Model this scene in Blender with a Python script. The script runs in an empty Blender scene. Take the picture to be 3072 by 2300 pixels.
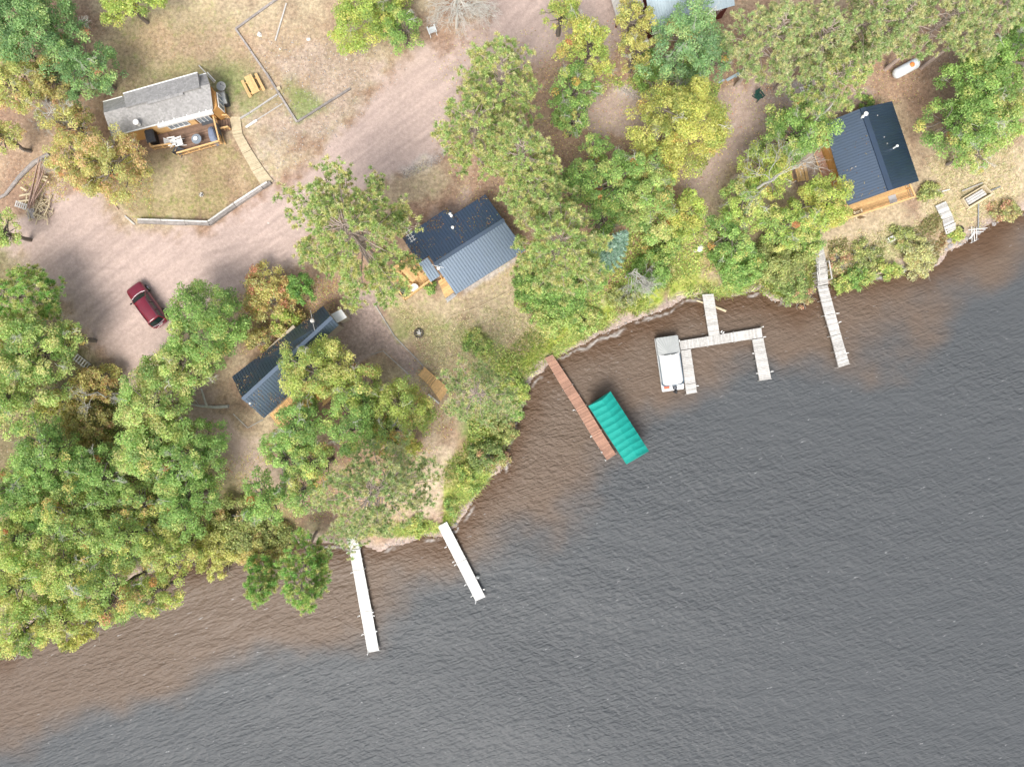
import bpy, math, random
import numpy as np
from mathutils import Vector

# ------------------------------------------------------------------ camera, sky, sun, exposure
C = bpy.context.scene.collection
H = 68.0            # drone height over the lake, metres
S = 30.0            # photo pixels per metre at lake level (photo is 3072 wide)
cam_d = bpy.data.cameras.new('camera'); cam = bpy.data.objects.new('camera', cam_d); C.objects.link(cam)
cam.location = (0, 0, H); cam.rotation_euler = (0, 0, 0)
cam_d.sensor_width = 36; cam_d.lens = 36 * H / (3072 / S); cam_d.clip_end = 3000
bpy.context.scene.camera = cam
SUN_EL, SUN_AZ = math.radians(56), math.atan2(-0.24, -1.0)
w = bpy.data.worlds.new('World'); bpy.context.scene.world = w; w.use_nodes = True
bg = w.node_tree.nodes['Background']
sky = w.node_tree.nodes.new('ShaderNodeTexSky'); sky.sky_type = 'NISHITA'; sky.sun_disc = False
sky.sun_elevation = SUN_EL; sky.sun_rotation = SUN_AZ; sky.air_density = 1.0; sky.dust_density = 4.0; sky.ozone_density = 0.5
hs = w.node_tree.nodes.new('ShaderNodeHueSaturation'); hs.inputs['Saturation'].default_value = .5   # thin high cloud
w.node_tree.links.new(sky.outputs[0], hs.inputs['Color']); w.node_tree.links.new(hs.outputs[0], bg.inputs[0]); bg.inputs[1].default_value = 0.125
sd = bpy.data.lights.new('sun', 'SUN'); so = bpy.data.objects.new('sun', sd); C.objects.link(so)
sd.energy = 1.85; sd.angle = math.radians(28); sd.color = (1, .955, .89)
sv = Vector((math.sin(SUN_AZ) * math.cos(SUN_EL), math.cos(SUN_AZ) * math.cos(SUN_EL), math.sin(SUN_EL)))
so.rotation_euler = sv.to_track_quat('Z', 'Y').to_euler(); so.location = sv * 100
vs = bpy.context.scene.view_settings; vs.view_transform = 'Standard'; vs.look = 'None'; vs.exposure = 0.87; vs.gamma = 1
bpy.context.scene.cycles.max_bounces = 6; bpy.context.scene.cycles.diffuse_bounces = 3; bpy.context.scene.cycles.transparent_max_bounces = 4

# ------------------------------------------------------------------ survey: photo pixels -> metres
rng = np.random.default_rng(7); random.seed(7)
def P(u, v, z=0.0):
    k = (H - z) / H / S
    return Vector(((u - 1536) * k, -(v - 1150) * k, z))
T = 1.38879         # 2212-wide overview -> 3072-wide pixels
def px(pts, z=0.0): return np.array([P(u * T, v * T, z)[:2] for u, v in pts])

SHORE_PX = [(-9000, 6200), (-1500, 2640), (-500, 2130), (0, 1935), (210, 1815), (420, 1735), (560, 1685), (640, 1655), (750, 1630), (859, 1633), (953, 1624), (1040, 1643),
 (1130, 1646), (1221, 1640), (1268, 1616), (1330, 1611), (1362, 1582), (1380, 1553), (1438, 1473), (1504, 1415), (1514, 1368), (1529, 1317), (1536, 1273), (1562, 1220),
 (1590, 1175), (1609, 1135), (1645, 1106), (1674, 1077), (1761, 1027), (1855, 987), (1971, 936), (2050, 902), (2107, 893), (2200, 887), (2279, 872), (2330, 905), (2377, 905),
 (2453, 864), (2482, 858), (2544, 853), (2598, 851), (2612, 832), (2707, 820), (2772, 818), (2826, 792), (2840, 757), (2902, 724), (2960, 690), (3029, 645), (3100, 622),
 (3500, 470), (5000, 100), (12000, -2500)]
SHORE = np.array([P(u, v)[:2] for u, v in SHORE_PX])
LAND = np.vstack([SHORE, [(700, 700), (-700, 700), (-700, -300)]])
def seg_dist(x, y, pts, closed=False):
    d = np.full(np.shape(x), 1e9)
    n = len(pts)
    for i in range(n if closed else n - 1):
        a = pts[i]; b = pts[(i + 1) % n]; ex, ey = b - a
        t = np.clip(((x - a[0]) * ex + (y - a[1]) * ey) / (ex * ex + ey * ey + 1e-12), 0, 1)
        d = np.minimum(d, (x - a[0] - t * ex) ** 2 + (y - a[1] - t * ey) ** 2)
    return np.sqrt(d)
def inside(x, y, pts):
    r = np.zeros(np.shape(x), bool); n = len(pts)
    for i in range(n):
        a = pts[i]; b = pts[(i + 1) % n]
        c = (a[1] > y) != (b[1] > y)
        with np.errstate(all='ignore'):
            r ^= c & (x < (b[0] - a[0]) * (y - a[1]) / (b[1] - a[1] + 1e-12) + a[0])
    return r
def sdf(x, y, pts): return np.where(inside(x, y, pts), 1, -1) * seg_dist(x, y, pts, True)
def vnoise(x, y, scale, seed):
    r = np.random.default_rng(seed).random((256, 256))
    x = x / scale; y = y / scale
    xi = np.floor(x).astype(int); yi = np.floor(y).astype(int); fx = x - xi; fy = y - yi
    fx = fx * fx * (3 - 2 * fx); fy = fy * fy * (3 - 2 * fy)
    g = lambda i, j: r[(xi + i) % 256, (yi + j) % 256]
    return (g(0, 0) * (1 - fx) + g(1, 0) * fx) * (1 - fy) + (g(0, 1) * (1 - fx) + g(1, 1) * fx) * fy
def fbm(x, y, scale, seed, o=4): return sum(vnoise(x, y, scale / 2 ** i, seed + i) * 0.5 ** i for i in range(o)) / sum(0.5 ** i for i in range(o))
def sstep(a, b, x):
    t = np.clip((x - a) / (b - a), 0, 1); return t * t * (3 - 2 * t)
def shore_d(x, y):
    x = np.asarray(x, float); y = np.asarray(y, float)
    d = seg_dist(x, y, SHORE)
    return np.where(inside(x, y, LAND), d, -d) + (fbm(x, y, 2.2, 3) - .5) * 1.1
def height(x, y, d=None):
    if d is None: d = shore_d(x, y)
    return np.where(d > 0, 0.95 * sstep(-1.2, 5.5, d) - .085, d * .25 - .06) + (fbm(x, y, 5, 40) - .5) * .12 * sstep(0, 3, d)
def gz(x, y): return float(height(np.array([x]), np.array([y]))[0])
def G(u, v):
    p = P(u, v, .9)
    for _ in range(2): p = P(u, v, gz(p.x, p.y))
    return p
def GT(u, v): return G(u * T, v * T)

# ------------------------------------------------------------------ tagging
def tag(o, label, cat, group=None):
    o['label'] = label; o['category'] = cat
    if group: o['group'] = group
    return o
def thing(name, label, cat, loc=(0, 0, 0), rz=0.0, group=None):
    o = bpy.data.objects.new(name, None); C.objects.link(o); o.empty_display_size = .3
    o.location = loc; o.rotation_euler = (0, 0, rz)
    return tag(o, label, cat, group)
def copy_thing(o, loc, rz, label, group=None):
    def rec(a, par):
        b = a.copy(); C.objects.link(b); b.parent = par
        for ch in list(a.children): rec(ch, b)
        return b
    r = rec(o, None); r.location = loc; r.rotation_euler = (0, 0, rz); r['label'] = label
    if group: r['group'] = group
    return r

# ------------------------------------------------------------------ materials
MATS = {}
def nd(nt, t, **k):
    n = nt.nodes.new(t)
    for a, b in k.items(): setattr(n, a, b)
    return n
def mat(name, col, rough=.7, var=.2, scale=3.0, stretch=(1, 1, 1), rot=0, spec=.4, metal=0, bump=0.0, bscale=20, speck=0.0, sscale=30, coat=0, tint=True):
    m = bpy.data.materials.new(name); m.use_nodes = True; nt = m.node_tree; L = nt.links.new
    b = nt.nodes['Principled BSDF']
    tc = nd(nt, 'ShaderNodeTexCoord'); mp = nd(nt, 'ShaderNodeMapping'); mp.inputs['Scale'].default_value = stretch; mp.inputs['Rotation'].default_value = (0, 0, rot)
    L(tc.outputs['Object'], mp.inputs[0])
    n1 = nd(nt, 'ShaderNodeTexNoise'); n1.inputs['Scale'].default_value = scale; n1.inputs['Detail'].default_value = 6; n1.inputs['Roughness'].default_value = .65
    L(mp.outputs[0], n1.inputs['Vector'])
    r = nd(nt, 'ShaderNodeMapRange'); r.inputs[1].default_value = .25; r.inputs[2].default_value = .75; r.inputs[3].default_value = 1 - var; r.inputs[4].default_value = 1 + var
    L(n1.outputs['Fac'], r.inputs[0])
    fac = r.outputs[0]
    if speck:
        n2 = nd(nt, 'ShaderNodeTexVoronoi'); n2.inputs['Scale'].default_value = sscale; L(tc.outputs['Object'], n2.inputs['Vector'])
        r2 = nd(nt, 'ShaderNodeMapRange'); r2.inputs[3].default_value = 1 - speck; r2.inputs[4].default_value = 1 + speck
        sp = nd(nt, 'ShaderNodeSeparateColor'); L(n2.outputs['Color'], sp.inputs[0]); L(sp.outputs[0], r2.inputs[0])
        mm = nd(nt, 'ShaderNodeMath', operation='MULTIPLY'); L(fac, mm.inputs[0]); L(r2.outputs[0], mm.inputs[1]); fac = mm.outputs[0]
    if tint:
        at = nd(nt, 'ShaderNodeAttribute', attribute_name='tint')
        mm = nd(nt, 'ShaderNodeMath', operation='MULTIPLY'); L(fac, mm.inputs[0]); L(at.outputs['Fac'], mm.inputs[1]); fac = mm.outputs[0]
    vm = nd(nt, 'ShaderNodeVectorMath', operation='SCALE'); vm.inputs[0].default_value = col[:3]; L(fac, vm.inputs['Scale'])
    L(vm.outputs[0], b.inputs['Base Color'])
    b.inputs['Roughness'].default_value = rough; b.inputs['Metallic'].default_value = metal; b.inputs['Specular IOR Level'].default_value = spec
    b.inputs['Coat Weight'].default_value = coat
    if bump:
        n3 = nd(nt, 'ShaderNodeTexNoise'); n3.inputs['Scale'].default_value = bscale; n3.inputs['Detail'].default_value = 4; L(mp.outputs[0], n3.inputs['Vector'])
        bp = nd(nt, 'ShaderNodeBump'); bp.inputs['Strength'].default_value = bump; bp.inputs['Distance'].default_value = .03
        L(n3.outputs['Fac'], bp.inputs['Height']); L(bp.outputs[0], b.inputs['Normal'])
    MATS[name] = m
    return m
M = MATS
mat('new_wood', (.66, .42, .19), .75, .22, 6, bump=.3)
mat('cedar_wall', (.62, .34, .12), .7, .12, 4, (1, 1, 6), bump=.2)
mat('brown_deck', (.21, .135, .095), .75, .25, 5, bump=.3)
mat('pale_wood', (.50, .42, .28), .8, .2, 5, bump=.3)
mat('grey_wood', (.43, .41, .38), .85, .28, 4, bump=.4)
mat('silver_wood', (.50, .485, .46), .85, .28, 4, bump=.4)
mat('red_wood', (.36, .205, .145), .8, .22, 4, bump=.3)
mat('white_plastic', (.80, .80, .78), .5, .05, 2)
mat('white_paint', (.78, .78, .76), .5, .07, 2)
mat('dock_white', (.65, .65, .62), .65, .13, 1.6, bump=.1)
mat('navy_metal', (.005, .014, .038), .39, .3, 1.2, spec=1.0, bump=.04, bscale=3)
_nb = MATS['navy_metal'].node_tree.nodes['Principled BSDF'].inputs; _nb['IOR'].default_value = 1.9; _nb['Specular Tint'].default_value = (.70, .86, 1, 1)
mat('pale_metal', (.36, .44, .49), .4, .15, 1.5, spec=.5)
mat('grey_metal', (.35, .36, .37), .4, .15, 4, metal=.6)
mat('shingle', (.285, .28, .275), .9, .12, 2.2, speck=.16, sscale=6, bump=.6, bscale=14)
mat('black', (.018, .018, .02), .5, .3, 6)
mat('charcoal', (.06, .065, .075), .6, .2, 5)
mat('slate_blue', (.16, .19, .26), .7, .25, 3, bump=.4, bscale=5)
mat('green_plastic', (.02, .07, .055), .5, .2, 4)
mat('glass', (.03, .045, .05), .05, .2, 1, spec=.8)
mat('grey_glass', (.22, .26, .30), .08, .2, 1, spec=.7)
mat('car_red', (.15, .004, .018), .3, .22, 1.4, spec=.6, coat=.8)
mat('car_glass', (.006, .022, .022), .06, .2, 1, spec=.6)
mat('rubber', (.02, .02, .02), .8, .2, 9)
mat('chrome', (.7, .7, .72), .2, .05, 4, metal=.9)
mat('red_lens', (.35, .01, .01), .2, .05, 4)
mat('teal_canvas', (.008, .265, .22), .7, .14, .9, spec=.25, bump=.12, bscale=3.5)
mat('white_canvas', (.60, .60, .585), .7, .08, 1.2, bump=.6, bscale=2)
mat('grey_canvas', (.36, .375, .37), .7, .10, 1.5, bump=.3, bscale=2)
mat('boat_white', (.74, .75, .75), .35, .06, 1)
mat('boat_blue', (.10, .16, .22), .4, .2, 2)
mat('coral', (.75, .15, .08), .6, .15, 4)
mat('tank_white', (.62, .66, .68), .45, .10, 2)
mat('orange_lid', (.75, .24, .06), .5, .1, 3)
mat('bark', (.17, .145, .125), .9, .3, 3, (1, 1, .3), bump=.6)
mat('pine_bark', (.42, .34, .30), .9, .3, 3, (1, 1, .3), bump=.6)
mat('silver_twig', (.46, .45, .41), .9, .25, 3, bump=.4)
mat('pale_twig', (.60, .59, .54), .9, .2, 3)
mat('stone', (.33, .31, .30), .9, .3, 2.5, bump=.8, bscale=6)
mat('white_stone', (.68, .66, .62), .9, .15, 3, bump=.6, bscale=6)
mat('old_timber', (.29, .265, .25), .95, .35, 3, bump=.7)
mat('rust_pole', (.36, .25, .20), .8, .25, 5)
mat('ash', (.10, .09, .085), 1, .4, 8)
mat('dark_red_paint', (.10, .018, .016), .7, .2, 3)
mat('tan_wall', (.42, .36, .28), .8, .1, 3)
mat('mat_grey', (.42, .42, .42), .9, .15, 5)

def col_mat(name):
    m = bpy.data.materials.new(name); m.use_nodes = True; nt = m.node_tree; b = nt.nodes['Principled BSDF']; at = nd(nt, 'ShaderNodeAttribute', attribute_name='Col')
    nt.links.new(at.outputs['Color'], b.inputs['Base Color']); b.inputs['Roughness'].default_value = .9; MATS[name] = m
col_mat('pebble')
def foliage_mat(name, transl=.35, rough=.55):
    m = bpy.data.materials.new(name); m.use_nodes = True; nt = m.node_tree; L = nt.links.new
    b = nt.nodes['Principled BSDF']; out = nt.nodes['Material Output']
    at = nd(nt, 'ShaderNodeAttribute', attribute_name='Col')
    L(at.outputs['Color'], b.inputs['Base Color']); b.inputs['Roughness'].default_value = rough; b.inputs['Specular IOR Level'].default_value = .35
    tr = nd(nt, 'ShaderNodeBsdfTranslucent'); L(at.outputs['Color'], tr.inputs['Color'])
    mx = nd(nt, 'ShaderNodeMixShader'); mx.inputs[0].default_value = transl
    L(b.outputs[0], mx.inputs[1]); L(tr.outputs[0], mx.inputs[2]); L(mx.outputs[0], out.inputs['Surface'])
    MATS[name] = m
foliage_mat('leaf', .5); foliage_mat('needle', .42, .6); foliage_mat('grass_blade', .3)

# ------------------------------------------------------------------ mesh tools
def arr_mesh(name, V, F, mtl, parent=None, col=None, tint=None, smooth=False, local_of=None):
    """V (n,3), F (m,k) equal-sized faces"""
    V = np.asarray(V, np.float32).reshape(-1, 3)
    if local_of is not None: V = V - np.array(local_of.location, np.float32)
    F = np.asarray(F, np.int32); m, k = F.shape
    me = bpy.data.meshes.new(name); me.vertices.add(len(V)); me.vertices.foreach_set('co', V.ravel())
    me.loops.add(m * k); me.loops.foreach_set('vertex_index', F.ravel())
    me.polygons.add(m); me.polygons.foreach_set('loop_start', np.arange(0, m * k, k, dtype=np.int32))
    if smooth: me.polygons.foreach_set('use_smooth', np.ones(m, bool))
    me.update(calc_edges=True)
    if col is not None:
        a = me.attributes.new('Col', 'FLOAT_COLOR', 'FACE' if len(col) == m else 'POINT')
        c4 = np.ones((len(col), 4), np.float32); c4[:, :3] = col; a.data.foreach_set('color', c4.ravel())
    a = me.attributes.new('tint', 'FLOAT', 'FACE'); a.data.foreach_set('value', np.ones(m, np.float32) if tint is None else np.asarray(tint, np.float32))
    if mtl: me.materials.append(mtl)
    o = bpy.data.objects.new(name, me); C.objects.link(o)
    if parent: o.parent = parent
    return o
class MB:
    def __init__(s): s.v = []; s.f = []; s.t = []
    def add(s, vs, fs, t=1.0):
        n = len(s.v); s.v += [tuple(p) for p in vs]; s.f += [tuple(i + n for i in f) for f in fs]; s.t += [t] * len(fs); return s
    def hexa(s, b, t, tint=1.0):
        return s.add(list(b) + list(t), [(3, 2, 1, 0), (4, 5, 6, 7), (0, 1, 5, 4), (1, 2, 6, 5), (2, 3, 7, 6), (3, 0, 4, 7)], tint)
    def box(s, c, d, rz=0.0, tint=1.0):
        cx, sx = math.cos(rz), math.sin(rz); x, y, z = d[0] / 2, d[1] / 2, d[2] / 2
        q = [(c[0] + a * cx - b * sx, c[1] + a * sx + b * cx) for a, b in ((-x, -y), (x, -y), (x, y), (-x, y))]
        return s.hexa([(*p, c[2] - z) for p in q], [(*p, c[2] + z) for p in q], tint)
    def beam(s, p, q, w, h, tint=1.0):
        p = Vector(p); q = Vector(q); d = (q - p).normalized()
        up = Vector((0, 0, 1)) if abs(d.z) < .95 else Vector((1, 0, 0))
        a = d.cross(up).normalized() * w / 2; b = a.cross(d).normalized() * h / 2
        return s.hexa([p - a - b, p + a - b, q + a - b, q - a - b], [p - a + b, p + a + b, q + a + b, q - a + b], tint)
    def prism(s, pts, dz, tint=1.0):
        """pts ccw polygon (x,y,z) top; extruded down dz"""
        n = len(pts); top = [tuple(p) for p in pts]; bot = [(p[0], p[1], p[2] - dz) for p in pts]
        return s.add(top + bot, [tuple(range(n)), tuple(range(2 * n - 1, n - 1, -1))] + [(i, i + n, (i + 1) % n + n, (i + 1) % n) for i in range(n)], tint)
    def tube(s, pts, rad, n=6, tint=1.0):
        pts = [Vector(p) for p in pts]; k = len(pts)
        if not hasattr(rad, '__len__'): rad = [rad] * k
        vs = []; 
        for i in range(k):
            d = (pts[min(i + 1, k - 1)] - pts[max(i - 1, 0)]).normalized()
            a = d.cross(Vector((0, 0, 1)) if abs(d.z) < .9 else Vector((1, 0, 0))).normalized(); b = d.cross(a)
            vs += [pts[i] + (a * math.cos(2 * math.pi * j / n) + b * math.sin(2 * math.pi * j / n)) * rad[i] for j in range(n)]
        fs = [(i * n + j, i * n + (j + 1) % n, (i + 1) * n + (j + 1) % n, (i + 1) * n + j) for i in range(k - 1) for j in range(n)]
        return s.add(vs, fs + [tuple(range(n - 1, -1, -1)), tuple((k - 1) * n + j for j in range(n))], tint)
    def lathe(s, c, prof, n=20, tint=1.0):
        vs = [(c[0] + r * math.cos(2 * math.pi * j / n), c[1] + r * math.sin(2 * math.pi * j / n), c[2] + z) for r, z in prof for j in range(n)]
        k = len(prof)
        fs = [(i * n + j, i * n + (j + 1) % n, (i + 1) * n + (j + 1) % n, (i + 1) * n + j) for i in range(k - 1) for j in range(n)]
        return s.add(vs, fs + [tuple(range(n - 1, -1, -1)), tuple((k - 1) * n + j for j in range(n))], tint)
    def ell(s, c, r, n=14, k=9, tint=1.0):
        vs = [(c[0] + r[0] * math.sin(a) * math.cos(b), c[1] + r[1] * math.sin(a) * math.sin(b), c[2] - r[2] * math.cos(a))
              for a in [math.pi * (i + .02) / (k + .04) if 0 < i < k else math.pi * (.01 if i == 0 else .99) for i in range(k + 1)] for b in [2 * math.pi * j / n for j in range(n)]]
        fs = [(i * n + j, i * n + (j + 1) % n, (i + 1) * n + (j + 1) % n, (i + 1) * n + j) for i in range(k) for j in range(n)]
        return s.add(vs, fs + [tuple(range(n - 1, -1, -1)), tuple(k * n + j for j in range(n))], tint)
    def planks(s, a, b, c, d, n, th=.04, gap=.07, var=.18, zj=.004):
        """quad a,b,c,d (top); planks run a->b, stacked from ab to dc"""
        a, b, c, d = map(Vector, (a, b, c, d))
        for i in range(n):
            f0 = (i + gap / 2) / n; f1 = (i + 1 - gap / 2) / n; z = Vector((0, 0, random.uniform(-zj, zj)))
            e = Vector((0, 0, th))
            q = [a.lerp(d, f0) + z, b.lerp(c, f0) + z, b.lerp(c, f1) + z, a.lerp(d, f1) + z]
            s.hexa([p - e for p in q], q, random.uniform(1 - var, 1 + var))
        return s
    def build(s, name, m, parent=None, root=None, smooth=False, label=None):
        o0 = root.location if root else Vector((0, 0, 0))
        me = bpy.data.meshes.new(name); me.from_pydata([(p[0] - o0[0], p[1] - o0[1], p[2] - o0[2]) for p in s.v], [], s.f)
        if smooth: me.polygons.foreach_set('use_smooth', np.ones(len(s.f), bool))
        a = me.attributes.new('tint', 'FLOAT', 'FACE'); a.data.foreach_set('value', np.array(s.t, np.float32))
        me.materials.append(M[m] if isinstance(m, str) else m); me.update()
        o = bpy.data.objects.new(name, me); C.objects.link(o)
        if parent: o.parent = parent
        if label: o['label'] = label
        return o
def solo(mb, name, m, label, cat, group=None, smooth=False):
    """a thing that is one mesh, its origin at its own base"""
    z0 = min(p[2] for p in mb.v); n = len(mb.v); c = (sum(p[0] for p in mb.v) / n, sum(p[1] for p in mb.v) / n, z0)
    mb.v = [(p[0] - c[0], p[1] - c[1], p[2] - c[2]) for p in mb.v]
    o = mb.build(name, m, smooth=smooth); o.location = c
    return tag(o, label, cat, group)
NO_TREES = False
# ------------------------------------------------------------------ terrain
def axis(lo, hi, step):
    a = np.arange(lo, hi + step / 2, step); out = []; s = step; x = hi
    while x < 700: s *= 1.28; x += s; out.append(x)
    out2 = []; s = step; x = lo
    while x > -700: s *= 1.28; x -= s; out2.append(x)
    return np.array(out2[::-1] + list(a) + out)
COLS = dict(litter=(.31, .205, .145), dry=(.43, .35, .235), lawn=(.305, .25, .13), green=(.17, .235, .07), road=(.455, .355, .312), brownroad=(.41, .315, .27), path=(.36, .28, .245),
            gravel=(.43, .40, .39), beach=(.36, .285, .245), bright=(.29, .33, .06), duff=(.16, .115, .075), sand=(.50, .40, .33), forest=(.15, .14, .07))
REG = [  # kind, polygon in overview pixels, softness (m), strength
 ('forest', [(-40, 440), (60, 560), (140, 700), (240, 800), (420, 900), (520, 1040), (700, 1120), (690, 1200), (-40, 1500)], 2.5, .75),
 ('litter', [(930, 60), (1330, 60), (1560, 20), (1960, 0), (2212, -20), (2212, 150), (1960, 220), (1820, 220), (1500, 420), (1450, 640), (1100, 640), (1060, 480), (930, 300)], 2.5, .85),
 ('litter', [(500, 590), (680, 570), (760, 640), (700, 700), (610, 760), (520, 760)], 1.5, .7),
 ('litter', [(-20, 180), (190, 180), (240, 420), (120, 420), (-20, 400)], 2.5, .6),
 ('dry', [(240, 20), (520, 20), (560, 60), (760, 60), (860, 120), (800, 250), (700, 300), (600, 390), (480, 280), (250, 220)], 2.5, .8),
 ('lawn', [(240, 40), (480, 20), (520, 90), (600, 240), (480, 250), (260, 230)], 2.0, .55),
 ('litter', [(370, 50), (490, 60), (530, 130), (420, 210), (330, 170)], 2, .5), ('litter', [(250, 100), (330, 60), (360, 130), (280, 190)], 2, .4), ('litter', [(290, 335), (420, 320), (520, 340), (560, 400), (470, 440), (330, 410)], 1.8, .4),
 ('green', [(300, 140), (470, 120), (500, 180), (300, 190)], 2.5, .35),
 ('green', [(490, 150), (530, 140), (610, 220), (520, 250), (480, 220)], 1.6, .55),
 ('green', [(605, 175), (640, 170), (720, 230), (640, 262)], 1.0, .75),
 ('lawn', [(300, 330), (500, 300), (570, 395), (450, 482), (300, 482), (235, 420)], .6, .85),
 ('dry', [(250, 330), (420, 330), (430, 400), (270, 430)], 2.0, .45),
 ('gravel', [(600, 120), (720, 90), (830, 130), (800, 220), (650, 330), (560, 320), (540, 260), (700, 230)], 2.5, .45),
 ('litter', [(560, 70), (720, 60), (820, 130), (790, 220), (640, 330), (560, 300), (540, 120)], 2.5, .5), ('green', [(610, 190), (650, 185), (700, 235), (640, 260)], .9, .6),
 ('road', [(1085, -30), (1410, -30), (1395, 55), (1320, 110), (1200, 120), (1090, 150), (1010, 210), (950, 330), (880, 365), (790, 385), (700, 480), (640, 560), (560, 600), (500, 640), (430, 660), (380, 730), (330, 780),
           (280, 830), (215, 750), (130, 665), (60, 590), (25, 525), (50, 450), (110, 395), (170, 392), (215, 405), (262, 480), (300, 493), (445, 493), (520, 455), (605, 398), (690, 335), (760, 250), (800, 190), (870, 120), (950, 95), (1040, 55)], 1.6, 1.0),
 ('brownroad', [(60, 520), (140, 590), (260, 740), (300, 830), (240, 800), (140, 665), (30, 560)], 1.8, .55),
 ('gravel', [(870, 365), (960, 325), (950, 350), (870, 385)], .8, .6),
 ('dry', [(860, 385), (960, 350), (1000, 400), (960, 420), (890, 430)], 1.2, .8),
 ('brownroad', [(1255, 205), (1300, 185), (1400, 205), (1560, 195), (1640, 175), (1760, 165), (1880, 195), (1870, 235), (1785, 240), (1700, 255), (1640, 315), (1580, 370), (1545, 420), (1500, 430), (1455, 390), (1490, 345), (1540, 300), (1400, 275), (1300, 290), (1255, 265)], 1.2, .95),
 ('gravel', [(1320, 180), (1420, 200), (1440, 225), (1380, 215)], 1.2, .5), ('gravel', [(1650, 180), (1780, 165), (1770, 200), (1660, 215)], 1.2, .5),
 ('path', [(1780, 215), (1870, 190), (1880, 225), (1790, 262), (1750, 250)], .8, .9),
 ('path', [(1690, 330), (1760, 330), (1780, 400), (1700, 410)], 1, .6),
 ('path', [(765, 645), (835, 600), (842, 615), (817, 662), (851, 727), (918, 793), (886, 812), (829, 758), (800, 768), (740, 810), (690, 760), (735, 700), (742, 680)], .35, .95),
 ('brownroad', [(270, 800), (430, 815), (500, 900), (560, 1000), (620, 1060), (730, 1100), (740, 1130), (640, 1110), (540, 1050), (450, 960), (400, 870), (290, 850)], 1.8, .9),
 ('dry', [(820, 620), (850, 720), (930, 800), (960, 850), (1100, 760), (1180, 740), (1180, 640), (1100, 560), (960, 650)], 1.5, .9),
 ('lawn', [(830, 640), (880, 640), (960, 720), (940, 790), (860, 720)], 1.5, .6), ('green', [(850, 690), (935, 700), (1000, 740), (960, 800), (890, 750)], 2, .4),
 ('green', [(990, 700), (1060, 720), (1150, 790), (1060, 830), (1000, 780)], 2.2, .65), ('bright', [(1010, 715), (1050, 730), (1060, 770), (1020, 770)], 1.5, .5),
 ('litter', [(965, 790), (1020, 770), (1060, 800), (960, 880), (880, 970), (850, 960), (900, 880)], 1.8, .5),
 ('gravel', [(990, 620), (1105, 545), (1115, 562), (1000, 640)], .5, .8),
 ('brownroad', [(900, 480), (1010, 410), (1020, 440), (920, 520)], 1.2, .7),
 ('sand', [(930, 960), (1000, 980), (990, 1060), (950, 1100), (950, 1130), (890, 1120), (920, 1080)], 1.8, .7), ('dry', [(890, 990), (960, 960), (990, 1000), (960, 1110), (880, 1130), (760, 1150), (620, 1170), (640, 1110), (800, 1120)], 2, .6),
 ('green', [(1000, 900), (1090, 860), (1120, 800), (1160, 790), (1110, 870), (1080, 960), (1010, 960)], 1.5, .75),
 ('bright', [(1170, 760), (1250, 690), (1380, 640), (1600, 615), (1620, 632), (1480, 648), (1370, 672), (1270, 720), (1180, 775)], 1.2, .9), ('green', [(1200, 700), (1290, 640), (1400, 620), (1460, 600), (1460, 640), (1380, 650), (1260, 700)], 1.2, .5),
 ('dry', [(1460, 585), (1520, 570), (1640, 595), (1640, 612), (1480, 612)], .8, .9), ('sand', [(1270, 650), (1330, 630), (1340, 650), (1290, 660)], .6, .7),
 ('dry', [(1880, 500), (2000, 440), (2000, 340), (2080, 350), (2212, 260), (2300, 300), (2300, 470), (2100, 480), (2030, 540), (1900, 580), (1800, 560), (1800, 490)], 2.5, .9),
 ('lawn', [(2020, 470), (2120, 430), (2160, 440), (2060, 510)], 1.5, .6), ('litter', [(1800, 560), (1880, 540), (1890, 590), (1810, 600)], 1.5, .5), ('green', [(1860, 540), (1960, 500), (1960, 540), (1880, 580)], 2, .4),
 ('green', [(1640, 560), (1770, 520), (1770, 640), (1650, 640)], 2, .7),
 ('lawn', [(520, 1010), (660, 1090), (640, 1170), (500, 1190), (480, 1120)], 2, .6),
]
REGW = [(k, px(p, 1.0), s, a) for k, p, s, a in REG]
REG_GR = [[(1320, 175), (1420, 195), (1445, 230), (1370, 218)], [(1650, 175), (1790, 165), (1780, 205), (1650, 220)], [(870, 368), (965, 325), (950, 352), (870, 388)], [(560, 80), (830, 60), (880, 150), (700, 330), (580, 400), (600, 260)]]
TRACKS = [px(p, 1.0) for p in ([(1200, -40), (1090, 120), (960, 290), (790, 400), (620, 520), (430, 570), (180, 560)], [(1150, 20), (1000, 190), (860, 300), (700, 420), (560, 520), (300, 640), (220, 700)], [(1250, 235), (1420, 245), (1560, 225), (1700, 215), (1860, 205)])]
GX0, GX1 = P(1330, 0)[0], P(2440, 0)[0]; GX2 = P(2830, 0)[0]
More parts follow.
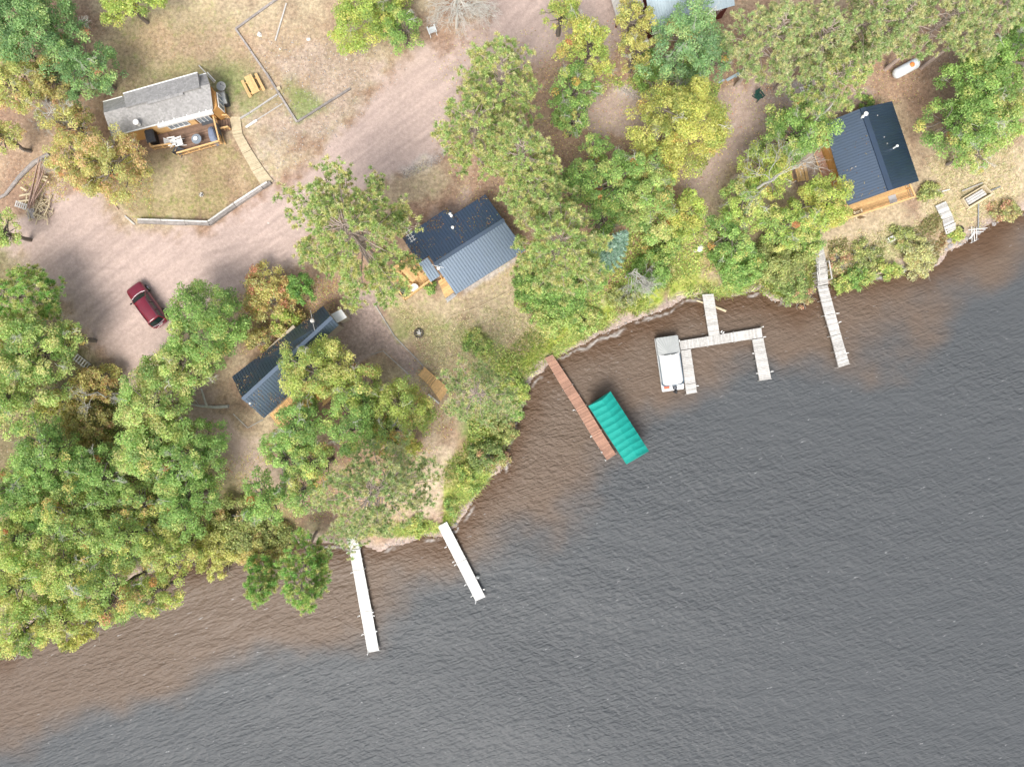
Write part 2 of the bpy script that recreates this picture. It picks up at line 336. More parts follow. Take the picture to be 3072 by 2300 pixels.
def terrain_cols(x, y, d):
    n1 = fbm(x, y, 9, 50); n2 = fbm(x, y, 2.2, 60, 5); n3 = fbm(x, y, .7, 70, 3); n4 = fbm(x, y, 4.5, 77, 4)
    m = sstep(.35, .65, n1 * .6 + n2 * .4)[:, None]
    c = np.array(COLS['litter']) * (1 - m) + np.array(COLS['dry']) * m * .95
    lit = .6 * np.ones(len(x)); road = np.zeros(len(x)); grass = np.zeros(len(x))
    for k, poly, s, a in REGW:
        lo = poly.min(0) - s * 2 - 2; hi = poly.max(0) + s * 2 + 2
        ii = np.where((x > lo[0]) & (x < hi[0]) & (y > lo[1]) & (y < hi[1]))[0]
        if not len(ii): continue
        sd_ = sdf(x[ii], y[ii], poly) + (n2[ii] - .5) * s * 2.2 + (n3[ii] - .5) * s * 1.2
        wgt = sstep(-s * .6, s * .6, sd_) * a
        if k in ('lawn', 'green', 'dry', 'bright', 'gravel', 'litter'): wgt = wgt * sstep(.05, .55, n2[ii] * .7 + n3[ii] * .5)
        if k == 'lawn': wgt = wgt * (.45 + .55 * sstep(.40, .58, n4[ii]))
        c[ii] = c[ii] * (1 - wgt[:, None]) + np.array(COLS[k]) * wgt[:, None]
        tl, tr_, tg = dict(litter=(1, 0, 0), duff=(.8, 0, 0), dry=(.5, 0, .6), lawn=(.25, 0, 1), green=(.1, 0, 1), bright=(0, 0, 1), road=(.05, 1, 0), brownroad=(.3, .8, 0), path=(.25, .2, 0), gravel=(.4, .1, .1), sand=(.2, .2, 0), forest=(.7, 0, .4), beach=(.3, 0, 0)).get(k)
        lit[ii] = lit[ii] * (1 - wgt) + tl * wgt; road[ii] = road[ii] * (1 - wgt) + tr_ * wgt; grass[ii] = grass[ii] * (1 - wgt) + tg * wgt
    # wheel tracks worn along the drive
    for off, trk in ((.0, TRACKS[0]), (.0, TRACKS[1]), (.0, TRACKS[2])):
        dt = seg_dist(x, y, trk) + (n2 - .5) * .7
        for o_, s_ in ((.8, -.10), (1.15, .06), (2.0, -.07), (2.9, .05), (3.3, -.06)): c *= (1 + s_ * np.exp(-((dt - o_) / .17) ** 2) * road * sstep(.3, .6, fbm(x, y, 3.5, 140 + int(o_ * 10), 2)))[:, None]
    bb = sstep(.5, 1.1, d + (n3 - .5)) * sstep(5.0, 2.2, d + (n2 - .5) * 2) * ((x > GX0) & (x < GX1)) * .8 * sstep(.2, .5, n2)
    c = c * (1 - bb[:, None]) + np.array(COLS['bright']) * bb[:, None]; grass = np.maximum(grass, bb)
    far = np.maximum(sstep(52, 75, np.abs(x)), sstep(40, 60, np.abs(y)))[:, None]; c = c * (1 - far) + np.array([.33, .26, .16]) * far; lit = lit * (1 - .7 * far[:, 0])
    b = sstep(1.3, .4, d + (n2 - .5) * 1.6)[:, None]
    c = c * (1 - b) + np.array(COLS['beach']) * (.85 + .3 * n3[:, None]) * b
    k = 1 - .7 * np.clip(road, 0, 1)
    c *= (1 + (.4 * n2 - .2) * k)[:, None] * (1 + (.24 * n3 - .12) * k)[:, None]
    return c, np.stack([lit, road, grass], 1)
XS = axis(-54, 54, .22); YS = axis(-41, 41, .22)
gx, gy = np.meshgrid(XS, YS); fx, fy = gx.ravel(), gy.ravel()
dS = shore_d(fx, fy)
hz = height(fx, fy, dS)
colT, wT = terrain_cols(fx, fy, dS)
nx, ny = len(XS), len(YS)
ii = np.arange(nx * ny).reshape(ny, nx)
quads = np.stack([ii[:-1, :-1], ii[:-1, 1:], ii[1:, 1:], ii[1:, :-1]], -1).reshape(-1, 4)
qd = dS[quads].max(1); qx = fx[quads].mean(1); qy = fy[quads].mean(1)
zone = np.zeros(len(quads), int)
for nm, kinds in ((2, ('lawn',)), (1, ('road', 'brownroad')), (3, ('path',))):
    for k, poly, s, a in REGW:
        if k in kinds and a > .8: zone[inside(qx, qy, poly)] = nm
def ground_mat():
    m = bpy.data.materials.new('terrain'); m.use_nodes = True; nt = m.node_tree; L = nt.links.new; b = nt.nodes['Principled BSDF']
    at = nd(nt, 'ShaderNodeAttribute', attribute_name='Col'); wt = nd(nt, 'ShaderNodeAttribute', attribute_name='Wt'); sp = nd(nt, 'ShaderNodeSeparateColor'); L(wt.outputs['Color'], sp.inputs[0])
    tc = nd(nt, 'ShaderNodeTexCoord')
    def noise(scale, det=4, vec=None):
        n = nd(nt, 'ShaderNodeTexNoise'); n.inputs['Scale'].default_value = scale; n.inputs['Detail'].default_value = det; L(vec or tc.outputs['Object'], n.inputs['Vector']); return n.outputs['Fac']
    def mr(f, a, b_, c, d):
        r = nd(nt, 'ShaderNodeMapRange'); L(f, r.inputs[0])
        for i, q in enumerate((a, b_, c, d)): r.inputs[i + 1].default_value = q
        return r.outputs[0]
    def mul(a, b_):
        q = nd(nt, 'ShaderNodeMath', operation='MULTIPLY')
        for i, z in enumerate((a, b_)):
            if isinstance(z, (int, float)): q.inputs[i].default_value = z
            else: L(z, q.inputs[i])
        return q.outputs[0]
    f = mul(mr(noise(3.2, 8), .3, .7, .72, 1.28), mr(noise(11, 3), .3, .7, .8, 1.2))
    dmp = nd(nt, 'ShaderNodeMath', operation='MULTIPLY_ADD'); L(sp.outputs[1], dmp.inputs[0]); dmp.inputs[1].default_value = -.62; dmp.inputs[2].default_value = 1
    f1 = nd(nt, 'ShaderNodeMath', operation='SUBTRACT'); L(f, f1.inputs[0]); f1.inputs[1].default_value = 1
    f2 = nd(nt, 'ShaderNodeMath', operation='MULTIPLY_ADD'); L(f1.outputs[0], f2.inputs[0]); L(dmp.outputs[0], f2.inputs[1]); f2.inputs[2].default_value = 1; f = f2.outputs[0]
    # wheel-worn streaks along the drive
    mp = nd(nt, 'ShaderNodeMapping', vector_type='TEXTURE'); mp.inputs['Rotation'].default_value = (0, 0, math.radians(38)); mp.inputs['Scale'].default_value = (9, .6, 1); L(tc.outputs['Object'], mp.inputs[0])
    st = mr(noise(1.0, 6, mp.outputs[0]), .3, .7, -.12, .08)
    a1 = nd(nt, 'ShaderNodeMath', operation='MULTIPLY_ADD'); L(st, a1.inputs[0]); L(sp.outputs[1], a1.inputs[1]); a1.inputs[2].default_value = 1.0
    f = mul(f, a1.outputs[0])
    vm = nd(nt, 'ShaderNodeVectorMath', operation='SCALE'); L(at.outputs['Color'], vm.inputs[0]); L(f, vm.inputs['Scale'])
    # fallen leaves and pale stones, one speck per cell
    vo = nd(nt, 'ShaderNodeTexVoronoi'); vo.inputs['Scale'].default_value = 5.5; L(tc.outputs['Object'], vo.inputs['Vector'])
    vc = nd(nt, 'ShaderNodeSeparateColor'); L(vo.outputs['Color'], vc.inputs[0])
    msk = mul(mul(mr(vo.outputs['Distance'], .28, .42, 1, 0), mr(vc.outputs[0], .62, .66, 0, 1)), mul(sp.outputs[0], .62))
    cr = nd(nt, 'ShaderNodeValToRGB'); L(vc.outputs[1], cr.inputs[0]); e = cr.color_ramp.elements
    e[0].color = (.16, .085, .05, 1); e[1].color = (.52, .42, .30, 1)
    for p_, q in ((.3, (.34, .17, .075, 1)), (.6, (.42, .27, .13, 1)), (.85, (.55, .48, .42, 1))):
        z = cr.color_ramp.elements.new(p_); z.color = q
    mx = nd(nt, 'ShaderNodeMix', data_type='RGBA'); L(msk, mx.inputs[0]); L(vm.outputs[0], mx.inputs[6]); L(cr.outputs[0], mx.inputs[7])
    # tufts of grass: green and straw cells
    vg = nd(nt, 'ShaderNodeTexVoronoi'); vg.inputs['Scale'].default_value = 3.4; L(tc.outputs['Object'], vg.inputs['Vector']); gc = nd(nt, 'ShaderNodeSeparateColor'); L(vg.outputs['Color'], gc.inputs[0])
    g2 = nd(nt, 'ShaderNodeVectorMath', operation='MULTIPLY'); L(mx.outputs[2], g2.inputs[0]); g2.inputs[1].default_value = (.66, .92, .5)
    gm = mul(mul(mr(gc.outputs[1], .5, .8, 0, 1), mr(noise(1.3, 4), .4, .62, 0, 1)), mul(sp.outputs[2], .8))
    m3 = nd(nt, 'ShaderNodeMix', data_type='RGBA'); L(gm, m3.inputs[0]); L(mx.outputs[2], m3.inputs[6]); L(g2.outputs[0], m3.inputs[7])
    L(m3.outputs[2], b.inputs['Base Color']); b.inputs['Roughness'].default_value = .95; b.inputs['Specular IOR Level'].default_value = .15
    bp = nd(nt, 'ShaderNodeBump'); bp.inputs['Strength'].default_value = .55; bp.inputs['Distance'].default_value = .06; L(noise(9, 5), bp.inputs['Height']); L(bp.outputs[0], b.inputs['Normal'])
    return m
MATS['terrain'] = ground_mat()
def sub_mesh(name, Q, V, attrs, mtl):
    u, inv = np.unique(Q.ravel(), return_inverse=True)
    o = arr_mesh(name, V[u], inv.reshape(-1, 4), mtl, smooth=True)
    for k, a in attrs.items():
        at = o.data.attributes.new(k, 'FLOAT_COLOR', 'POINT'); c4 = np.ones((len(u), 4), np.float32); c4[:, :3] = a[u]; at.data.foreach_set('color', c4.ravel())
    o['kind'] = 'structure'
    return o
VT = np.stack([fx, fy, hz], 1)
land = qd > -3
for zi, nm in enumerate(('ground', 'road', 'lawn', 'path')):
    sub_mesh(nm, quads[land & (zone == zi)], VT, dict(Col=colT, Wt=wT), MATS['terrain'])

# ------------------------------------------------------------------ lake
DEEP = px([(-60, 1640), (330, 1500), (560, 1440), (720, 1400), (850, 1290), (1060, 1210), (1180, 1130), (1260, 1010), (1400, 880), (1560, 830), (1800, 790), (1960, 700), (2212, 560), (2600, 420), (4000, 600), (4000, 4000), (-60, 4000)])
n1 = fbm(fx, fy, 6, 80, 5); n2 = fbm(fx, fy, 14, 90, 3)
deep = sstep(-2.6, 2.6, sdf(fx, fy, DEEP) + (n1 - .5) * 8 + (n2 - .5) * 6)
bank = sstep(3.2, .2, -dS + (n1 - .5) * 2.5)
foam = .55 * sstep(.16, .02, np.abs(-dS - .30 + (fbm(fx, fy, 1.2, 120) - .5) * .5)) * sstep(.46, .66, fbm(fx, fy, 1.6, 130, 3))
wat = np.stack([deep, bank, foam], 1)
wq = dS[quads].min(1) < 1.2
VW = np.stack([fx, fy, np.zeros_like(fx)], 1)
def water_mat():
    m = bpy.data.materials.new('lake_water'); m.use_nodes = True; nt = m.node_tree; L = nt.links.new; b = nt.nodes['Principled BSDF']
    at = nd(nt, 'ShaderNodeAttribute', attribute_name='Wat'); sp = nd(nt, 'ShaderNodeSeparateColor'); L(at.outputs['Color'], sp.inputs[0])
    tc = nd(nt, 'ShaderNodeTexCoord')
    def mixc(f, a, c):
        q = nd(nt, 'ShaderNodeMix', data_type='RGBA'); L(f, q.inputs[0])
        for i, z in ((6, a), (7, c)):
            if isinstance(z, tuple): q.inputs[i].default_value = (*z, 1)
            else: L(z, q.inputs[i])
        return q.outputs[2]
    def wave(rot, sx, sy, det=3, rough=.5, dist=.12):
        mp = nd(nt, 'ShaderNodeMapping', vector_type='TEXTURE'); mp.inputs['Rotation'].default_value = (0, 0, math.radians(rot)); mp.inputs['Scale'].default_value = (1 / sx, 1 / sy, 1); L(tc.outputs['Object'], mp.inputs[0])
        n = nd(nt, 'ShaderNodeTexNoise'); n.inputs['Scale'].default_value = 1; n.inputs['Detail'].default_value = det; n.inputs['Roughness'].default_value = rough; n.inputs['Distortion'].default_value = dist
        L(mp.outputs[0], n.inputs['Vector']); return n.outputs['Fac']
    def ma(a, k, c):
        q = nd(nt, 'ShaderNodeMath', operation='MULTIPLY_ADD'); L(a, q.inputs[0]); q.inputs[1].default_value = k
        if isinstance(c, (int, float)): q.inputs[2].default_value = c
        else: L(c, q.inputs[2])
        return q.outputs[0]
    h = ma(wave(20, .9, 3.4, 3, .55), .20, 0.0)
    h = ma(wave(-27, .95, 2.3), .15, h)
    h = ma(wave(33, 3.0, 7, 2), .045, h)
    gu = wave(-12, .022, .07, 3, .6)   # wind gusts: rougher and calmer lanes
    rg = nd(nt, 'ShaderNodeMapRange'); L(gu, rg.inputs[0]); rg.inputs[1].default_value = .3; rg.inputs[2].default_value = .7; rg.inputs[3].default_value = .42; rg.inputs[4].default_value = 1.4
    gm = nd(nt, 'ShaderNodeMath', operation='MULTIPLY'); L(h, gm.inputs[0]); L(rg.outputs[0], gm.inputs[1]); h = gm.outputs[0]
    h = ma(wave(14, .25, .62, 3), .24, h)
    bp = nd(nt, 'ShaderNodeBump'); bp.inputs['Strength'].default_value = 1.0; bp.inputs['Distance'].default_value = 1.0; L(h, bp.inputs['Height']); L(bp.outputs[0], b.inputs['Normal'])
    c = mixc(sp.outputs[0], (.138, .102, .077), (.082, .088, .093))
    c = mixc(sp.outputs[1], c, (.10, .060, .036))
    fl = nd(nt, 'ShaderNodeMapRange'); L(wave(18, 1.1, 3.6, 4, .62), fl.inputs[0]); fl.inputs[1].default_value = .66; fl.inputs[2].default_value = .76; fl.inputs[3].default_value = 0; fl.inputs[4].default_value = .55   # light glints on wave crests, painted into the water colour as pale flecks
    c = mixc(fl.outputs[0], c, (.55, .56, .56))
    c = mixc(sp.outputs[2], c, (.62, .60, .58))
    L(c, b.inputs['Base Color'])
    b.inputs['Roughness'].default_value = .33; b.inputs['IOR'].default_value = 1.33; b.inputs['Specular IOR Level'].default_value = .3
    return m
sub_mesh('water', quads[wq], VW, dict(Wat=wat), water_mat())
# ------------------------------------------------------------------ trees and plants
PAL = {  # list of (linear colour, weight)
 'bluegreen': [((.13, .24, .085), 5), ((.18, .30, .10), 4), ((.10, .19, .075), 3), ((.24, .34, .10), 2), ((.40, .22, .07), .25)],
 'oakblue': [((.095, .185, .055), 5), ((.13, .23, .065), 4), ((.075, .15, .05), 3), ((.20, .28, .08), 1.5), ((.38, .14, .06), .15)],
 'green': [((.12, .215, .035), 5), ((.17, .27, .05), 4), ((.09, .17, .03), 3), ((.25, .32, .06), 2), ((.42, .26, .05), .2)],
 'lightgreen': [((.22, .32, .06), 5), ((.28, .37, .075), 4), ((.15, .25, .045), 3), ((.11, .19, .04), 2), ((.46, .24, .05), .25)],
 'greenorange': [((.15, .23, .045), 4), ((.22, .30, .06), 4), ((.10, .17, .035), 2), ((.30, .30, .05), 2), ((.50, .20, .04), .7), ((.45, .13, .06), .3)],
 'greenyellow': [((.22, .30, .045), 4), ((.33, .37, .05), 3), ((.13, .21, .035), 3), ((.46, .40, .05), 1.2), ((.5, .24, .04), .3)],
 'yellowgreen': [((.24, .29, .045), 4), ((.34, .35, .055), 3), ((.15, .21, .035), 3), ((.44, .35, .06), 1), ((.45, .20, .06), .4)],
 'limeyellow': [((.30, .38, .045), 4), ((.40, .43, .05), 3), ((.20, .29, .04), 2.5), ((.55, .45, .05), 1), ((.55, .30, .05), .3)],
 'lime': [((.30, .38, .05), 4), ((.24, .33, .045), 4), ((.40, .42, .06), 2), ((.16, .24, .035), 2), ((.5, .3, .1), .2)],
 'yellow': [((.46, .42, .05), 4), ((.36, .37, .05), 4), ((.26, .31, .045), 3), ((.55, .44, .06), 2), ((.18, .22, .035), 1), ((.5, .28, .06), .4)],
 'gold': [((.50, .38, .08), 4), ((.42, .34, .10), 4), ((.55, .46, .10), 2), ((.36, .24, .09), 2)],
 'yelloworange': [((.50, .40, .05), 4), ((.50, .28, .05), 2), ((.36, .34, .05), 3), ((.24, .26, .05), 2)],
 'orange': [((.46, .24, .06), 4), ((.42, .30, .08), 3), ((.34, .20, .08), 3), ((.26, .26, .06), 2)],
 'yellowolive': [((.34, .29, .05), 4), ((.42, .34, .06), 3), ((.25, .23, .04), 3), ((.40, .24, .06), 1), ((.18, .20, .04), 2)],
 'olivey': [((.30, .31, .06), 4), ((.38, .36, .07), 3), ((.20, .23, .05), 3), ((.34, .20, .08), 1)],
 'brownolive': [((.25, .22, .06), 4), ((.31, .27, .07), 3), ((.18, .18, .05), 3), ((.32, .18, .08), 2)],
 'autumnolive': [((.28, .26, .06), 4), ((.34, .32, .07), 3), ((.19, .20, .05), 3), ((.36, .20, .08), 2.4), ((.42, .14, .07), .8)],
 'autumn': [((.40, .21, .06), 4), ((.38, .27, .07), 4), ((.33, .13, .07), 2), ((.27, .26, .06), 2), ((.44, .34, .09), 2)],
 'vividgreen': [((.12, .27, .03), 4), ((.17, .34, .04), 4), ((.08, .19, .03), 2)],
 'olive': [((.20, .23, .06), 4), ((.26, .28, .08), 3), ((.15, .18, .05), 3), ((.32, .22, .08), 1)],
 'greenred': [((.15, .21, .05), 4), ((.20, .25, .06), 3), ((.34, .17, .09), 1.2), ((.11, .16, .04), 3)],
 'redgreen': [((.32, .17, .10), 3), ((.28, .26, .10), 3), ((.20, .22, .07), 3), ((.40, .22, .10), 1)],
 'straw': [((.30, .25, .14), 4), ((.26, .22, .11), 3), ((.21, .21, .08), 2)],
 'brownyellow': [((.34, .27, .06), 3), ((.26, .18, .06), 3), ((.42, .33, .06), 2), ((.20, .17, .05), 2)],
 'redpine': [((.17, .225, .055), 4), ((.225, .27, .065), 4), ((.12, .18, .045), 3), ((.28, .30, .09), 1), ((.30, .21, .09), .5)],
 'dullpine': [((.145, .195, .065), 4), ((.20, .24, .08), 4), ((.11, .155, .05), 3), ((.26, .26, .10), 1.2), ((.28, .2, .1), .5)],
 'whitepine': [((.07, .185, .03), 4), ((.11, .25, .04), 3), ((.05, .13, .025), 3)],
 'brightpine': [((.15, .29, .04), 4), ((.20, .35, .05), 3), ((.10, .21, .035), 3)],
 'spruce': [((.20, .32, .25), 4), ((.13, .24, .17), 4), ((.28, .40, .33), 2), ((.09, .18, .12), 2)],
}
BOOST = {'redpine': 2.9, 'dullpine': 3.2, 'bluegreen': 2.1, 'oakblue': 2.3, 'whitepine': 2.0, 'brightpine': 2.9, 'vividgreen': 1.5, 'yellow': 1.7, 'limeyellow': 1.75, 'lime': 1.75, 'spruce': 1.5}
def soften(c): 
    g = c @ np.array([.3, .6, .1]); return np.minimum(.66, c * .80 + g[:, None] * .20 * np.array([1.0, 1.0, .9]) + .012)
for k in PAL: PAL[k] = (soften(BOOST.get(k, 2.3) * np.array([c for c, _ in PAL[k]])), np.array([w_ for _, w_ in PAL[k]]) / sum(w_ for _, w_ in PAL[k]))
def unit(a): return a / (np.linalg.norm(a, axis=-1, keepdims=True) + 1e-9)
def jitter(col, n, r, amt=.16): return col * np.exp(r.normal(0, amt, (n, 1))) * np.exp(r.normal(0, .05, (n, 3)))
def leaf_cards(c, nrm, size, r):
    n = len(c); t = unit(np.cross(nrm, unit(r.normal(size=(n, 3))))); b = np.cross(nrm, t); s = size[:, None]
    V = np.stack([c - t * s * .62, c - b * s * .40 - nrm * s * .08, c + t * s * .62, c + b * s * .40 - nrm * s * .08], 1).reshape(-1, 3)
    return V, np.arange(n * 4).reshape(-1, 4)
def tubes(lines, sides=4):
    """lines: list of (pts (k,3), radii (k,))"""
    Vs = []; Fs = []; o = 0
    ang = np.arange(sides) * 2 * np.pi / sides
    for p, rad in lines:
        p = np.asarray(p, float); k = len(p); rad = np.asarray(rad, float)
        d = unit(np.gradient(p, axis=0)); ref = np.where(np.abs(d[:, 2:3]) < .9, [[0, 0, 1.]], [[1., 0, 0]])
        a = unit(np.cross(d, ref)); b = np.cross(d, a)
        V = p[:, None] + (a[:, None] * np.cos(ang)[None, :, None] + b[:, None] * np.sin(ang)[None, :, None]) * rad[:, None, None]
        i = np.arange(k - 1)[:, None] * sides + np.arange(sides)[None]; j = np.arange(k - 1)[:, None] * sides + (np.arange(sides)[None] + 1) % sides
        Fs.append(np.stack([i, j, j + sides, i + sides], -1).reshape(-1, 4) + o); Vs.append(V.reshape(-1, 3)); o += k * sides
    return np.vstack(Vs), np.vstack(Fs)
def bent(a, b, r, k=4, w=.12):
    a = np.asarray(a, float); b = np.asarray(b, float); t = np.linspace(0, 1, k)[:, None]; L_ = np.linalg.norm(b - a)
    p = a + (b - a) * t; p[1:-1] += r.normal(0, w * L_ / 2, (k - 2, 3)); p[1:-1, 2] += .10 * L_ * np.sin(np.pi * t[1:-1, 0])
    return p
def fan(origin, direc, length, r, depth=3, r0=.035):
    """a dead branch that forks into many bare twigs"""
    out = []
    def go(p, d, l, rad, dep):
        q = p + d * l; out.append((bent(p, q, r, 4, .10), np.linspace(rad, rad * .55, 4)))
        if dep <= 0: return
        for _ in range(r.integers(2, 5)):
            d2 = unit(d + r.normal(0, .55, 3)); s0 = p + (q - p) * r.uniform(.45, 1)
            go(s0, d2, l * r.uniform(.45, .8), rad * .6, dep - 1)
    go(np.asarray(origin, float), unit(np.asarray(direc, float)), length, r0, depth)
    return out
def spot(u, v, zc):
    p = P(u * T, v * T, zc)
    g = gz(p.x, p.y) if shore_d(np.array([p.x]), np.array([p.y]))[0] > -.2 else 0.0
    return p, g
def deciduous(u, v, r_px, h, pal, label, seed, name='tree', cat='tree', group=None, dead=0, dens=1.0, squash=.46, leaf=.138, base=None):
    r = np.random.default_rng(seed); off = math.hypot(u * T - 1536, v * T - 1150); h = h * (.88 - .2 * min(1, max(0, (off - 500) / 700))); zc = h * .56 + .8; r_px *= 1.08
    p, g = spot(u, v, zc); R = r_px * T / S * (H - zc) / H
    root = thing(name, label, cat, (p.x, p.y, g), 0, group)
    zc = zc - g; Rz = min(h * squash, R * .95)
    ph = r.uniform(0, 6.28, 4); amp = r.uniform(.08, .2, 3)
    outl = lambda a: 1 + amp[0] * np.sin(2 * a + ph[0]) + amp[1] * .8 * np.sin(3 * a + ph[1]) + amp[2] * .7 * np.sin(5 * a + ph[2])
    n = int(np.clip(17 * R ** 1.45, 14, 150)); a = r.uniform(0, 2 * np.pi, n); z = r.uniform(-.45, 1, n); fr = r.uniform(.70, 1.0, n)
    inn = r.random(n) < .22; fr[inn] = r.uniform(.25, .7, inn.sum()); rad = np.sqrt(np.clip(1 - z * z, 0, 1))
    rc = r.uniform(.5, 1.0, n) * (.28 + .135 * R)
    stray = r.random(n) < .12; fr[stray] *= r.uniform(1.0, 1.16, stray.sum())
    cc = np.stack([np.cos(a) * rad * (R - rc * .6) * fr * outl(a), np.sin(a) * rad * (R - rc * .6) * fr * outl(a), zc + z * Rz * fr], 1)
    cols, wts = PAL[pal]; ci = r.choice(len(wts), n, p=wts); hi = r.random(n)
    nl = np.maximum(10, (105 * dens * (rc / .7) ** 2 * r.uniform(.5, 1.2, n) * (.21 / leaf) ** 2)).astype(int); N = nl.sum(); idx = np.repeat(np.arange(n), nl)
    d = unit(r.normal(size=(N, 3))); d[:, 2] = np.where(d[:, 2] < -.25, -d[:, 2], d[:, 2])
    cpos = cc[idx] + d * (rc[idx] * r.uniform(.35, 1.12, N) ** .7)[:, None] * np.array([1, 1, .72])
    nrm = unit(d * .55 + np.array([0, 0, .55]) + r.normal(0, .45, (N, 3)))
    lc = cols[ci][idx]; sw = r.random(N) < .22; lc[sw] = cols[r.choice(len(wts), sw.sum(), p=wts)]
    if pal in ('lightgreen', 'green', 'greenorange', 'greenyellow', 'yellowgreen', 'autumnolive', 'limeyellow', 'bluegreen'):
        for _ in range(r.integers(0, 3)):   # a turning sprig: one small orange or red patch
            k = r.integers(n); q = cc[k] + np.array([r.normal(0, .3), r.normal(0, .3), rc[k] * .6]); m_ = np.linalg.norm((cpos - q) * [1, 1, .7], axis=1) < r.uniform(.28, .5); lc[m_] = [(.60, .34, .13), (.56, .28, .13), (.58, .45, .13)][r.integers(3)]
    lc = jitter(lc, N, r) * (.88 + .24 * hi[idx])[:, None]
    V, F = leaf_cards(cpos, nrm, r.uniform(.7, 1.25, N) * leaf, r)
    arr_mesh('crown', V, F, M['leaf'], root, lc)
    top = np.array([r.normal(0, .3), r.normal(0, .3), zc + Rz * .45]); tr0 = .06 + .026 * h
    spine = bent((0, 0, -.15), top, r, 6, .04); lines = [(spine, np.linspace(tr0, tr0 * .2, 6))]
    for k in r.permutation(n)[:min(n, 26)]:
        s0 = spine[r.integers(2, 5)]; lines.append((bent(s0, cc[k], r), np.linspace(tr0 * .32, .018, 4)))
    V, F = tubes(lines, 5); arr_mesh('trunk', V, F, M['bark'], root, smooth=True)
    if dead:
        for _ in range(dead * 2 + 2):
            k = r.integers(n); q = cc[k] * np.array([.75, .75, 1]); dr = cc[k] - np.array([0, 0, zc]); dr[2] = abs(dr[2]) * .3 + .2
            V, F = tubes(fan(q + np.array([0, 0, rc[k] * .7]), dr, .42 + .09 * R, r, 4, .024), 3); arr_mesh('dead_branch', V, F, M['pale_twig' if r.random() < .5 else 'silver_twig'], root)
    return root
def bush(u, v, r_px, h, pal, label, seed, group=None, dens=1.0, leaf=.15, twigs=False, name='bush'):
    r = np.random.default_rng(seed); zc = .75 + h * .5
    p, g = spot(u, v, zc); R = r_px * T / S * (H - zc) / H
    root = thing(name, label, 'bush', (p.x, p.y, g), 0, group)
    n = int(np.clip(20 * R ** 1.6, 8, 90)); a = r.uniform(0, 6.28, n); q = np.sqrt(r.uniform(0, 1, n)); rc = r.uniform(.22, .5, n) * (.6 + .25 * R)
    o1 = 1 + .18 * np.sin(2 * a + r.uniform(0, 6)) + .12 * np.sin(4 * a + r.uniform(0, 6))
    cc = np.stack([np.cos(a) * q * (R - rc * .4) * o1, np.sin(a) * q * (R - rc * .4) * o1, h * (.35 + .55 * np.sqrt(1 - q * q)) * r.uniform(.6, 1.1, n)], 1)
    cols, wts = PAL[pal]; ci = r.choice(len(wts), n, p=wts)
    nl = np.maximum(12, 150 * dens * rc ** 1.6 / .35 * (.15 / leaf) ** 2).astype(int); N = nl.sum(); idx = np.repeat(np.arange(n), nl)
    d = unit(r.normal(size=(N, 3))); d[:, 2] = np.abs(d[:, 2]) * .9 - .15
    pos = cc[idx] + d * (rc[idx] * r.uniform(.3, 1.15, N))[:, None]
    pos[:, 2] = np.maximum(pos[:, 2], .05)
    nrm = unit(d * .5 + np.array([0, 0, .5]) + r.normal(0, .5, (N, 3)))
    lc = cols[ci][idx]; sw = r.random(N) < .3; lc[sw] = cols[r.choice(len(wts), sw.sum(), p=wts)]
    V, F = leaf_cards(pos, nrm, r.uniform(.7, 1.3, N) * leaf, r)
    arr_mesh('foliage', V, F, M['leaf'], root, jitter(lc, N, r, .2))
    lines = [(bent((r.normal(0, .1 * R), r.normal(0, .1 * R), -.05), cc[k], r), np.linspace(.035, .008, 4)) for k in r.permutation(n)[:18]]
    if twigs:
        for _ in range(26):
            dd = unit(r.normal(size=3)); dd[2] = abs(dd[2]) * .7; b0 = np.array([r.normal(0, .2 * R), r.normal(0, .2 * R), .05]); lines.append((bent(b0, b0 + dd * R * 1.1, r), np.linspace(.025, .008, 4)))
    V, F = tubes(lines, 3); arr_mesh('stem', V, F, M['silver_twig' if twigs else 'bark'], root)
    return root
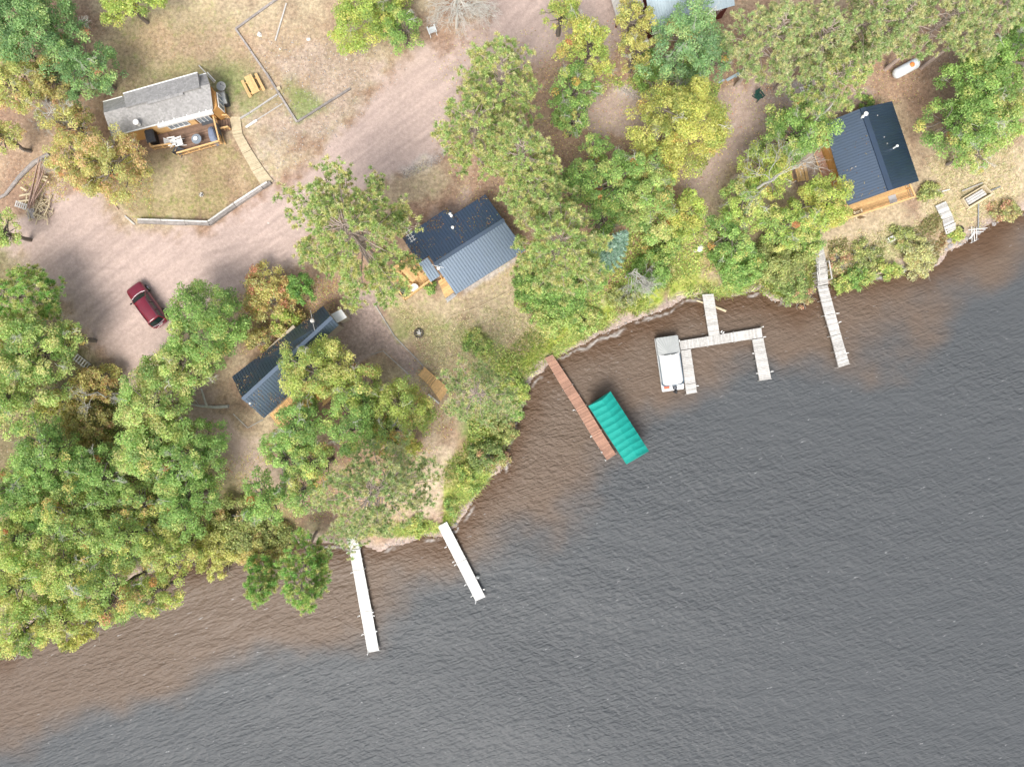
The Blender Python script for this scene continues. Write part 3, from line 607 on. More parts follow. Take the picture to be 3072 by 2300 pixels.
def pine(u, v, r_px, h, pal, label, seed, group=None, dens=1.0, tuft=.30, low=.45, lean=(0, 0), sparse=1.0, flat=.75):
    r = np.random.default_rng(seed); off = math.hypot(u * T - 1536, v * T - 1150); h = h * (1 - .22 * min(1, max(0, (off - 500) / 700))); zc = h * .74 + .8
    p, g = spot(u, v, zc); R = 1.12 * r_px * T / S * (H - zc) / H
    base = Vector((p.x - lean[0], p.y - lean[1], 0)); g = gz(base.x, base.y) if shore_d(np.array([base.x]), np.array([base.y]))[0] > 0 else -.05
    root = thing('pine_tree', label, 'pine tree', (base.x, base.y, g), 0, group)
    hh = h; ln = np.array([*lean, 0.0])
    tr0 = .05 + .016 * h
    axisf = lambda f: np.array([0, 0, hh * f]) + ln * np.clip(f / .74, 0, 1.2) ** 1.5
    spine = np.array([axisf(f) for f in np.linspace(0, 1, 8)]); spine[0, 2] = -.15; spine[1:-1, :2] += r.normal(0, .06, (6, 2))
    lines = [(spine, np.linspace(tr0, .03, 8))]; tp = []; td = []
    nb = int((24 + 8.5 * R) * dens)
    az0 = r.uniform(0, 6.28); asym = r.uniform(.1, .25); aph = r.uniform(0, 6.28)
    for i in range(nb):
        f = low + (1 - low) * (i + r.random()) / nb; q = (f - low) / (1 - low)
        prof = min(1, .7 + q * 1.5) * max(.08, (1 - q ** 2.6)) ** flat
        az = az0 + i * 2.39996 + r.normal(0, .3); L_ = R * prof * r.uniform(.68, 1.1) * (1 + asym * math.cos(2 * az + aph))
        s0 = axisf(f); d = np.array([math.cos(az), math.sin(az), .10 + .30 * q]); e = s0 + d * L_; e[2] = min(e[2], hh * 1.02)
        br = bent(s0, e, r, 5, .05); lines.append((br, np.linspace(.03 + .011 * L_, .012, 5)))
        ntw = max(3, int(L_ * 2.9 * sparse))
        for k in range(ntw):
            t = r.uniform(.28, 1.0) ** .8; b0 = br[0] + (br[-1] - br[0]) * t; b0[2] += .1 * L_ * math.sin(math.pi * t) * .8
            side = az + r.choice([-1, 1]) * r.uniform(.4, 1.25); l2 = r.uniform(.25, .75) * (.55 + .13 * L_)
            e2 = b0 + np.array([math.cos(side), math.sin(side), r.uniform(.15, .6)]) * l2
            if r.random() < .55: lines.append((np.array([b0, e2]), np.array([.018, .010])))
            tp.append(e2); td.append(unit(e2 - b0))
            if r.random() < .6: tp.append(b0 + (e2 - b0) * .45 + r.normal(0, .09, 3)); td.append(unit(e2 - b0))
        tp.append(e); td.append(unit(d))
    tp = np.array(tp); td = np.array(td); nt_ = len(tp)
    cols, wts = PAL[pal]; ci = r.choice(len(wts), nt_, p=wts); nn = 32
    idx = np.repeat(np.arange(nt_), nn); N = len(idx); sz = np.repeat(r.uniform(.75, 1.25, nt_), nn) * tuft
    dd = unit(unit(r.normal(size=(N, 3))) + td[idx] * .55 + np.array([0, 0, .42])); L2 = (sz * r.uniform(.7, 1.1, N))[:, None]
    wv = unit(np.cross(dd, r.normal(size=(N, 3)))) * (.022 * sz / .3)[:, None]; c0 = tp[idx] - dd * .02
    V = np.stack([c0 - wv, c0 + wv, c0 + dd * L2 + wv * .7, c0 + dd * L2 - wv * .7], 1).reshape(-1, 3)
    lc = cols[ci][idx]
    arr_mesh('crown', V, np.arange(N * 4).reshape(-1, 4), M['needle'], root, jitter(lc, N, r, .18))
    V, F = tubes(lines, 4); arr_mesh('trunk', V, F, M['pine_bark'], root, smooth=True)
    return root
def spruce(u, v, r_px, h, label, seed):
    r = np.random.default_rng(seed); zc = h * .7; p, g = spot(u, v, zc); R = r_px * T / S * (H - zc) / H * 1.15
    root = thing('spruce_tree', label, 'spruce tree', (p.x, p.y, g)); cols, wts = PAL['spruce']
    pos = []; dr = []
    for i in range(150):
        f = .12 + .87 * (i / 150); az = i * 2.39996; L_ = R * (1 - f) ** .75 * r.uniform(.85, 1.08); s0 = np.array([0, 0, h * f])
        d = np.array([math.cos(az), math.sin(az), -.18])
        m_ = max(3, int(L_ * 9)); t = np.linspace(.1, 1, m_)[:, None]; q = s0 + d * L_ * t; q[:, 2] += .12 * L_ * t[:, 0] ** 2
        pos.append(q); dr.append(np.repeat(d[None], m_, 0))
    pos = np.vstack(pos); dr = unit(np.vstack(dr)); nn = 12; idx = np.repeat(np.arange(len(pos)), nn); N = len(idx)
    dd = unit(dr[idx] + r.normal(0, .65, (N, 3))); wv = unit(np.cross(dd, r.normal(size=(N, 3)))) * .022; c0 = pos[idx] + r.normal(0, .03, (N, 3))
    V = np.stack([c0 - wv, c0 + wv, c0 + dd * .2 + wv * .5, c0 + dd * .2 - wv * .5], 1).reshape(-1, 3)
    arr_mesh('crown', V, np.arange(N * 4).reshape(-1, 4), M['needle'], root, jitter(1.15 * cols[r.choice(len(wts), len(pos), p=wts)][idx], N, r))
    V, F = tubes([(np.array([[0, 0, -.1], [0, 0, h * .5], [0, 0, h]]), [.13, .08, .02])], 6); arr_mesh('trunk', V, F, M['bark'], root, smooth=True)
def bare(u, v, r_px, h, label, seed, n=11, depth=3, droop=0.0, group=None, thick=1.0, mtl='silver_twig', spread=(0, 6.28)):
    r = np.random.default_rng(seed); zc = h * .75; p, g = spot(u, v, zc); R = r_px * T / S * (H - zc) / H
    root = thing('bare_tree', label, 'bare tree', (p.x, p.y, g), 0, group)
    spine = bent((0, 0, -.15), (r.normal(0, .3), r.normal(0, .3), h * .95), r, 6, .05); tr0 = (.05 + .017 * h) * thick
    V, F = tubes([(spine, np.linspace(tr0, .03, 6))], 6); arr_mesh('trunk', V, F, M[mtl], root, smooth=True)
    for i in range(n):
        az = r.uniform(*spread); s0 = spine[0] + (spine[-1] - spine[0]) * r.uniform(.45, .98)
        lines = fan(s0, (math.cos(az), math.sin(az), r.uniform(.0, .5) - droop), R * r.uniform(.4, .62), r, depth, .038 * thick)
        V, F = tubes(lines, 3); arr_mesh('dead_branch', V, F, M[mtl], root)
# ------------------------------------------------------------------ buildings
def V3(p): return Vector(p)
def rib_slope(mb, e0, e1, r1, r0, pitch=.29, h=.035):
    """ribbed sheet metal: eave e0->e1, ridge r0->r1"""
    e0, e1, r1, r0 = map(Vector, (e0, e1, r1, r0)); L_ = (e1 - e0).length; n = max(2, round(L_ / pitch))
    up = (e1 - e0).cross(r0 - e0).normalized()
    if up.z < 0: up = -up
    prof = []
    for i in range(n):
        for a, z in ((0, 0), (.70, 0), (.78, h), (.92, h)): prof.append(((i + a) / n, z))
    prof.append((1, 0)); vs = []
    for f, z in prof: vs += [e0.lerp(e1, f) + up * z, r0.lerp(r1, f) + up * z]
    k = len(vs); th = up * .07
    vs += [e0 - th, e1 - th, r1 - th, r0 - th]
    fs = [(2 * i, 2 * i + 2, 2 * i + 3, 2 * i + 1) for i in range(len(prof) - 1)]
    fs += [(k, k + 3, k + 2, k + 1), (0, k, k + 1, k - 2), (1, k - 1, k + 2, k + 3), (0, 1, k + 3, k), (k - 2, k + 1, k + 2, k - 1)]
    mb.add(vs, fs)
def inset_wall(mb, pts, z0, z1, ins):
    c = sum((Vector((p[0], p[1], 0)) for p in pts), Vector()) / len(pts); q = []
    for p in pts:
        d = Vector((p[0], p[1], 0)) - c; q.append(c + d * (1 - ins / d.length))
    mb.prism([(p.x, p.y, z1) for p in q], z1 - z0)
    return q
def gable_ends(mb, a0, a1, ra, b0, b1, rb, ins=.3):
    for p, q, t, o in ((a0, a1, ra, rb), (b0, b1, rb, ra)):
        p, q, t, o = map(Vector, (p, q, t, o)); d = (o - t).normalized() * ins; dz = Vector((0, 0, -.12)); w_ = d * .3
        m0 = (p + q) / 2; p = p.lerp(m0, .1); q = q.lerp(m0, .1)
        A = [p + d + dz, q + d + dz, t + d + dz]; B = [x + w_ for x in A]
        mb.add(A + B, [(0, 1, 2), (5, 4, 3), (0, 3, 4, 1), (1, 4, 5, 2), (2, 5, 3, 0)])
def rail(mb, p, q, z0, h=.9, n=6, bal=0, w=.09):
    p = Vector((p[0], p[1], z0)); q = Vector((q[0], q[1], z0)); e = Vector((0, 0, 1))
    mb.beam(p + e * h, q + e * h, .14, .05); mb.beam(p + e * .15, q + e * .15, .05, .08); mb.beam(p + e * (h - .12), q + e * (h - .12), .04, .09)
    for i in range(n + 1):
        a = p.lerp(q, i / n); mb.beam(a - e * .0, a + e * (h - .03), w, w)
    for i in range(bal):
        a = p.lerp(q, (i + .5) / bal); mb.beam(a + e * .17, a + e * (h - .1), .035, .035, random.uniform(.85, 1.1))
def window_on(root, a, b, z0, z1, out, name='window', frame='white_paint', glass='grey_glass', mull=1):
    """window on the wall line a->b (xy), facing out"""
    a = Vector((a[0], a[1], 0)); b = Vector((b[0], b[1], 0)); o = Vector((out[0], out[1], 0)).normalized(); f = MB(); g = MB()
    for zz in (z0, z1): f.beam(a + o * .03 + Vector((0, 0, zz)), b + o * .03 + Vector((0, 0, zz)), .08, .08)
    for i in range(mull + 2):
        p = a.lerp(b, i / (mull + 1)) + o * .034; f.beam(p + Vector((0, 0, z0)), p + Vector((0, 0, z1)), .07, .07)
    q = [a + o * .012, b + o * .012]
    g.hexa([(*(q[0].xy), z0), (*(q[1].xy), z0), (*((q[1] + o * .02).xy), z0), (*((q[0] + o * .02).xy), z0)], [(*(q[0].xy), z1), (*(q[1].xy), z1), (*((q[1] + o * .02).xy), z1), (*((q[0] + o * .02).xy), z1)])
    fo = f.build(name, frame, root, root); g.build('pane', glass, fo, root)
def vent_pipe(parent, root, u, v, z, h=.35, r=.07, m='white_paint', name='roof_vent', cap=True):
    p = P(u, v, z); mb = MB(); mb.lathe((p.x, p.y, z - .15), [(r, 0), (r, h), (r * .9, h + .01)], 10)
    if cap: mb.lathe((p.x, p.y, z - .15 + h + .02), [(r * 1.5, 0), (r * 1.6, .05), (r * .5, .12)], 12)
    return mb.build(name, m, parent, root)
def at_z(p, z): return P(p[0], p[1], z)

# grey shingled cabin ------------------------------------------------
ze, zr = 3.5, 4.75
NW, NE, SE, SW = [at_z(p, ze) for p in ((309, 306), (618, 221), (639, 328), (335, 408))]
RW, RE = at_z((311, 339), zr), at_z((629, 252), zr)
c = (NW + NE + SE + SW) / 4; g1 = gz(c.x, c.y)
cab = thing('cabin', 'small cabin with grey shingle roof, orange siding and a brown deck', 'cabin', (c.x, c.y, g1))
mb = MB(); inset_wall(mb, [SW, SE, NE, NW], g1 - .2, ze - .12, .55); gable_ends(mb, NW, SW, RW, NE, SE, RE, .45)
mb.build('wall', 'cedar_wall', cab, cab)
def thick_quad(mb, a, b, c_, d, th=.1, t=1.0):
    a, b, c_, d = map(Vector, (a, b, c_, d)); e = Vector((0, 0, th)); mb.hexa([a - e, b - e, c_ - e, d - e], [a, b, c_, d], t)
mb = MB(); thick_quad(mb, SW, SE, RE, RW); thick_quad(mb, RW, RE, NE, NW)
roof = mb.build('roof', 'shingle', cab, cab)
D = [at_z((369, 281), ze + .75), at_z((592, 218), ze + .75), at_z((599, 263), zr + .14), at_z((378, 323), zr + .14)]
mb = MB(); thick_quad(mb, D[3], D[2], D[1], D[0], .4); mb.build('shed_dormer', 'shingle', roof, cab, label='raised flat-pitched roof section over the back slope')
mb = MB(); mb.beam(at_z((440, 310), zr + .06), at_z((549, 280), zr + .06), .30, .09); mb.build('ridge_vent', 'shingle', roof, cab)
mb = MB()
for a, b in ((D[0], D[1]), (NW, at_z((367, 290), ze + .02)), (at_z((595, 227), ze), NE)): mb.beam(a + Vector((0, 0, -.06)), b + Vector((0, 0, -.06)), .10, .16)
mb.build('fascia', 'white_paint', roof, cab)
q0, q1 = at_z((472, 372), ze - .12), at_z((637, 329), ze - .12); o = (q1 - q0).normalized().cross(Vector((0, 0, 1)))
mb = MB(); mb.beam(q0 + o * .22, q1 + o * .22, .38, .26); aw = mb.build('rolled_awning', 'white_canvas', cab, cab, label='long white awning rolled up along the eave')
mb = MB()
for f in (.04, .12, .32, .55, .78, .9):
    a = q0.lerp(q1, f); mb = MB(); mb.beam(a - o * .18 + Vector((0, 0, .17)), a + o * .2 + Vector((0, 0, .17)), .09, .06); mb.build('bracket', 'white_paint', aw, cab)
mb = MB(); a, b = at_z((335, 409), ze - .06), at_z((470, 374), ze - .06); mb.beam(a, b, .14, .12); mb.build('gutter', 'white_paint', roof, cab)
vent_pipe(roof, cab, 415, 372, 4.0, .55, .17, 'white_paint', 'chimney_pipe')
# bay, windows, door
wS0, wS1 = at_z((478, 395), 1.5), at_z((640, 352), 1.5); wo = (wS1 - wS0).normalized().cross(Vector((0, 0, 1)))
mb = MB(); a, b = wS0.lerp(wS1, .01) , wS0.lerp(wS1, .72)
mb.hexa([(*(p.xy), 1.1) for p in (a, a + wo * .25, b + wo * .25, b)], [(*(p.xy), 3.25) for p in (a, a + wo * .25, b + wo * .25, b)]); mb.build('front_wall', 'new_wood', cab, cab)
window_on(cab, wS0.lerp(wS1, .25) + wo * .26, wS0.lerp(wS1, .60) + wo * .26, 1.9, 3.1, wo, mull=3)
window_on(cab, wS0.lerp(wS1, .76) + wo * .22, wS0.lerp(wS1, .98) + wo * .22, 1.5, 3.2, wo, 'patio_door', mull=2)
eo = (wS1 - wS0).normalized()
bp_ = [at_z((628, 258), 3.3), at_z((644, 275), 3.3), at_z((650, 318), 3.3), at_z((638, 338), 3.3)]
mb = MB(); mb.prism([bp_[3], bp_[2], bp_[1], bp_[0]], 2.3); mb.build('bay', 'cedar_wall', cab, cab, label='projecting orange wooden bay at the east end')
window_on(cab, bp_[1] + eo * .05, bp_[2] + eo * .05, 1.7, 3.0, eo, mull=2)
# deck
zd = 1.55
dk = MB(); dk.planks(at_z((505, 396), zd), at_z((648, 356), zd), at_z((667, 432), zd), at_z((540, 469), zd), 20, .05, .12, .25)
dk.planks(at_z((450, 409), zd), at_z((503.5, 396), zd), at_z((524, 440), zd), at_z((466, 450), zd), 11, .05, .12, .25)
deck = dk.build('deck', 'brown_deck', cab, cab, label='dark brown plank deck')
mb = MB()
rail(mb, at_z((542, 468), zd), at_z((667, 432), zd), zd, .85, 4, 30); rail(mb, at_z((467, 449), zd), at_z((524, 440), zd), zd, .85, 2, 12); rail(mb, at_z((450, 410), zd), at_z((466, 449), zd), zd, .85, 2, 10); rail(mb, at_z((651, 360), zd), at_z((668, 430), zd), zd, .85, 3, 16)
mb.build('railing', 'new_wood', deck, cab)
mb = MB(); mb.beam(at_z((653, 372), zd + .5), at_z((661, 405), zd + .5), .04, .9); mb.build('privacy_screen', 'charcoal', deck, cab)
mb = MB(); thick_quad(mb, at_z((607, 378), zd + .03), at_z((648, 366), zd + .03), at_z((650, 355), zd + .03), at_z((604, 366), zd + .03), .02); mb.build('door_mat', 'charcoal', deck, cab)
st = MB()
for i in range(5):
    a = at_z((655 + i * 7.5, 362 + i * -1), zd - .08 - i * .11); b = at_z((660 + i * 7.5, 398 - i * 1.5), zd - .08 - i * .11); st.beam(a, b, .26, .05, random.uniform(.8, 1.2))
st.build('steps', 'brown_deck', deck, cab)
mb = MB(); a, b = at_z((661, 391), 1.1), at_z((676, 433), 1.1); rail(mb, at_z((657, 352), 1.2), at_z((688, 352), 1.2), 1.0, .8, 2, 8); mb.build('stair_rail', 'new_wood', deck, cab); mb = MB(); rail(mb, at_z((662, 392), 1.2), at_z((690, 386), 1.2), .95, .8, 2, 8); mb.beam(a, b, .12, .12); mb.build('stair_rail', 'new_wood', deck, cab)

# propane-black cylinder by the wall, grill etc. on that deck
def box_grill(name, label, cat, c, rz, sx, sy, z, h, m_body, m_top):
    t = thing(name, label, cat, (c.x, c.y, z), rz)
    mb = MB(); mb.box((0, 0, h * .45), (sx * .92, sy * .92, h * .9 - .02)); mb.build('cabinet', m_body, t)
    pts = [(-sx / 2, h * .9), (-sx / 2, h * 1.02), (-sx * .28, h * 1.2), (sx * .28, h * 1.2), (sx / 2, h * 1.02), (sx / 2, h * .9)]
    mb = MB(); vs = [(x, -sy / 2, z_) for x, z_ in pts] + [(x, sy / 2, z_) for x, z_ in pts]; n = 6
    mb.add(vs, [tuple(range(n)), tuple(range(2 * n - 1, n - 1, -1))] + [(i, i + n, (i + 1) % n + n, (i + 1) % n) for i in range(n)]); mb.build('lid', m_top, t)
    mb = MB(); mb.beam((-sx * .53, -sy * .3, h * .95), (-sx * .53, sy * .3, h * .95), .04, .04); mb.build('handle', 'grey_metal', t)
    return t
p = at_z((464, 418), zd); box_grill('storage_box', 'large charcoal storage box at the west end of the brown deck', 'box', p, math.radians(15), .85, 1.25, zd, .85, 'black', 'charcoal')
p = at_z((466, 390), 1.1); t = thing('gas_cylinder', 'black gas cylinder standing against the orange cabin wall', 'gas cylinder', (p.x, p.y, g1))
mb = MB(); mb.lathe((0, 0, 0), [(.2, 0), (.22, .08), (.22, .75), (.15, .9), (.05, .94)], 16); mb.build('cylinder_body', 'black', t, smooth=False)
mb = MB(); mb.lathe((0, 0, .94), [(.06, 0), (.06, .12), (.03, .15)], 10); mb.build('valve', 'chrome', t)
p = at_z((648, 413), zd); t = thing('covered_grill', 'barbecue grill under a blue-grey fabric cover on the brown deck', 'grill', (p.x, p.y, zd), math.radians(-75))
mb = MB(); n = 12; vs = []
for z_, sx, sy in ((0, .80, .42), (.5, .78, .38), (.85, .74, .36), (1.05, .5, .26), (1.12, .3, .1)):
    for j in range(n):
        a = 2 * math.pi * j / n; k_ = 1 + .06 * math.cos(3 * a + z_ * 4); vs.append((sx * math.copysign(abs(math.cos(a)) ** .6, math.cos(a)) * k_, sy * math.copysign(abs(math.sin(a)) ** .6, math.sin(a)) * k_, z_))
mb.add(vs, [(i * n + j, i * n + (j + 1) % n, (i + 1) * n + (j + 1) % n, (i + 1) * n + j) for i in range(4) for j in range(n)] + [tuple(range(4 * n, 5 * n))]); mb.build('cover', 'slate_blue', t, smooth=False)
mb = MB(); mb.box((0, 0, .04), (.9, .5, .06)); mb.build('base', 'black', t)
p = at_z((589, 417), zd + .7); t = thing('round_table', 'round glass patio table with a white bowl, in the middle of the brown deck', 'table', (p.x, p.y, zd))
mb = MB(); mb.lathe((0, 0, .68), [(.02, 0), (.46, 0), (.48, .02), (.02, .025)], 28); mb.build('tabletop', 'grey_glass', t)
mb = MB()
for a in range(12): mb.beam((.04 * math.cos(a * .5236), .04 * math.sin(a * .5236), .71), (.45 * math.cos(a * .5236), .45 * math.sin(a * .5236), .71), .03, .015)
mb.build('spoke', 'grey_metal', t)
for a in range(4):
    mb = MB(); mb.tube([(.3 * math.cos(a * 1.57), .3 * math.sin(a * 1.57), .68), (.4 * math.cos(a * 1.57), .4 * math.sin(a * 1.57), 0)], .02); mb.build('leg', 'grey_metal', t)
mb = MB(); mb.lathe((p.x - .05, p.y + .02, zd + .72), [(.10, 0), (.19, .06), (.2, .09), (.15, .08), (.03, .05)], 18); solo(mb, 'bowl', 'white_plastic', 'white bowl on the round glass patio table', 'bowl')
def garden_chair(name, label, loc, rz, m, z, group=None):
    t = thing(name, label, 'chair', (loc.x, loc.y, z), rz, group)
    mb = MB(); mb.planks((-.28, -.28, .42), (.28, -.28, .42), (.28, .28, .36), (-.28, .28, .36), 5, .03, .1); mb.build('seat', m, t)
    mb = MB(); mb.planks((-.26, .27, .38), (-.30, .58, 1.0), (.30, .58, 1.0), (.26, .27, .38), 5, .03, .1); mb.build('backrest', m, t)
    for s in (-1, 1):
        mb = MB(); mb.beam((s * .36, -.34, .60), (s * .36, .42, .58), .13, .03); mb.build('armrest', m, t)
        mb = MB(); mb.beam((s * .33, -.27, 0), (s * .33, -.27, .6), .08, .05); mb.build('leg', m, t)
        mb = MB(); mb.beam((s * .33, .50, 0), (s * .31, -.05, .38), .05, .09); mb.build('leg', m, t)
    return t
p = at_z((524, 430), zd); ch_w = garden_chair('patio_chair', 'white patio chair on the left of the pair at the deck notch', p, math.radians(100), 'white_plastic', zd, 'white patio chairs on the brown deck')
p = at_z((542, 431), zd); copy_thing(ch_w, (p.x, p.y, zd), math.radians(-70), 'white patio chair on the right of the pair at the deck notch')
p = at_z((544, 455), zd); garden_chair('patio_chair', 'dark wicker patio chair in the corner of the brown deck', p, math.radians(150), 'charcoal', zd)
# things round the grey cabin
p = GT(487, 218); box_grill('air_conditioner', 'grey cabinet with a pale lid outside the east wall of the shingled cabin', 'cabinet', at_z((676, 305), .95), math.radians(-78), 1.25, .85, .93, .9, 'charcoal', 'grey_canvas')
p = at_z((670, 266), 1.5); t = thing('satellite_dish', 'pale grey satellite dish beside the grey cabinet', 'satellite dish', (p.x, p.y, gz(p.x, p.y)))
mb = MB(); mb.tube([(0, 0, -.1), (0, 0, 1.0)], .04); mb.build('pole', 'grey_metal', t)
mb = MB(); mb.lathe((0, 0, 1.0), [(.03, 0), (.28, .04), (.44, .12), (.46, .14), (.43, .14), (.25, .07), (.02, .03)], 24); mb.build('dish', 'grey_canvas', t)
mb = MB(); mb.tube([(.3, 0, 1.08), (.1, .05, 1.45)], .015); mb.ell((.1, .05, 1.47), (.06, .06, .05)); mb.build('receiver_arm', 'charcoal', t)
p = GT(480, 247); mb = MB(); mb.lathe((p.x, p.y, p.z - .02), [(.22, 0), (.24, .4), (.26, .42), (.24, .44), (.05, .5)], 18); solo(mb, 'bucket', 'grey_canvas', 'small pale lidded bucket at the foot of the deck steps', 'bucket')
p0, p1 = at_z((594, 194), 1.1), at_z((641, 246), 3.0); t = thing('leaning_pole', 'pale weathered pole leaning against the north-east corner of the shingled cabin', 'pole', (p0.x, p0.y, gz(p0.x, p0.y)))
mb = MB(); mb.beam((0, 0, 0), (*(p1 - p0).xy, 2.0), .10, .06); mb.build('board', 'silver_wood', t); mb = MB(); q = (p1 - p0).xy * .5; mb.beam((q[0] + .12, q[1] + .1, 1.1), ((p1 - p0).x + .12, (p1 - p0).y + .1, 2.05), .1, .04); mb.build('crosspiece', 'white_paint', t)

# navy cabin in the middle --------------------------------------------
ze, zr = 3.4, 4.7
g2 = gz(*at_z((1390, 740), 1).xy)
eN = [at_z(p, ze) for p in ((1206, 713), (1344, 621), (1364, 642), (1456, 583))]; RN, RS = at_z((1511, 660.5), zr), at_z((1304, 793), zr)
eS = [at_z((1368, 883), ze), at_z((1577, 751), ze)]; jn = [at_z((1255, 787), ze + .75), at_z((1283, 772), ze + 1.0)]
cen = (eN[3] + RS) / 2
cab2 = thing('cabin', 'cabin with black and slate metal roof and a fenced deck, behind the tall middle pine', 'cabin', (cen.x, cen.y, g2))
ax = (RN - RS).normalized(); per = (eS[0] - RS); per = Vector((per.x, per.y, 0)).normalized()
wN0 = RS - per * 3.0; 
mb = MB(); pts = [eS[0], eS[1], eN[3], eN[3] - ax * (eN[3] - eN[2]).length * 1.6]; pts[3] = Vector((*(RS.xy + (eN[3] - RN).xy), ze))
inset_wall(mb, pts, g2 - .2, ze - .1, .55); gable_ends(mb, pts[3], pts[0], RS, pts[2], pts[1], RN, .4)
wp = [eN[0], jn[0], jn[1], at_z((1362, 700), ze), eN[1]]
inset_wall(mb, wp, g2 - .2, ze - .14, .5); mb.build('wall', 'tan_wall', cab2, cab2)
mb = MB(); rib_slope(mb, eS[0], eS[1], RN, RS)
mb.build('roof', 'navy_metal', cab2, cab2, label='slope of slate-looking metal facing the lake')
mb = MB(); NWc = Vector((*(RS.xy + (eN[3] - RN).xy), ze)); rib_slope(mb, NWc, eN[3], RN, RS)
# wing slope: continues the north slope down and out to the west
w0, w1 = eN[0] + Vector((0, 0, -.12)), eN[1] + Vector((0, 0, -.12)); wj = Vector((*(jn[0].xy), ze + .78)); wk = Vector((*(w1.xy + (jn[0] - eN[0]).xy), ze + .78))
rib_slope(mb, w0, w1, wk, wj)
roof = mb.build('roof', 'navy_metal', cab2, cab2, label='black metal slope facing the drive, with a lower wing')
mb = MB(); mb.beam(RS - ax * .05 + Vector((0, 0, .02)), RN + ax * .05 + Vector((0, 0, .02)), .36, .07); mb.build('ridge_cap', 'navy_metal', roof, cab2)
for u, v, z in ((1351, 644, 3.7), (1354.5, 649, 3.75), (1358.5, 684, 4.15)): vent_pipe(roof, cab2, u, v, z, .4, .09)
pr = [at_z(p, z) for p, z in (((1292, 846), 3.15), ((1321, 827), 3.15), ((1283, 772), 3.7), ((1256, 790), 3.7))]
mb = MB(); rib_slope(mb, pr[0], pr[1], pr[2], pr[3]); mb.build('porch_roof', 'navy_metal', cab2, cab2, label='small slate porch roof over the deck door')
mb = MB()
for q in (pr[0], pr[1]): mb = MB(); mb.beam((q.x, q.y, g2), (q.x, q.y, 3.1), .12, .12); mb.build('porch_post', 'new_wood', cab2, cab2)
pass
so_ = per; window_on(cab2, (eS[0] - per * .5 + ax * 2).xy, (eS[0] - per * .5 + ax * 4).xy, 2.0, 3.1, so_); window_on(cab2, (eS[0] - per * .5 + ax * 5).xy, (eS[0] - per * .5 + ax * 6.6).xy, 2.0, 3.1, so_)
zd = 1.45
dq = [at_z(p, zd) for p in ((1160, 815), (1217, 901), (1294, 843), (1237, 757))]
mb = MB(); mb.planks(dq[0], dq[1], dq[2], dq[3], 24, .05, .10, .2); deck = mb.build('deck', 'new_wood', cab2, cab2, label='honey-coloured square deck')
mb = MB(); rail(mb, dq[0], dq[1], zd, .8, 4, 20); rail(mb, dq[1], dq[2], zd, .8, 4, 18); mb.build('railing', 'new_wood', deck, cab2)
sp_ = [at_z(p, 1.25) for p in ((1314, 843), (1333, 830), (1361, 876), (1336, 894))]
mb = MB(); mb.planks(sp_[3], sp_[2], sp_[1], sp_[0], 14, .05, .10, .2); mb.build('side_landing', 'new_wood', cab2, cab2, label='narrow wooden landing beside the porch')
mb = MB(); mb.planks(at_z((1336, 896), 1.05), at_z((1361, 878), 1.05), at_z((1366, 886), 1.05), at_z((1342, 905), 1.05), 3, .05, .1); mb.beam(at_z((1340, 908), 1.5), at_z((1370, 884), 1.5), .06, .06); mb.build('steps', 'mat_grey', cab2, cab2)
p = at_z((1316, 806), 4.75); mb = MB(); mb.tube([(p.x, p.y, 4.3), (p.x, p.y, 6.0)], .035); mb.tube([(p.x - .5, p.y + .15, 5.9), (p.x + .6, p.y - .1, 5.9)], .02); mb.box((p.x, p.y, 4.95), (.28, .22, .12), .5); mb.build('service_mast', 'white_paint', roof, cab2)

# long narrow cabin lower left --------------------------------------------
ze, zr = 3.3, 5.0
g3 = gz(*at_z((850, 1080), 1).xy)
Wc, Nc = at_z((696, 1130), ze), at_z((969, 918), ze); R0, R1 = at_z((728, 1198), zr), at_z((996, 952), zr); S0 = at_z((792, 1254), ze)
R1 = Vector((R1.x, R1.y, zr)); S1 = S0 + (Vector((*(R1 - R0).xy, 0))) * .72; Rm = R0.lerp(R1, .72); S2 = Rm.lerp(S1, .36); S3 = R1 + (S2 - Rm)
cen = (Wc + Nc + S0) / 3
cab3 = thing('cabin', 'long narrow cabin with a black metal roof half hidden under oaks', 'cabin', (cen.x, cen.y, g3))
mb = MB(); inset_wall(mb, [Wc, S0, S1, Wc + (S1 - S0)], g3 - .2, ze - .1, .55); inset_wall(mb, [Wc.lerp(Nc, .5), Vector((*(Rm.lerp(S2, .85).xy), ze)), Vector((*(R1.lerp(S3, .85).xy), ze)), Nc], g3 - .2, ze - .15, .3); gable_ends(mb, Wc, S0, R0, Nc, S3, R1, .3); mb.build('wall', 'tan_wall', cab3, cab3)
mb = MB(); rib_slope(mb, Wc, Nc, R1, R0); roof = mb.build('roof', 'navy_metal', cab3, cab3, label='black metal slope facing the parking area')
mb = MB(); rib_slope(mb, S0, S1, Rm, R0); rib_slope(mb, S2 + Vector((0, 0, .01)), S3, R1, Rm + (R1 - Rm).normalized() * .02); mb.build('roof', 'navy_metal', cab3, cab3, label='slate metal slope facing the lake')
mb = MB(); mb.beam(R0 + Vector((0, 0, .03)), R1 + Vector((0, 0, .03)), .36, .07); mb.build('ridge_cap', 'navy_metal', roof, cab3)
vent_pipe(roof, cab3, 940, 963, 4.6, .5, .12, 'silver_wood'); vent_pipe(roof, cab3, 752, 1209, 4.9, .3, .06)
mb = MB(); a, b = at_z((931, 930), 4.2), at_z((945, 996), 4.9); mb.tube([a, b], .025); mb.build('cable', 'silver_wood', roof, cab3)
sh = [at_z(p, 3.2) for p in ((993, 943), (1023, 927), (1041, 952), (1011, 968))]
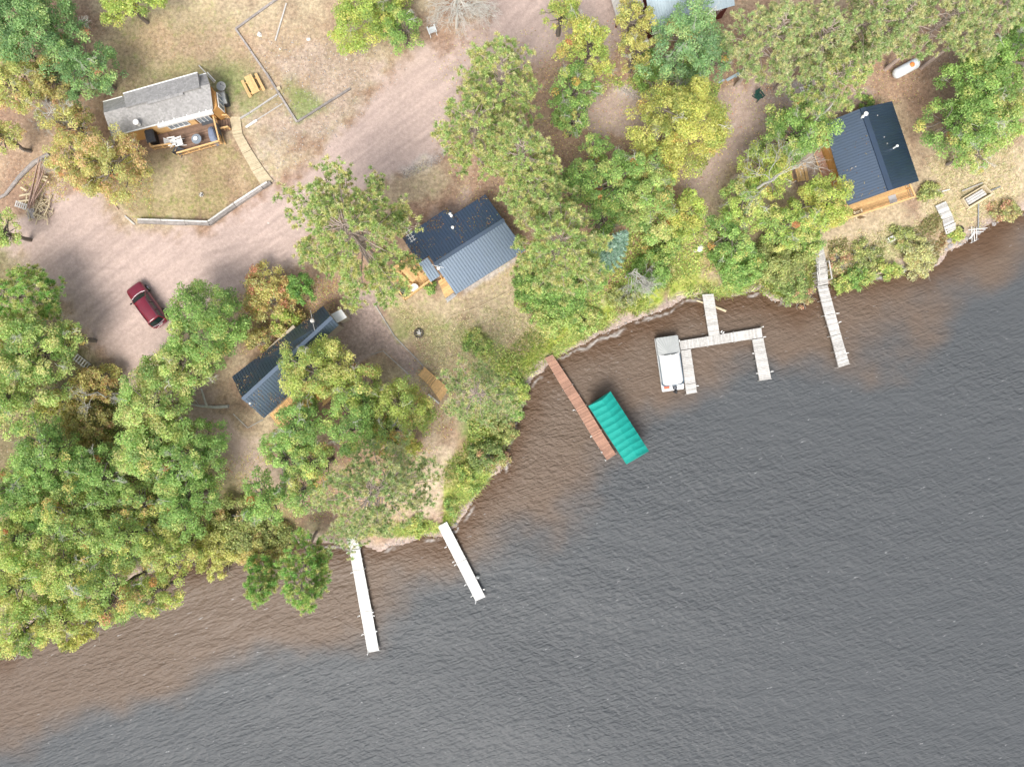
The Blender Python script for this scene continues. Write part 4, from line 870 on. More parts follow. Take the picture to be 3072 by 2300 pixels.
mb = MB(); thick_quad(mb, sh[3], sh[2], sh[1], sh[0], .12); so2 = mb.build('entry_roof', 'white_paint', cab3, cab3, label='flat white roof over the boxed entry')
mb = MB(); inset_wall(mb, sh[::-1], g3 - .1, 3.07, .12); mb.build('entry', 'tan_wall', cab3, cab3)
mb = MB(); a, b = at_z((976, 1000), 2.3), at_z((1000, 983), 2.3); mb.beam(a, b, .42, .06); mb.build('door_hood', 'white_paint', cab3, cab3)
zd = 1.35; mb = MB(); dd_ = (S1 - S0).normalized(); do = Vector((*(S0 - R0).xy, 0)).normalized(); a = Vector((*S0.xy, zd)) - do * .3 + Vector((0, 0, 0)); L_ = 7.2
mb.planks(a, a + do * 1.7, a + do * 1.7 + dd_ * 4.9, a + dd_ * 4.9, 30, .05, .1, .2); mb.planks(a + do * .2 + dd_ * 4.92, a + do * 3.0 + dd_ * 4.92, a + do * 3.0 + dd_ * L_, a + do * .2 + dd_ * L_, 14, .05, .1, .2)
deck = mb.build('deck', 'new_wood', cab3, cab3, label='honey-coloured deck under the oak branches')
mb = MB(); rail(mb, a + do * 3.0 + dd_ * 4.95, a + do * 3.0 + dd_ * L_, zd, .8, 3, 14); mb.build('railing', 'new_wood', deck, cab3)
window_on(cab3, (S0 - do * .45 + dd_ * 1.5).xy, (S0 - do * .45 + dd_ * 3.1).xy, 2.0, 3.0, do)
p = at_z((927, 1222), 2.2); t = thing('kettle_grill', 'kettle grill with a pale dome lid on the deck under the oaks', 'grill', (p.x, p.y, zd))
mb = MB(); mb.ell((0, 0, .75), (.28, .28, .2)); mb.build('bowl', 'black', t)
mb = MB(); mb.ell((0, 0, .82), (.29, .29, .2)); mb.build('lid', 'grey_metal', t)
for k in range(3):
    mb = MB(); mb.tube([(.15 * math.cos(k * 2.1), .15 * math.sin(k * 2.1), .65), (.32 * math.cos(k * 2.1), .32 * math.sin(k * 2.1), 0)], .02); mb.build('leg', 'grey_metal', t)

cab3_R0, cab3_R1 = R0.copy(), R1.copy()
# navy cabin on the right -----------------------------------------------
ze, zr = 3.3, 4.25
A0, A1, B1, B0 = [at_z(p, ze) for p in ((2471, 370), (2542, 617), (2757, 543), (2676, 304))]; R0, R1 = at_z((2587, 324), zr), at_z((2671, 571), zr)
cen = (A0 + A1 + B0 + B1) / 4; g4 = gz(cen.x, cen.y)
cab4 = thing('cabin', 'cabin with a wide slate and black metal roof and lakeside deck, at the right', 'cabin', (cen.x, cen.y, g4))
lo = (A1 - A0).normalized(); B1s = B1 - lo * 1.3; A1s = A1 - lo * 1.3; R1s = R1 - lo * 1.3
mb = MB(); inset_wall(mb, [A0, A1s, B1s, B0], g4 - .2, ze - .1, .5); gable_ends(mb, A0, B0, R0, A1s, B1s, R1s, .35); mb.build('wall', 'cedar_wall', cab4, cab4)
mb = MB(); rib_slope(mb, A0, A1, R1, R0, .27); roof = mb.build('roof', 'navy_metal', cab4, cab4, label='slate metal slope on the west')
mb = MB(); rib_slope(mb, B1, B0, R0, R1, .27); roof2 = mb.build('roof', 'navy_metal', cab4, cab4, label='black metal slope on the east')
mb = MB(); mb.beam(R0 + Vector((0, 0, .03)), R1 + Vector((0, 0, .03)), .5, .07); mb.build('ridge_cap', 'navy_metal', roof, cab4)
vent_pipe(roof, cab4, 2591, 347, 4.3, .55, .13); vent_pipe(roof, cab4, 2585, 353, 4.2, .3, .08); vent_pipe(roof2, cab4, 2683, 443, 3.9, .6, .08)
for u, v in ((2632, 347), (2652, 412), (2661, 431)): vent_pipe(roof2, cab4, u, v, 3.9, .2, .045, 'silver_wood', cap=False)
for u, v in ((2555, 505), (2567, 500)): vent_pipe(roof, cab4, u, v, 3.75, .2, .045, 'silver_wood', cap=False)
zd = 1.45
dq = [at_z(p, zd) for p in ((2512, 634), (2718, 562), (2732, 597), (2526, 663))]; ins = [dq[0] - Vector((0, 0, 0)), dq[1]]
ext = (dq[0] - dq[3]).normalized() * 1.4
mb = MB(); mb.planks(dq[3], dq[2], dq[1] + ext, dq[0] + ext, 16, .05, .1, .2); deck = mb.build('deck', 'new_wood', cab4, cab4, label='honey-coloured deck facing the lake')
mb = MB(); rail(mb, dq[3], dq[2], zd, .8, 7, 46); rail(mb, dq[2], dq[1] + ext * .6, zd, .8, 2, 10); rail(mb, dq[3], dq[0], zd, .8, 1, 8); mb.build('railing', 'new_wood', deck, cab4)
mb = MB(); q = at_z((2678, 597), zd + .02); 
mb.box((q.x, q.y, zd + .03), (.75, .75, .03), math.radians(18)); mb.build('rug', 'mat_grey', deck, cab4)
mb = MB(); mb.planks(at_z((2443, 455), 1.3), at_z((2462, 447), 1.3), at_z((2501, 545), 1.3), at_z((2478, 552), 1.3), 24, .05, .1, .15); sd_ = mb.build('side_deck', 'red_wood', cab4, cab4, label='narrow reddish walkway along the west wall')
mb = MB(); mb.planks(at_z((2440, 458), 1.2), at_z((2451, 454), 1.2), at_z((2480, 540), 1.2), at_z((2470, 545), 1.2), 2, .05, .1, .1); mb.build('bench', 'new_wood', sd_, cab4)
lw = (A1 - A0).cross(Vector((0, 0, 1))).normalized(); lw = -lw if lw.x > 0 else lw
window_on(cab4, (A0 - lw * .45 + lo * 3.2).xy, (A0 - lw * .45 + lo * 4.6).xy, 1.9, 3.1, lw); window_on(cab4, (A0 - lw * .4 + lo * 5.4).xy, (A0 - lw * .4 + lo * 6.3).xy, 1.4, 3.15, lw, 'door', mull=0)
p = at_z((2567, 645), zd); garden_chair('deck_chair', 'brown slatted chair at the west end of the lakeside deck', p, math.radians(200), 'pale_wood', zd)

# pale metal barn at the top edge --------------------------------------------
ze = 3.6; zr = 5.2
b0, b1 = at_z((1954, 88), ze), at_z((2205, 17), ze); n_ = (b1 - b0).normalized().cross(Vector((0, 0, 1))); n_ = -n_ if n_.y < 0 else n_
r0 = b0 + n_ * 4.2 + Vector((0, 0, 1.6)); r1 = b1 + n_ * 4.2 + Vector((0, 0, 1.6)); c0 = b0 + n_ * 8.4; c1 = b1 + n_ * 8.4
g5 = gz(*b0.xy); barn = thing('barn', 'metal barn with a pale blue-white ribbed roof, cut by the top edge', 'barn', (b0.x, b0.y, g5))
mb = MB(); inset_wall(mb, [b0, b1, c1, c0], g5 - .2, ze - .1, .5); gable_ends(mb, b0, c0, r0, b1, c1, r1, .35); mb.build('wall', 'dark_red_paint', barn, barn)
mb = MB(); rib_slope(mb, b0, b1, r1, r0, .26, .04); mb.build('roof', 'pale_metal', barn, barn); mb = MB(); rib_slope(mb, c1, c0, r0, r1, .26, .04); mb.build('roof', 'pale_metal', barn, barn)
ax_ = (b1 - b0).normalized(); lt = [b0 - ax_ * 2.6 + Vector((0, 0, -1.0)) + n_ * 2.4, b0 + ax_ * .1 + Vector((0, 0, -.4)) + n_ * 2.4, c0 + ax_ * .1 + Vector((0, 0, -.4)), c0 - ax_ * 2.6 + Vector((0, 0, -1.0))]
mb = MB(); thick_quad(mb, *lt, .08); mb.build('lean_to_roof', 'grey_wood', barn, barn); mb = MB()
for q in (lt[0], lt[3], lt[0].lerp(lt[3], .5)): mb = MB(); mb.beam((q.x + .2, q.y, g5 - .1), (q.x + .2, q.y, q.z - .1), .14, .14); mb.build('post', 'dark_red_paint', barn, barn)
# ------------------------------------------------------------------ docks
def dock_post(mb, p, top, r=.035): mb.tube([(p.x, p.y, -1.2), (p.x, p.y, top)], r, 7)
def quad_px(pts, z): return [at_z(p, z) for p in pts]
def seg_dock(name, label, sections, m, pitch=.15, joint=True, var=.12, posts=None, zt=.5, group=None, gap=.10, cleats=()):
    """sections: list of quads (near-left, near-right, far-right, far-left) in photo pixels"""
    q0 = quad_px(sections[0], zt); t = thing(name, label, 'dock', ((q0[0].x + q0[1].x) / 2, (q0[0].y + q0[1].y) / 2, 0), 0, group)
    fr = MB()
    for s in sections:
        a, b, c_, d = quad_px(s, zt); n = max(2, round((d - a).length / pitch)); mb = MB(); mb.planks(a, b, c_, d, n, .045, gap, var); mb.build('deck_section', m, t, t)
        e = Vector((0, 0, .13)); i1 = (b - a).normalized() * .04
        fr.beam(a - e + i1, d - e + i1, .05, .15); fr.beam(b - e - i1, c_ - e - i1, .05, .15)
        k = max(2, round((d - a).length / 2.6))
        for i in range(k + 1):
            f = i / k
            if i == 0 and s is sections[0]: continue
            for p in (a.lerp(d, f), b.lerp(c_, f)): dock_post(fr, p + (p - (a.lerp(d, f) + b.lerp(c_, f)) / 2).normalized() * .06, zt - .06, .03)
    fr.build('frame', 'grey_metal' if m in ('dock_white',) else 'grey_wood', t, t)
    for u, v in (posts or ()):
        p = at_z((u, v), zt); mb = MB(); dock_post(mb, p, zt + .42, .045); mb.lathe((p.x, p.y, zt + .42), [(.05, 0), (.055, .03), (.02, .05)], 8); mb.build('post', 'white_plastic', t, t)
    for u, v, du, dv in cleats:
        p = at_z((u, v), zt); d = Vector((du, -dv, 0)).normalized(); mb = MB(); mb.beam(p, p + d * .2 + Vector((0, 0, .02)), .08, .05); mb.beam(p + d * .16, p + d * .17 + Vector((0, 0, .2)), .07, .07); mb.build('cleat', 'white_plastic', t, t)
    return t
seg_dock('dock', 'long white dock, leftmost on the lake, with a seam near shore', [((1035, 1592), (1063, 1587), (1079, 1644), (1047, 1648.5)), ((1047.5, 1650), (1079.5, 1645.5), (1091, 1707), (1058.5, 1710)), ((1059, 1710.6), (1091.2, 1707.6), (1115, 1831), (1081, 1835)), ((1081.3, 1835.5), (1115.2, 1831.6), (1137, 1951), (1103.6, 1957))], 'dock_white', .42, var=.07, gap=.05,
         posts=[(1093, 1706), (1105, 1957)], cleats=[(1116, 1836, 1, -.3), (1119, 1846, 1, -.2), (1127, 1894, 1, -.6), (1080, 1846, -1, .2), (1091, 1901, -1, .3), (1046, 1655, -1, .3), (1059, 1716, -1, .2)])
d2 = seg_dock('dock', 'white dock slanting out from the sandy point, second from the left', [((1313, 1578), (1340, 1564), (1398, 1676), (1370, 1690)), ((1370.3, 1690.6), (1398.3, 1676.6), (1456, 1790), (1427, 1802.5))], 'dock_white', .5, var=.07, gap=.05,
         cleats=[(1340, 1639, -1, .4), (1363, 1684, -1, .2), (1369, 1692, -1, .4), (1399, 1752, -1, .4), (1418, 1786, -1, .5), (1449, 1768, 1, -.4), (1428, 1803, -.3, 1)])
p = at_z((1433, 1731), .35); mb = MB(); mb.ell((p.x, p.y, .2), (.2, .2, .26)); mb.tube([(p.x, p.y, .42), (p.x - .12, p.y + .06, .52)], .03); solo(mb, 'fender_buoy', 'grey_canvas', 'round grey buoy tied to the side of the slanting white dock', 'buoy', smooth=True)
seg_dock('dock', 'red-brown plank dock beside the teal boat canopy', [((1634, 1074), (1657.6, 1063), (1717, 1153), (1690, 1169)), ((1690.6, 1170), (1717.6, 1154), (1757, 1215), (1729, 1230)), ((1729.6, 1231), (1757.6, 1216), (1803, 1290), (1774, 1306)), ((1774.6, 1307), (1803.5, 1291), (1848, 1362), (1820.6, 1380))], 'red_wood', .16, var=.2,
         posts=[(1804, 1355), (1815, 1379)], cleats=[(1776, 1308, -1, .4), (1724, 1229, -1, .3)])
seg_dock('dock', 'U-shaped pale grey plank dock holding the white covered boat', [((2107, 883), (2141, 881.5), (2159, 1003), (2127, 1008)), ((2042, 1050), (2038, 1023), (2284, 983), (2288, 1012)), ((2043, 1052), (2072, 1047), (2087, 1148), (2055, 1153)), ((2055.3, 1154), (2087.2, 1149), (2090.6, 1177), (2060, 1182.6)), ((2257, 1019), (2290, 1013.5), (2314, 1137), (2279, 1142))], 'silver_wood', .17, var=.16,
         posts=[(2285, 981)], cleats=[(2163, 998, .3, -1), (2168, 1001, .5, -1), (2290, 1011, 1, -.1), (2262, 1060, -1, 0), (2274, 1120, -1, 0), (2312, 1115, 1, -.2), (2039, 1025, -.4, -1), (2089, 1157, 1, 0)])
t = seg_dock('dock', 'long weathered plank dock at the right with handrails on shore', [((2444, 752), (2469, 738), (2482, 800), (2451, 806)), ((2451.3, 807), (2482.2, 801), (2484, 851), (2454, 858)), ((2453, 859), (2483, 854.5), (2506, 939), (2475, 946)), ((2475.3, 947), (2506.3, 940), (2522, 1000), (2493, 1008)), ((2493.3, 1009), (2522.3, 1001), (2549, 1092), (2516.6, 1102.5))], 'silver_wood', .17, var=.2, zt=.72, posts=[],
         cleats=[(2516, 968, 1, -.6), (2538, 1060, 1, -.3), (2509, 940, 1, 0), (2478, 947, -1, .2), (2512, 1068, -1, .3)])
mb = MB()
for l in (((2487, 782), (2496, 836)), ((2457, 792), (2460, 845)), ((2452, 816), (2455, 838))):
    a, b = at_z(l[0], 1.5), at_z(l[1], 1.5); mb.beam(a, b, .10, .06)
    for q in (a, b, a.lerp(b, .5)): mb.beam((q.x, q.y, .2), (q.x, q.y, 1.47), .08, .08)
mb.build('handrail', 'silver_wood', t, t)
mb = MB(); a, b = at_z((2090, 901), .12), at_z((2178, 933), .1); mb.tube([a, a.lerp(b, .5) + Vector((0, .06, 0)), b], [.09, .12, .13], 9); solo(mb, 'log', 'pale_wood', 'pale log floating across under the grey U-shaped dock', 'log')

# ------------------------------------------------------------------ boats
def rounded(n, L0, L1, W, rf, rb, k=6):
    """outline (x along, y across) bow +x"""
    def arc(cx, cy, r, a0, a1): return [(cx + r * math.cos(math.radians(a0 + (a1 - a0) * i / k)), cy + r * math.sin(math.radians(a0 + (a1 - a0) * i / k))) for i in range(k + 1)]
    return arc(L1 - rf, -(W - rf), rf, -90, 0) + arc(L1 - rf, W - rf, rf, 0, 90) + arc(L0 + rb, W - rb, rb, 90, 180) + arc(L0 + rb, -(W - rb), rb, 180, 270)
def boat_frame(a, b):  # bow point, stern point in metres
    d = (a - b); return math.atan2(d.y, d.x), d.length
def motor(par, x, y, z, m='black'):
    mb = MB(); mb.ell((x, y, z + .32), (.24, .16, .22)); c_ = mb.build('motor', m, par, smooth=True)
    mb = MB(); mb.beam((x - .02, y, z + .2), (x - .06, y, z - .6), .18, .10); mb.beam((x - .12, y, z - .45), (x - .1, y, z - .62), .08, .2); mb.build('motor_leg', 'charcoal', c_)
    mb = MB(); mb.beam((x + .2, y, z + .18), (x + .45, y, z + .1), .2, .12); mb.build('motor_bracket', 'grey_metal', c_)
bow, stern = at_z((1999, 1010), .8), at_z((2022, 1171), .8); rz, Lb = boat_frame(bow, stern); mid = (bow + stern) / 2; Wb = 1.10; Lh = Lb / 2
bt = thing('pontoon_boat', 'white pontoon boat under a white mooring cover with a grey front', 'boat', (mid.x, mid.y, 0), rz)
for s in (-1, 1):
    mb = MB(); mb.tube([(-Lh * .97, s * .78, .08), (-Lh * .9, s * .78, .1), (Lh * .85, s * .78, .1), (Lh * .98, s * .78, .24)], [.12, .28, .28, .08], 12); mb.build('pontoon', 'grey_metal', bt, smooth=True)
mb = MB(); mb.prism([(x, y, .48) for x, y in rounded(0, -Lh, Lh, Wb, .12, .12)], .12); mb.build('deck', 'boat_white', bt)
mb = MB(); ol = rounded(0, -Lh * .80, Lh * .985, Wb * .97, .1, .25)
vs = [(x, y, .485) for x, y in ol] + [(x, y, .98) for x, y in ol] + [(x * .99, y * .96, .98) for x, y in ol] + [(x * .99, y * .96, .485) for x, y in ol]; n = len(ol)
mb.add(vs, [(i + k * n, (i + 1) % n + k * n, (i + 1) % n + (k + 1) * n, i + (k + 1) * n) for k in range(3) for i in range(n)]); fen = mb.build('fence', 'boat_blue', bt)
# pleated grey front cover, radiating from the peak of the white cover
mb = MB(); xs, xe = Lh * .34, Lh * 1.0; N = 28; pk = (xs - .15, 0, 1.22); ring = []
for i in range(N + 1):
    f = i / N * 3
    if f < .8: q = (xs + (xe - xs) * f / .8, -Wb)
    elif f < 2.2: q = (xe, -Wb + 2 * Wb * (f - .8) / 1.4)
    else: q = (xe - (xe - xs) * (f - 2.2) / .8, Wb)
    ring.append((q[0], q[1], 1.0 + (.02 if i % 2 else -.01)))
mb.add([pk] + ring + [(x, y, z - .32) for x, y, z in ring], [(0, i + 1, i + 2) for i in range(N)] + [(i + 1, i + N + 2, i + N + 3, i + 2) for i in range(N)]); mb.build('front_cover', 'grey_canvas', bt)
mb = MB(); nx_, ny_ = 30, 16; vs = []
for i in range(nx_ + 1):
    x = -Lh * .80 + (xs + .12 + Lh * .80) * i / nx_
    for j in range(ny_ + 1):
        y = -1 + 2 * j / ny_; fx_ = (i / nx_); wv = Wb * (.995 if fx_ > .16 else .995 - .30 * (1 - fx_ / .16) ** 2)
        notch = .34 * (1 - abs(y)) * (-1) if i == nx_ else 0
        z = 1.0 + .30 * (1 - y ** 2) ** .8 * (.55 + .45 * math.sin(math.pi * min(1, fx_ * 1.4) * .5)) - (.07 if fx_ < .25 and abs(y) < .4 else 0) * math.sin(fx_ * 12) ** 2 + .014 * math.sin(9 * x + 4 * y) 
        if abs(y) == 1: z -= .28
        if i == 0: z -= .30
        vs.append((x + notch, y * wv, z))
mb.add(vs, [(i * (ny_ + 1) + j, (i + 1) * (ny_ + 1) + j, (i + 1) * (ny_ + 1) + j + 1, i * (ny_ + 1) + j + 1) for i in range(nx_) for j in range(ny_)]); cv = mb.build('mooring_cover', 'white_canvas', bt, smooth=True)
mb = MB(); mb.tube([(x, y * 1.0, .80) for x, y in rounded(0, -Lh * .81, Lh * .9, Wb * 1.005, .1, .33)[7:] if x < Lh * .6], .02, 5); mb.build('cover_cord', 'boat_blue', cv)
motor(bt, -Lh - .12, -.18, .45)
mb = MB(); mb.box((-Lh * .90, -.18, .55), (.3, .42, .12)); mb.build('motor_well', 'charcoal', bt)
p = bt.location; a = Vector((math.cos(rz), math.sin(rz), 0)); b_ = Vector((-a.y, a.x, 0)); q = p - a * Lh * .89 - b_ * .72
q = at_z((2000, 1160), .6); mb = MB(); mb.box((q.x, q.y, .60), (.42, .52, .14), rz); mb.box((q.x, q.y, .69), (.12, .46, .06), rz); solo(mb, 'life_jacket', 'coral', 'coral red life jacket on the stern of the white covered boat', 'life jacket')
# teal canopy lift with a boat under it
zc_ = 2.5
k4 = [at_z(p, zc_) for p in ((1766, 1217), (1831.5, 1173.5), (1947.5, 1353), (1880.5, 1392))]; rg = [at_z((1806, 1199), zc_ + .32), at_z((1912, 1369), zc_ + .32)]
mid = sum(k4, Vector()) / 4; lf = thing('boat_lift', 'boat lift with a ribbed teal canvas canopy beside the red-brown dock', 'boat lift', (mid.x, mid.y, 0))
mb = MB(); NP = 10; sub = 6
for (e0, e1, r0, r1) in ((k4[0], k4[3], rg[0], rg[1]), (k4[1], k4[2], rg[0], rg[1])):
    rows = []
    for i in range(NP * sub + 1):
        f = i / (NP * sub); ph = (i % sub) / sub; sag = -(.075 + .03 * math.sin(i // sub * 2.3 + e0.x) ** 2) * math.sin(math.pi * ph)
        e_ = e0.lerp(e1, f); r_ = r0.lerp(r1, f); row = []
        for j in range(5): row.append(e_.lerp(r_, j / 4) + Vector((0, 0, sag * (1 - .0 * j) + (.05 * math.sin(math.pi * j / 4)) + .012 * math.sin(i * 1.7 + j * 2.1) * math.sin(math.pi * ph))))
        row.insert(0, row[0] + (e_ - r_).normalized() * .03 + Vector((0, 0, -.38))); rows.append(row)
    n = 6; vs = [p for r_ in rows for p in r_]; mb.add(vs, [(i * n + j, i * n + j + 1, (i + 1) * n + j + 1, (i + 1) * n + j) for i in range(len(rows) - 1) for j in range(n - 1)])
for a, b, c_ in ((k4[0], k4[1], rg[0]), (k4[3], k4[2], rg[1])):
    d = Vector((0, 0, -.38)); mb.add([a, c_, b, b + d, a + d], [(0, 1, 2), (0, 2, 3, 4)])
can = mb.build('canopy', 'teal_canvas', lf, lf)
mb = MB()
for i in range(NP + 1):
    f = i / NP; mb.tube([k4[0].lerp(k4[3], f) + Vector((0, 0, -.03)), rg[0].lerp(rg[1], f) + Vector((0, 0, -.03)), k4[1].lerp(k4[2], f) + Vector((0, 0, -.03))], .02, 5)
mb.build('bow', 'grey_metal', can, lf)
ins = lambda p: mid + (p - mid) * .9
for p in k4:
    q = ins(p); mb = MB(); mb.tube([(q.x, q.y, -1.3), (q.x, q.y, zc_ - .15)], .05, 8); mb.build('post', 'grey_metal', lf, lf)
mb = MB(); ii_ = [ins(p) for p in k4]
for i in range(4): a, b = ii_[i], ii_[(i + 1) % 4]; mb.beam((a.x, a.y, -.35), (b.x, b.y, -.35), .1, .12); mb.beam((a.x, a.y, zc_ - .2), (b.x, b.y, zc_ - .2), .06, .06)
mb.build('lift_frame', 'grey_metal', lf, lf)
ab = ((k4[2] + k4[3]) / 2 - (k4[0] + k4[1]) / 2); rz2 = math.atan2(ab.y, ab.x); sc_ = (H - .7) / (H - zc_)
bm = Vector((mid.x, mid.y, 0)); b2 = thing('pontoon_boat', 'grey pontoon boat mostly hidden beneath the teal canopy', 'boat', (bm.x, bm.y, 0), rz2 + math.pi)
for s in (-1, 1):
    mb = MB(); mb.tube([(-3.0, s * .72, .3), (-2.9, s * .72, .3), (2.8, s * .72, .3), (3.25, s * .72, .42)], [.12, .27, .27, .06], 10); mb.build('pontoon', 'grey_metal', b2, smooth=True)
mb = MB(); mb.prism([(x, y, .68) for x, y in rounded(0, -3.2, 3.2, 1.1, .15, .1)], .1); mb.build('deck', 'grey_canvas', b2)
mb = MB(); ol = rounded(0, -2.8, 3.05, 1.08, .15, .15); n = len(ol)
vs = [(x, y, .69) for x, y in ol] + [(x, y, 1.2) for x, y in ol] + [(x * .985, y * .96, 1.2) for x, y in ol] + [(x * .985, y * .96, .69) for x, y in ol]
mb.add(vs, [(i + k * n, (i + 1) % n + k * n, (i + 1) % n + (k + 1) * n, i + (k + 1) * n) for k in range(3) for i in range(n)]); mb.build('fence', 'boat_white', b2)
mb = MB(); mb.box((1.6, 0, .95), (.6, 1.7, .5)); mb.box((-2.2, .4, .95), (.6, 1.0, .5)); mb.build('bench_seat', 'grey_canvas', b2)
motor(b2, -3.35, .0, .6, 'grey_canvas')

# ------------------------------------------------------------------ red car
fr_, re_ = at_z((390, 858), 1.3), at_z((476, 975), 1.3); rz, Lc = boat_frame(fr_, re_); mid = (at_z((393, 856), .95) + at_z((482, 975), .95)) / 2; mid = at_z((440, 914), 1.6)
car = thing('parked_car', 'dark red estate car parked on the pale dirt lot', 'car', (mid.x, mid.y, gz(mid.x, mid.y) + .02), rz)
st_ = [(2.32, .68, .42, .68), (2.25, .84, .32, .82), (2.0, .91, .25, .92), (1.6, .92, .25, .98), (1.15, .925, .25, 1.02), (.5, .925, .25, 1.04), (-.6, .925, .25, 1.05), (-1.5, .915, .25, 1.06), (-2.0, .89, .27, 1.03), (-2.2, .82, .32, .96), (-2.30, .70, .42, .80)]
mb = MB(); vs = []
for x, w_, z0, z1 in st_: vs += [(x, -w_ * .88, z0), (x, -w_, z0 + (z1 - z0) * .35), (x, -w_ * .985, z0 + (z1 - z0) * .75), (x, -w_ * .90, z1 - .02), (x, -w_ * .45, z1 + .035), (x, w_ * .45, z1 + .035), (x, w_ * .90, z1 - .02), (x, w_ * .985, z0 + (z1 - z0) * .75), (x, w_, z0 + (z1 - z0) * .35), (x, w_ * .88, z0)]
n = 10; k = len(st_); fs = [(i * n + j, (i + 1) * n + j, (i + 1) * n + (j + 1) % n, i * n + (j + 1) % n) for i in range(k - 1) for j in range(n)] + [tuple(range(n - 1, -1, -1))[::-1], tuple((k - 1) * n + j for j in range(n))[::-1]]
mb.add(vs, fs); body = mb.build('body', 'car_red', car, smooth=True)
md = body.modifiers.new('sub', 'SUBSURF'); md.levels = md.render_levels = 2
zb = 1.03; cz = [(1.04, .78, zb), (.38, .66, 1.55), (-1.95, .63, 1.60), (-2.18, .72, zb)]
mb = MB()
def gl(pts): mb.add(pts, [tuple(range(len(pts)))])
L_ = lambda i, s: (cz[i][0], s * cz[i][1], cz[i][2])
mb.add([L_(0, -1), L_(0, 1), L_(1, 1), L_(1, -1), (1.17, 0, zb + .02), (.46, 0, 1.59)], [(0, 4, 5, 3), (4, 1, 2, 5)]); mb.build('windscreen', 'car_glass', car)
mb = MB(); mb.add([L_(3, 1), L_(3, -1), L_(2, -1), L_(2, 1), (-2.28, 0, zb + .05), (-2.03, 0, 1.62)], [(0, 4, 5, 3), (4, 1, 2, 5)]); mb.build('rear_window', 'car_glass', car)
for s in (-1, 1):
    mb = MB(); gl([L_(0, s), L_(1, s), L_(2, s), L_(3, s)][::s]); mb.build('side_window', 'car_glass', car)
    mb = MB()
    for x in (-.2, -1.1):
        f = .02; mb.beam((x, s * (.775 + f), zb), (x - .06, s * (.655 + f), 1.56), .07, .03)
    mb.beam((1.04, s * .79, zb), (.38, s * .67, 1.56), .07, .04); mb.beam((-2.18, s * .735, zb), (-1.95, s * .645, 1.6), .10, .05); mb.build('pillar', 'car_red', car)
    mb = MB(); mb.tube([(.2, s * .60, 1.62), (.05, s * .6, 1.68), (-1.7, s * .57, 1.71), (-1.85, s * .57, 1.65)], .022, 6); mb.build('roof_rail', 'charcoal', car)
    mb = MB(); mb.ell((.80, s * 1.04, 1.10), (.07, .13, .09)); mb.beam((.83, s * .86, 1.06), (.81, s * .98, 1.08), .06, .05); mb.build('mirror', 'black', car)
    mb = MB(); mb.ell((2.13, s * .62, .72), (.13, .17, .09)); mb.build('headlight', 'chrome', car)
    mb = MB(); mb.ell((-2.19, s * .70, .88), (.10, .10, .17)); mb.build('tail_light', 'red_lens', car)
    for x in (1.42, -1.42):
        mb = MB(); wv = MB(); vs = []
        prof = [(.20, -.10), (.30, -.11), (.335, -.07), (.335, .07), (.30, .11), (.20, .10)]; NN = 22
        for r_, y_ in prof: vs += [(x + r_ * math.cos(2 * math.pi * j / NN), s * .86 + y_, .335 + r_ * math.sin(2 * math.pi * j / NN)) for j in range(NN)]
        mb.add(vs, [(i * NN + j, i * NN + (j + 1) % NN, ((i + 1) % 6) * NN + (j + 1) % NN, ((i + 1) % 6) * NN + j) for i in range(6) for j in range(NN)]); wh = mb.build('wheel', 'rubber', car)
        rm = MB(); vs = [(x, s * .968, .335)] + [(x + .21 * math.cos(2 * math.pi * j / NN), s * .98, .335 + .21 * math.sin(2 * math.pi * j / NN)) for j in range(NN)]; rm.add(vs, [(0, j + 1, (j + 1) % NN + 1) for j in range(NN)])
        for a in range(5): rm.beam((x, s * .985, .335), (x + .19 * math.cos(a * 1.2566), s * .99, .335 + .19 * math.sin(a * 1.2566)), .05, .03)
        rm.build('rim', 'chrome', wh)
        ar = MB(); ar.tube([(x + .39 * math.cos(a), s * .905, .335 + .39 * math.sin(a)) for a in [math.pi * q / 8 for q in range(-1, 10)]], .035, 5); ar.build('wheel_arch', 'black', car)
mb = MB(); vs = []
for x, w_, z_ in ((.46, .60, 1.585), (.38, .665, 1.56), (.1, .675, 1.60), (-.8, .672, 1.64), (-1.8, .65, 1.635), (-1.97, .635, 1.61)):
    vs += [(x, -w_, z_ - .03), (x, -w_ * .86, z_ + .035), (x, 0, z_ + .065), (x, w_ * .86, z_ + .035), (x, w_, z_ - .03)]
mb.add(vs, [(i * 5 + j, (i + 1) * 5 + j, (i + 1) * 5 + j + 1, i * 5 + j + 1) for i in range(5) for j in range(4)] + [(0, 1, 2, 3, 4), (29, 28, 27, 26, 25)]); mb.build('roof', 'car_red', car, smooth=True)
mb = MB(); mb.tube([(1.07, -.80, zb + .01), (1.20, -.4, zb + .03), (1.23, 0, zb + .045), (1.20, .4, zb + .03), (1.07, .8, zb + .01)], .022, 5); mb.build('windscreen_trim', 'grey_metal', car)
mb = MB(); mb.tube([(-2.2, -.76, .99), (-2.31, -.4, 1.0), (-2.335, 0, 1.01), (-2.31, .4, 1.0), (-2.2, .76, .99)], .035, 6); mb.build('tailgate_trim', 'chrome', car)
mb = MB(); mb.box((-2.36, 0, .74), (.02, .42, .12)); mb.build('number_plate', 'white_paint', car)
mb = MB(); mb.tube([(-2.16, -.83, .5), (-2.36, -.45, .52), (-2.39, 0, .52), (-2.36, .45, .52), (-2.16, .83, .5)], .09, 8); mb.build('bumper', 'car_red', car, smooth=True)
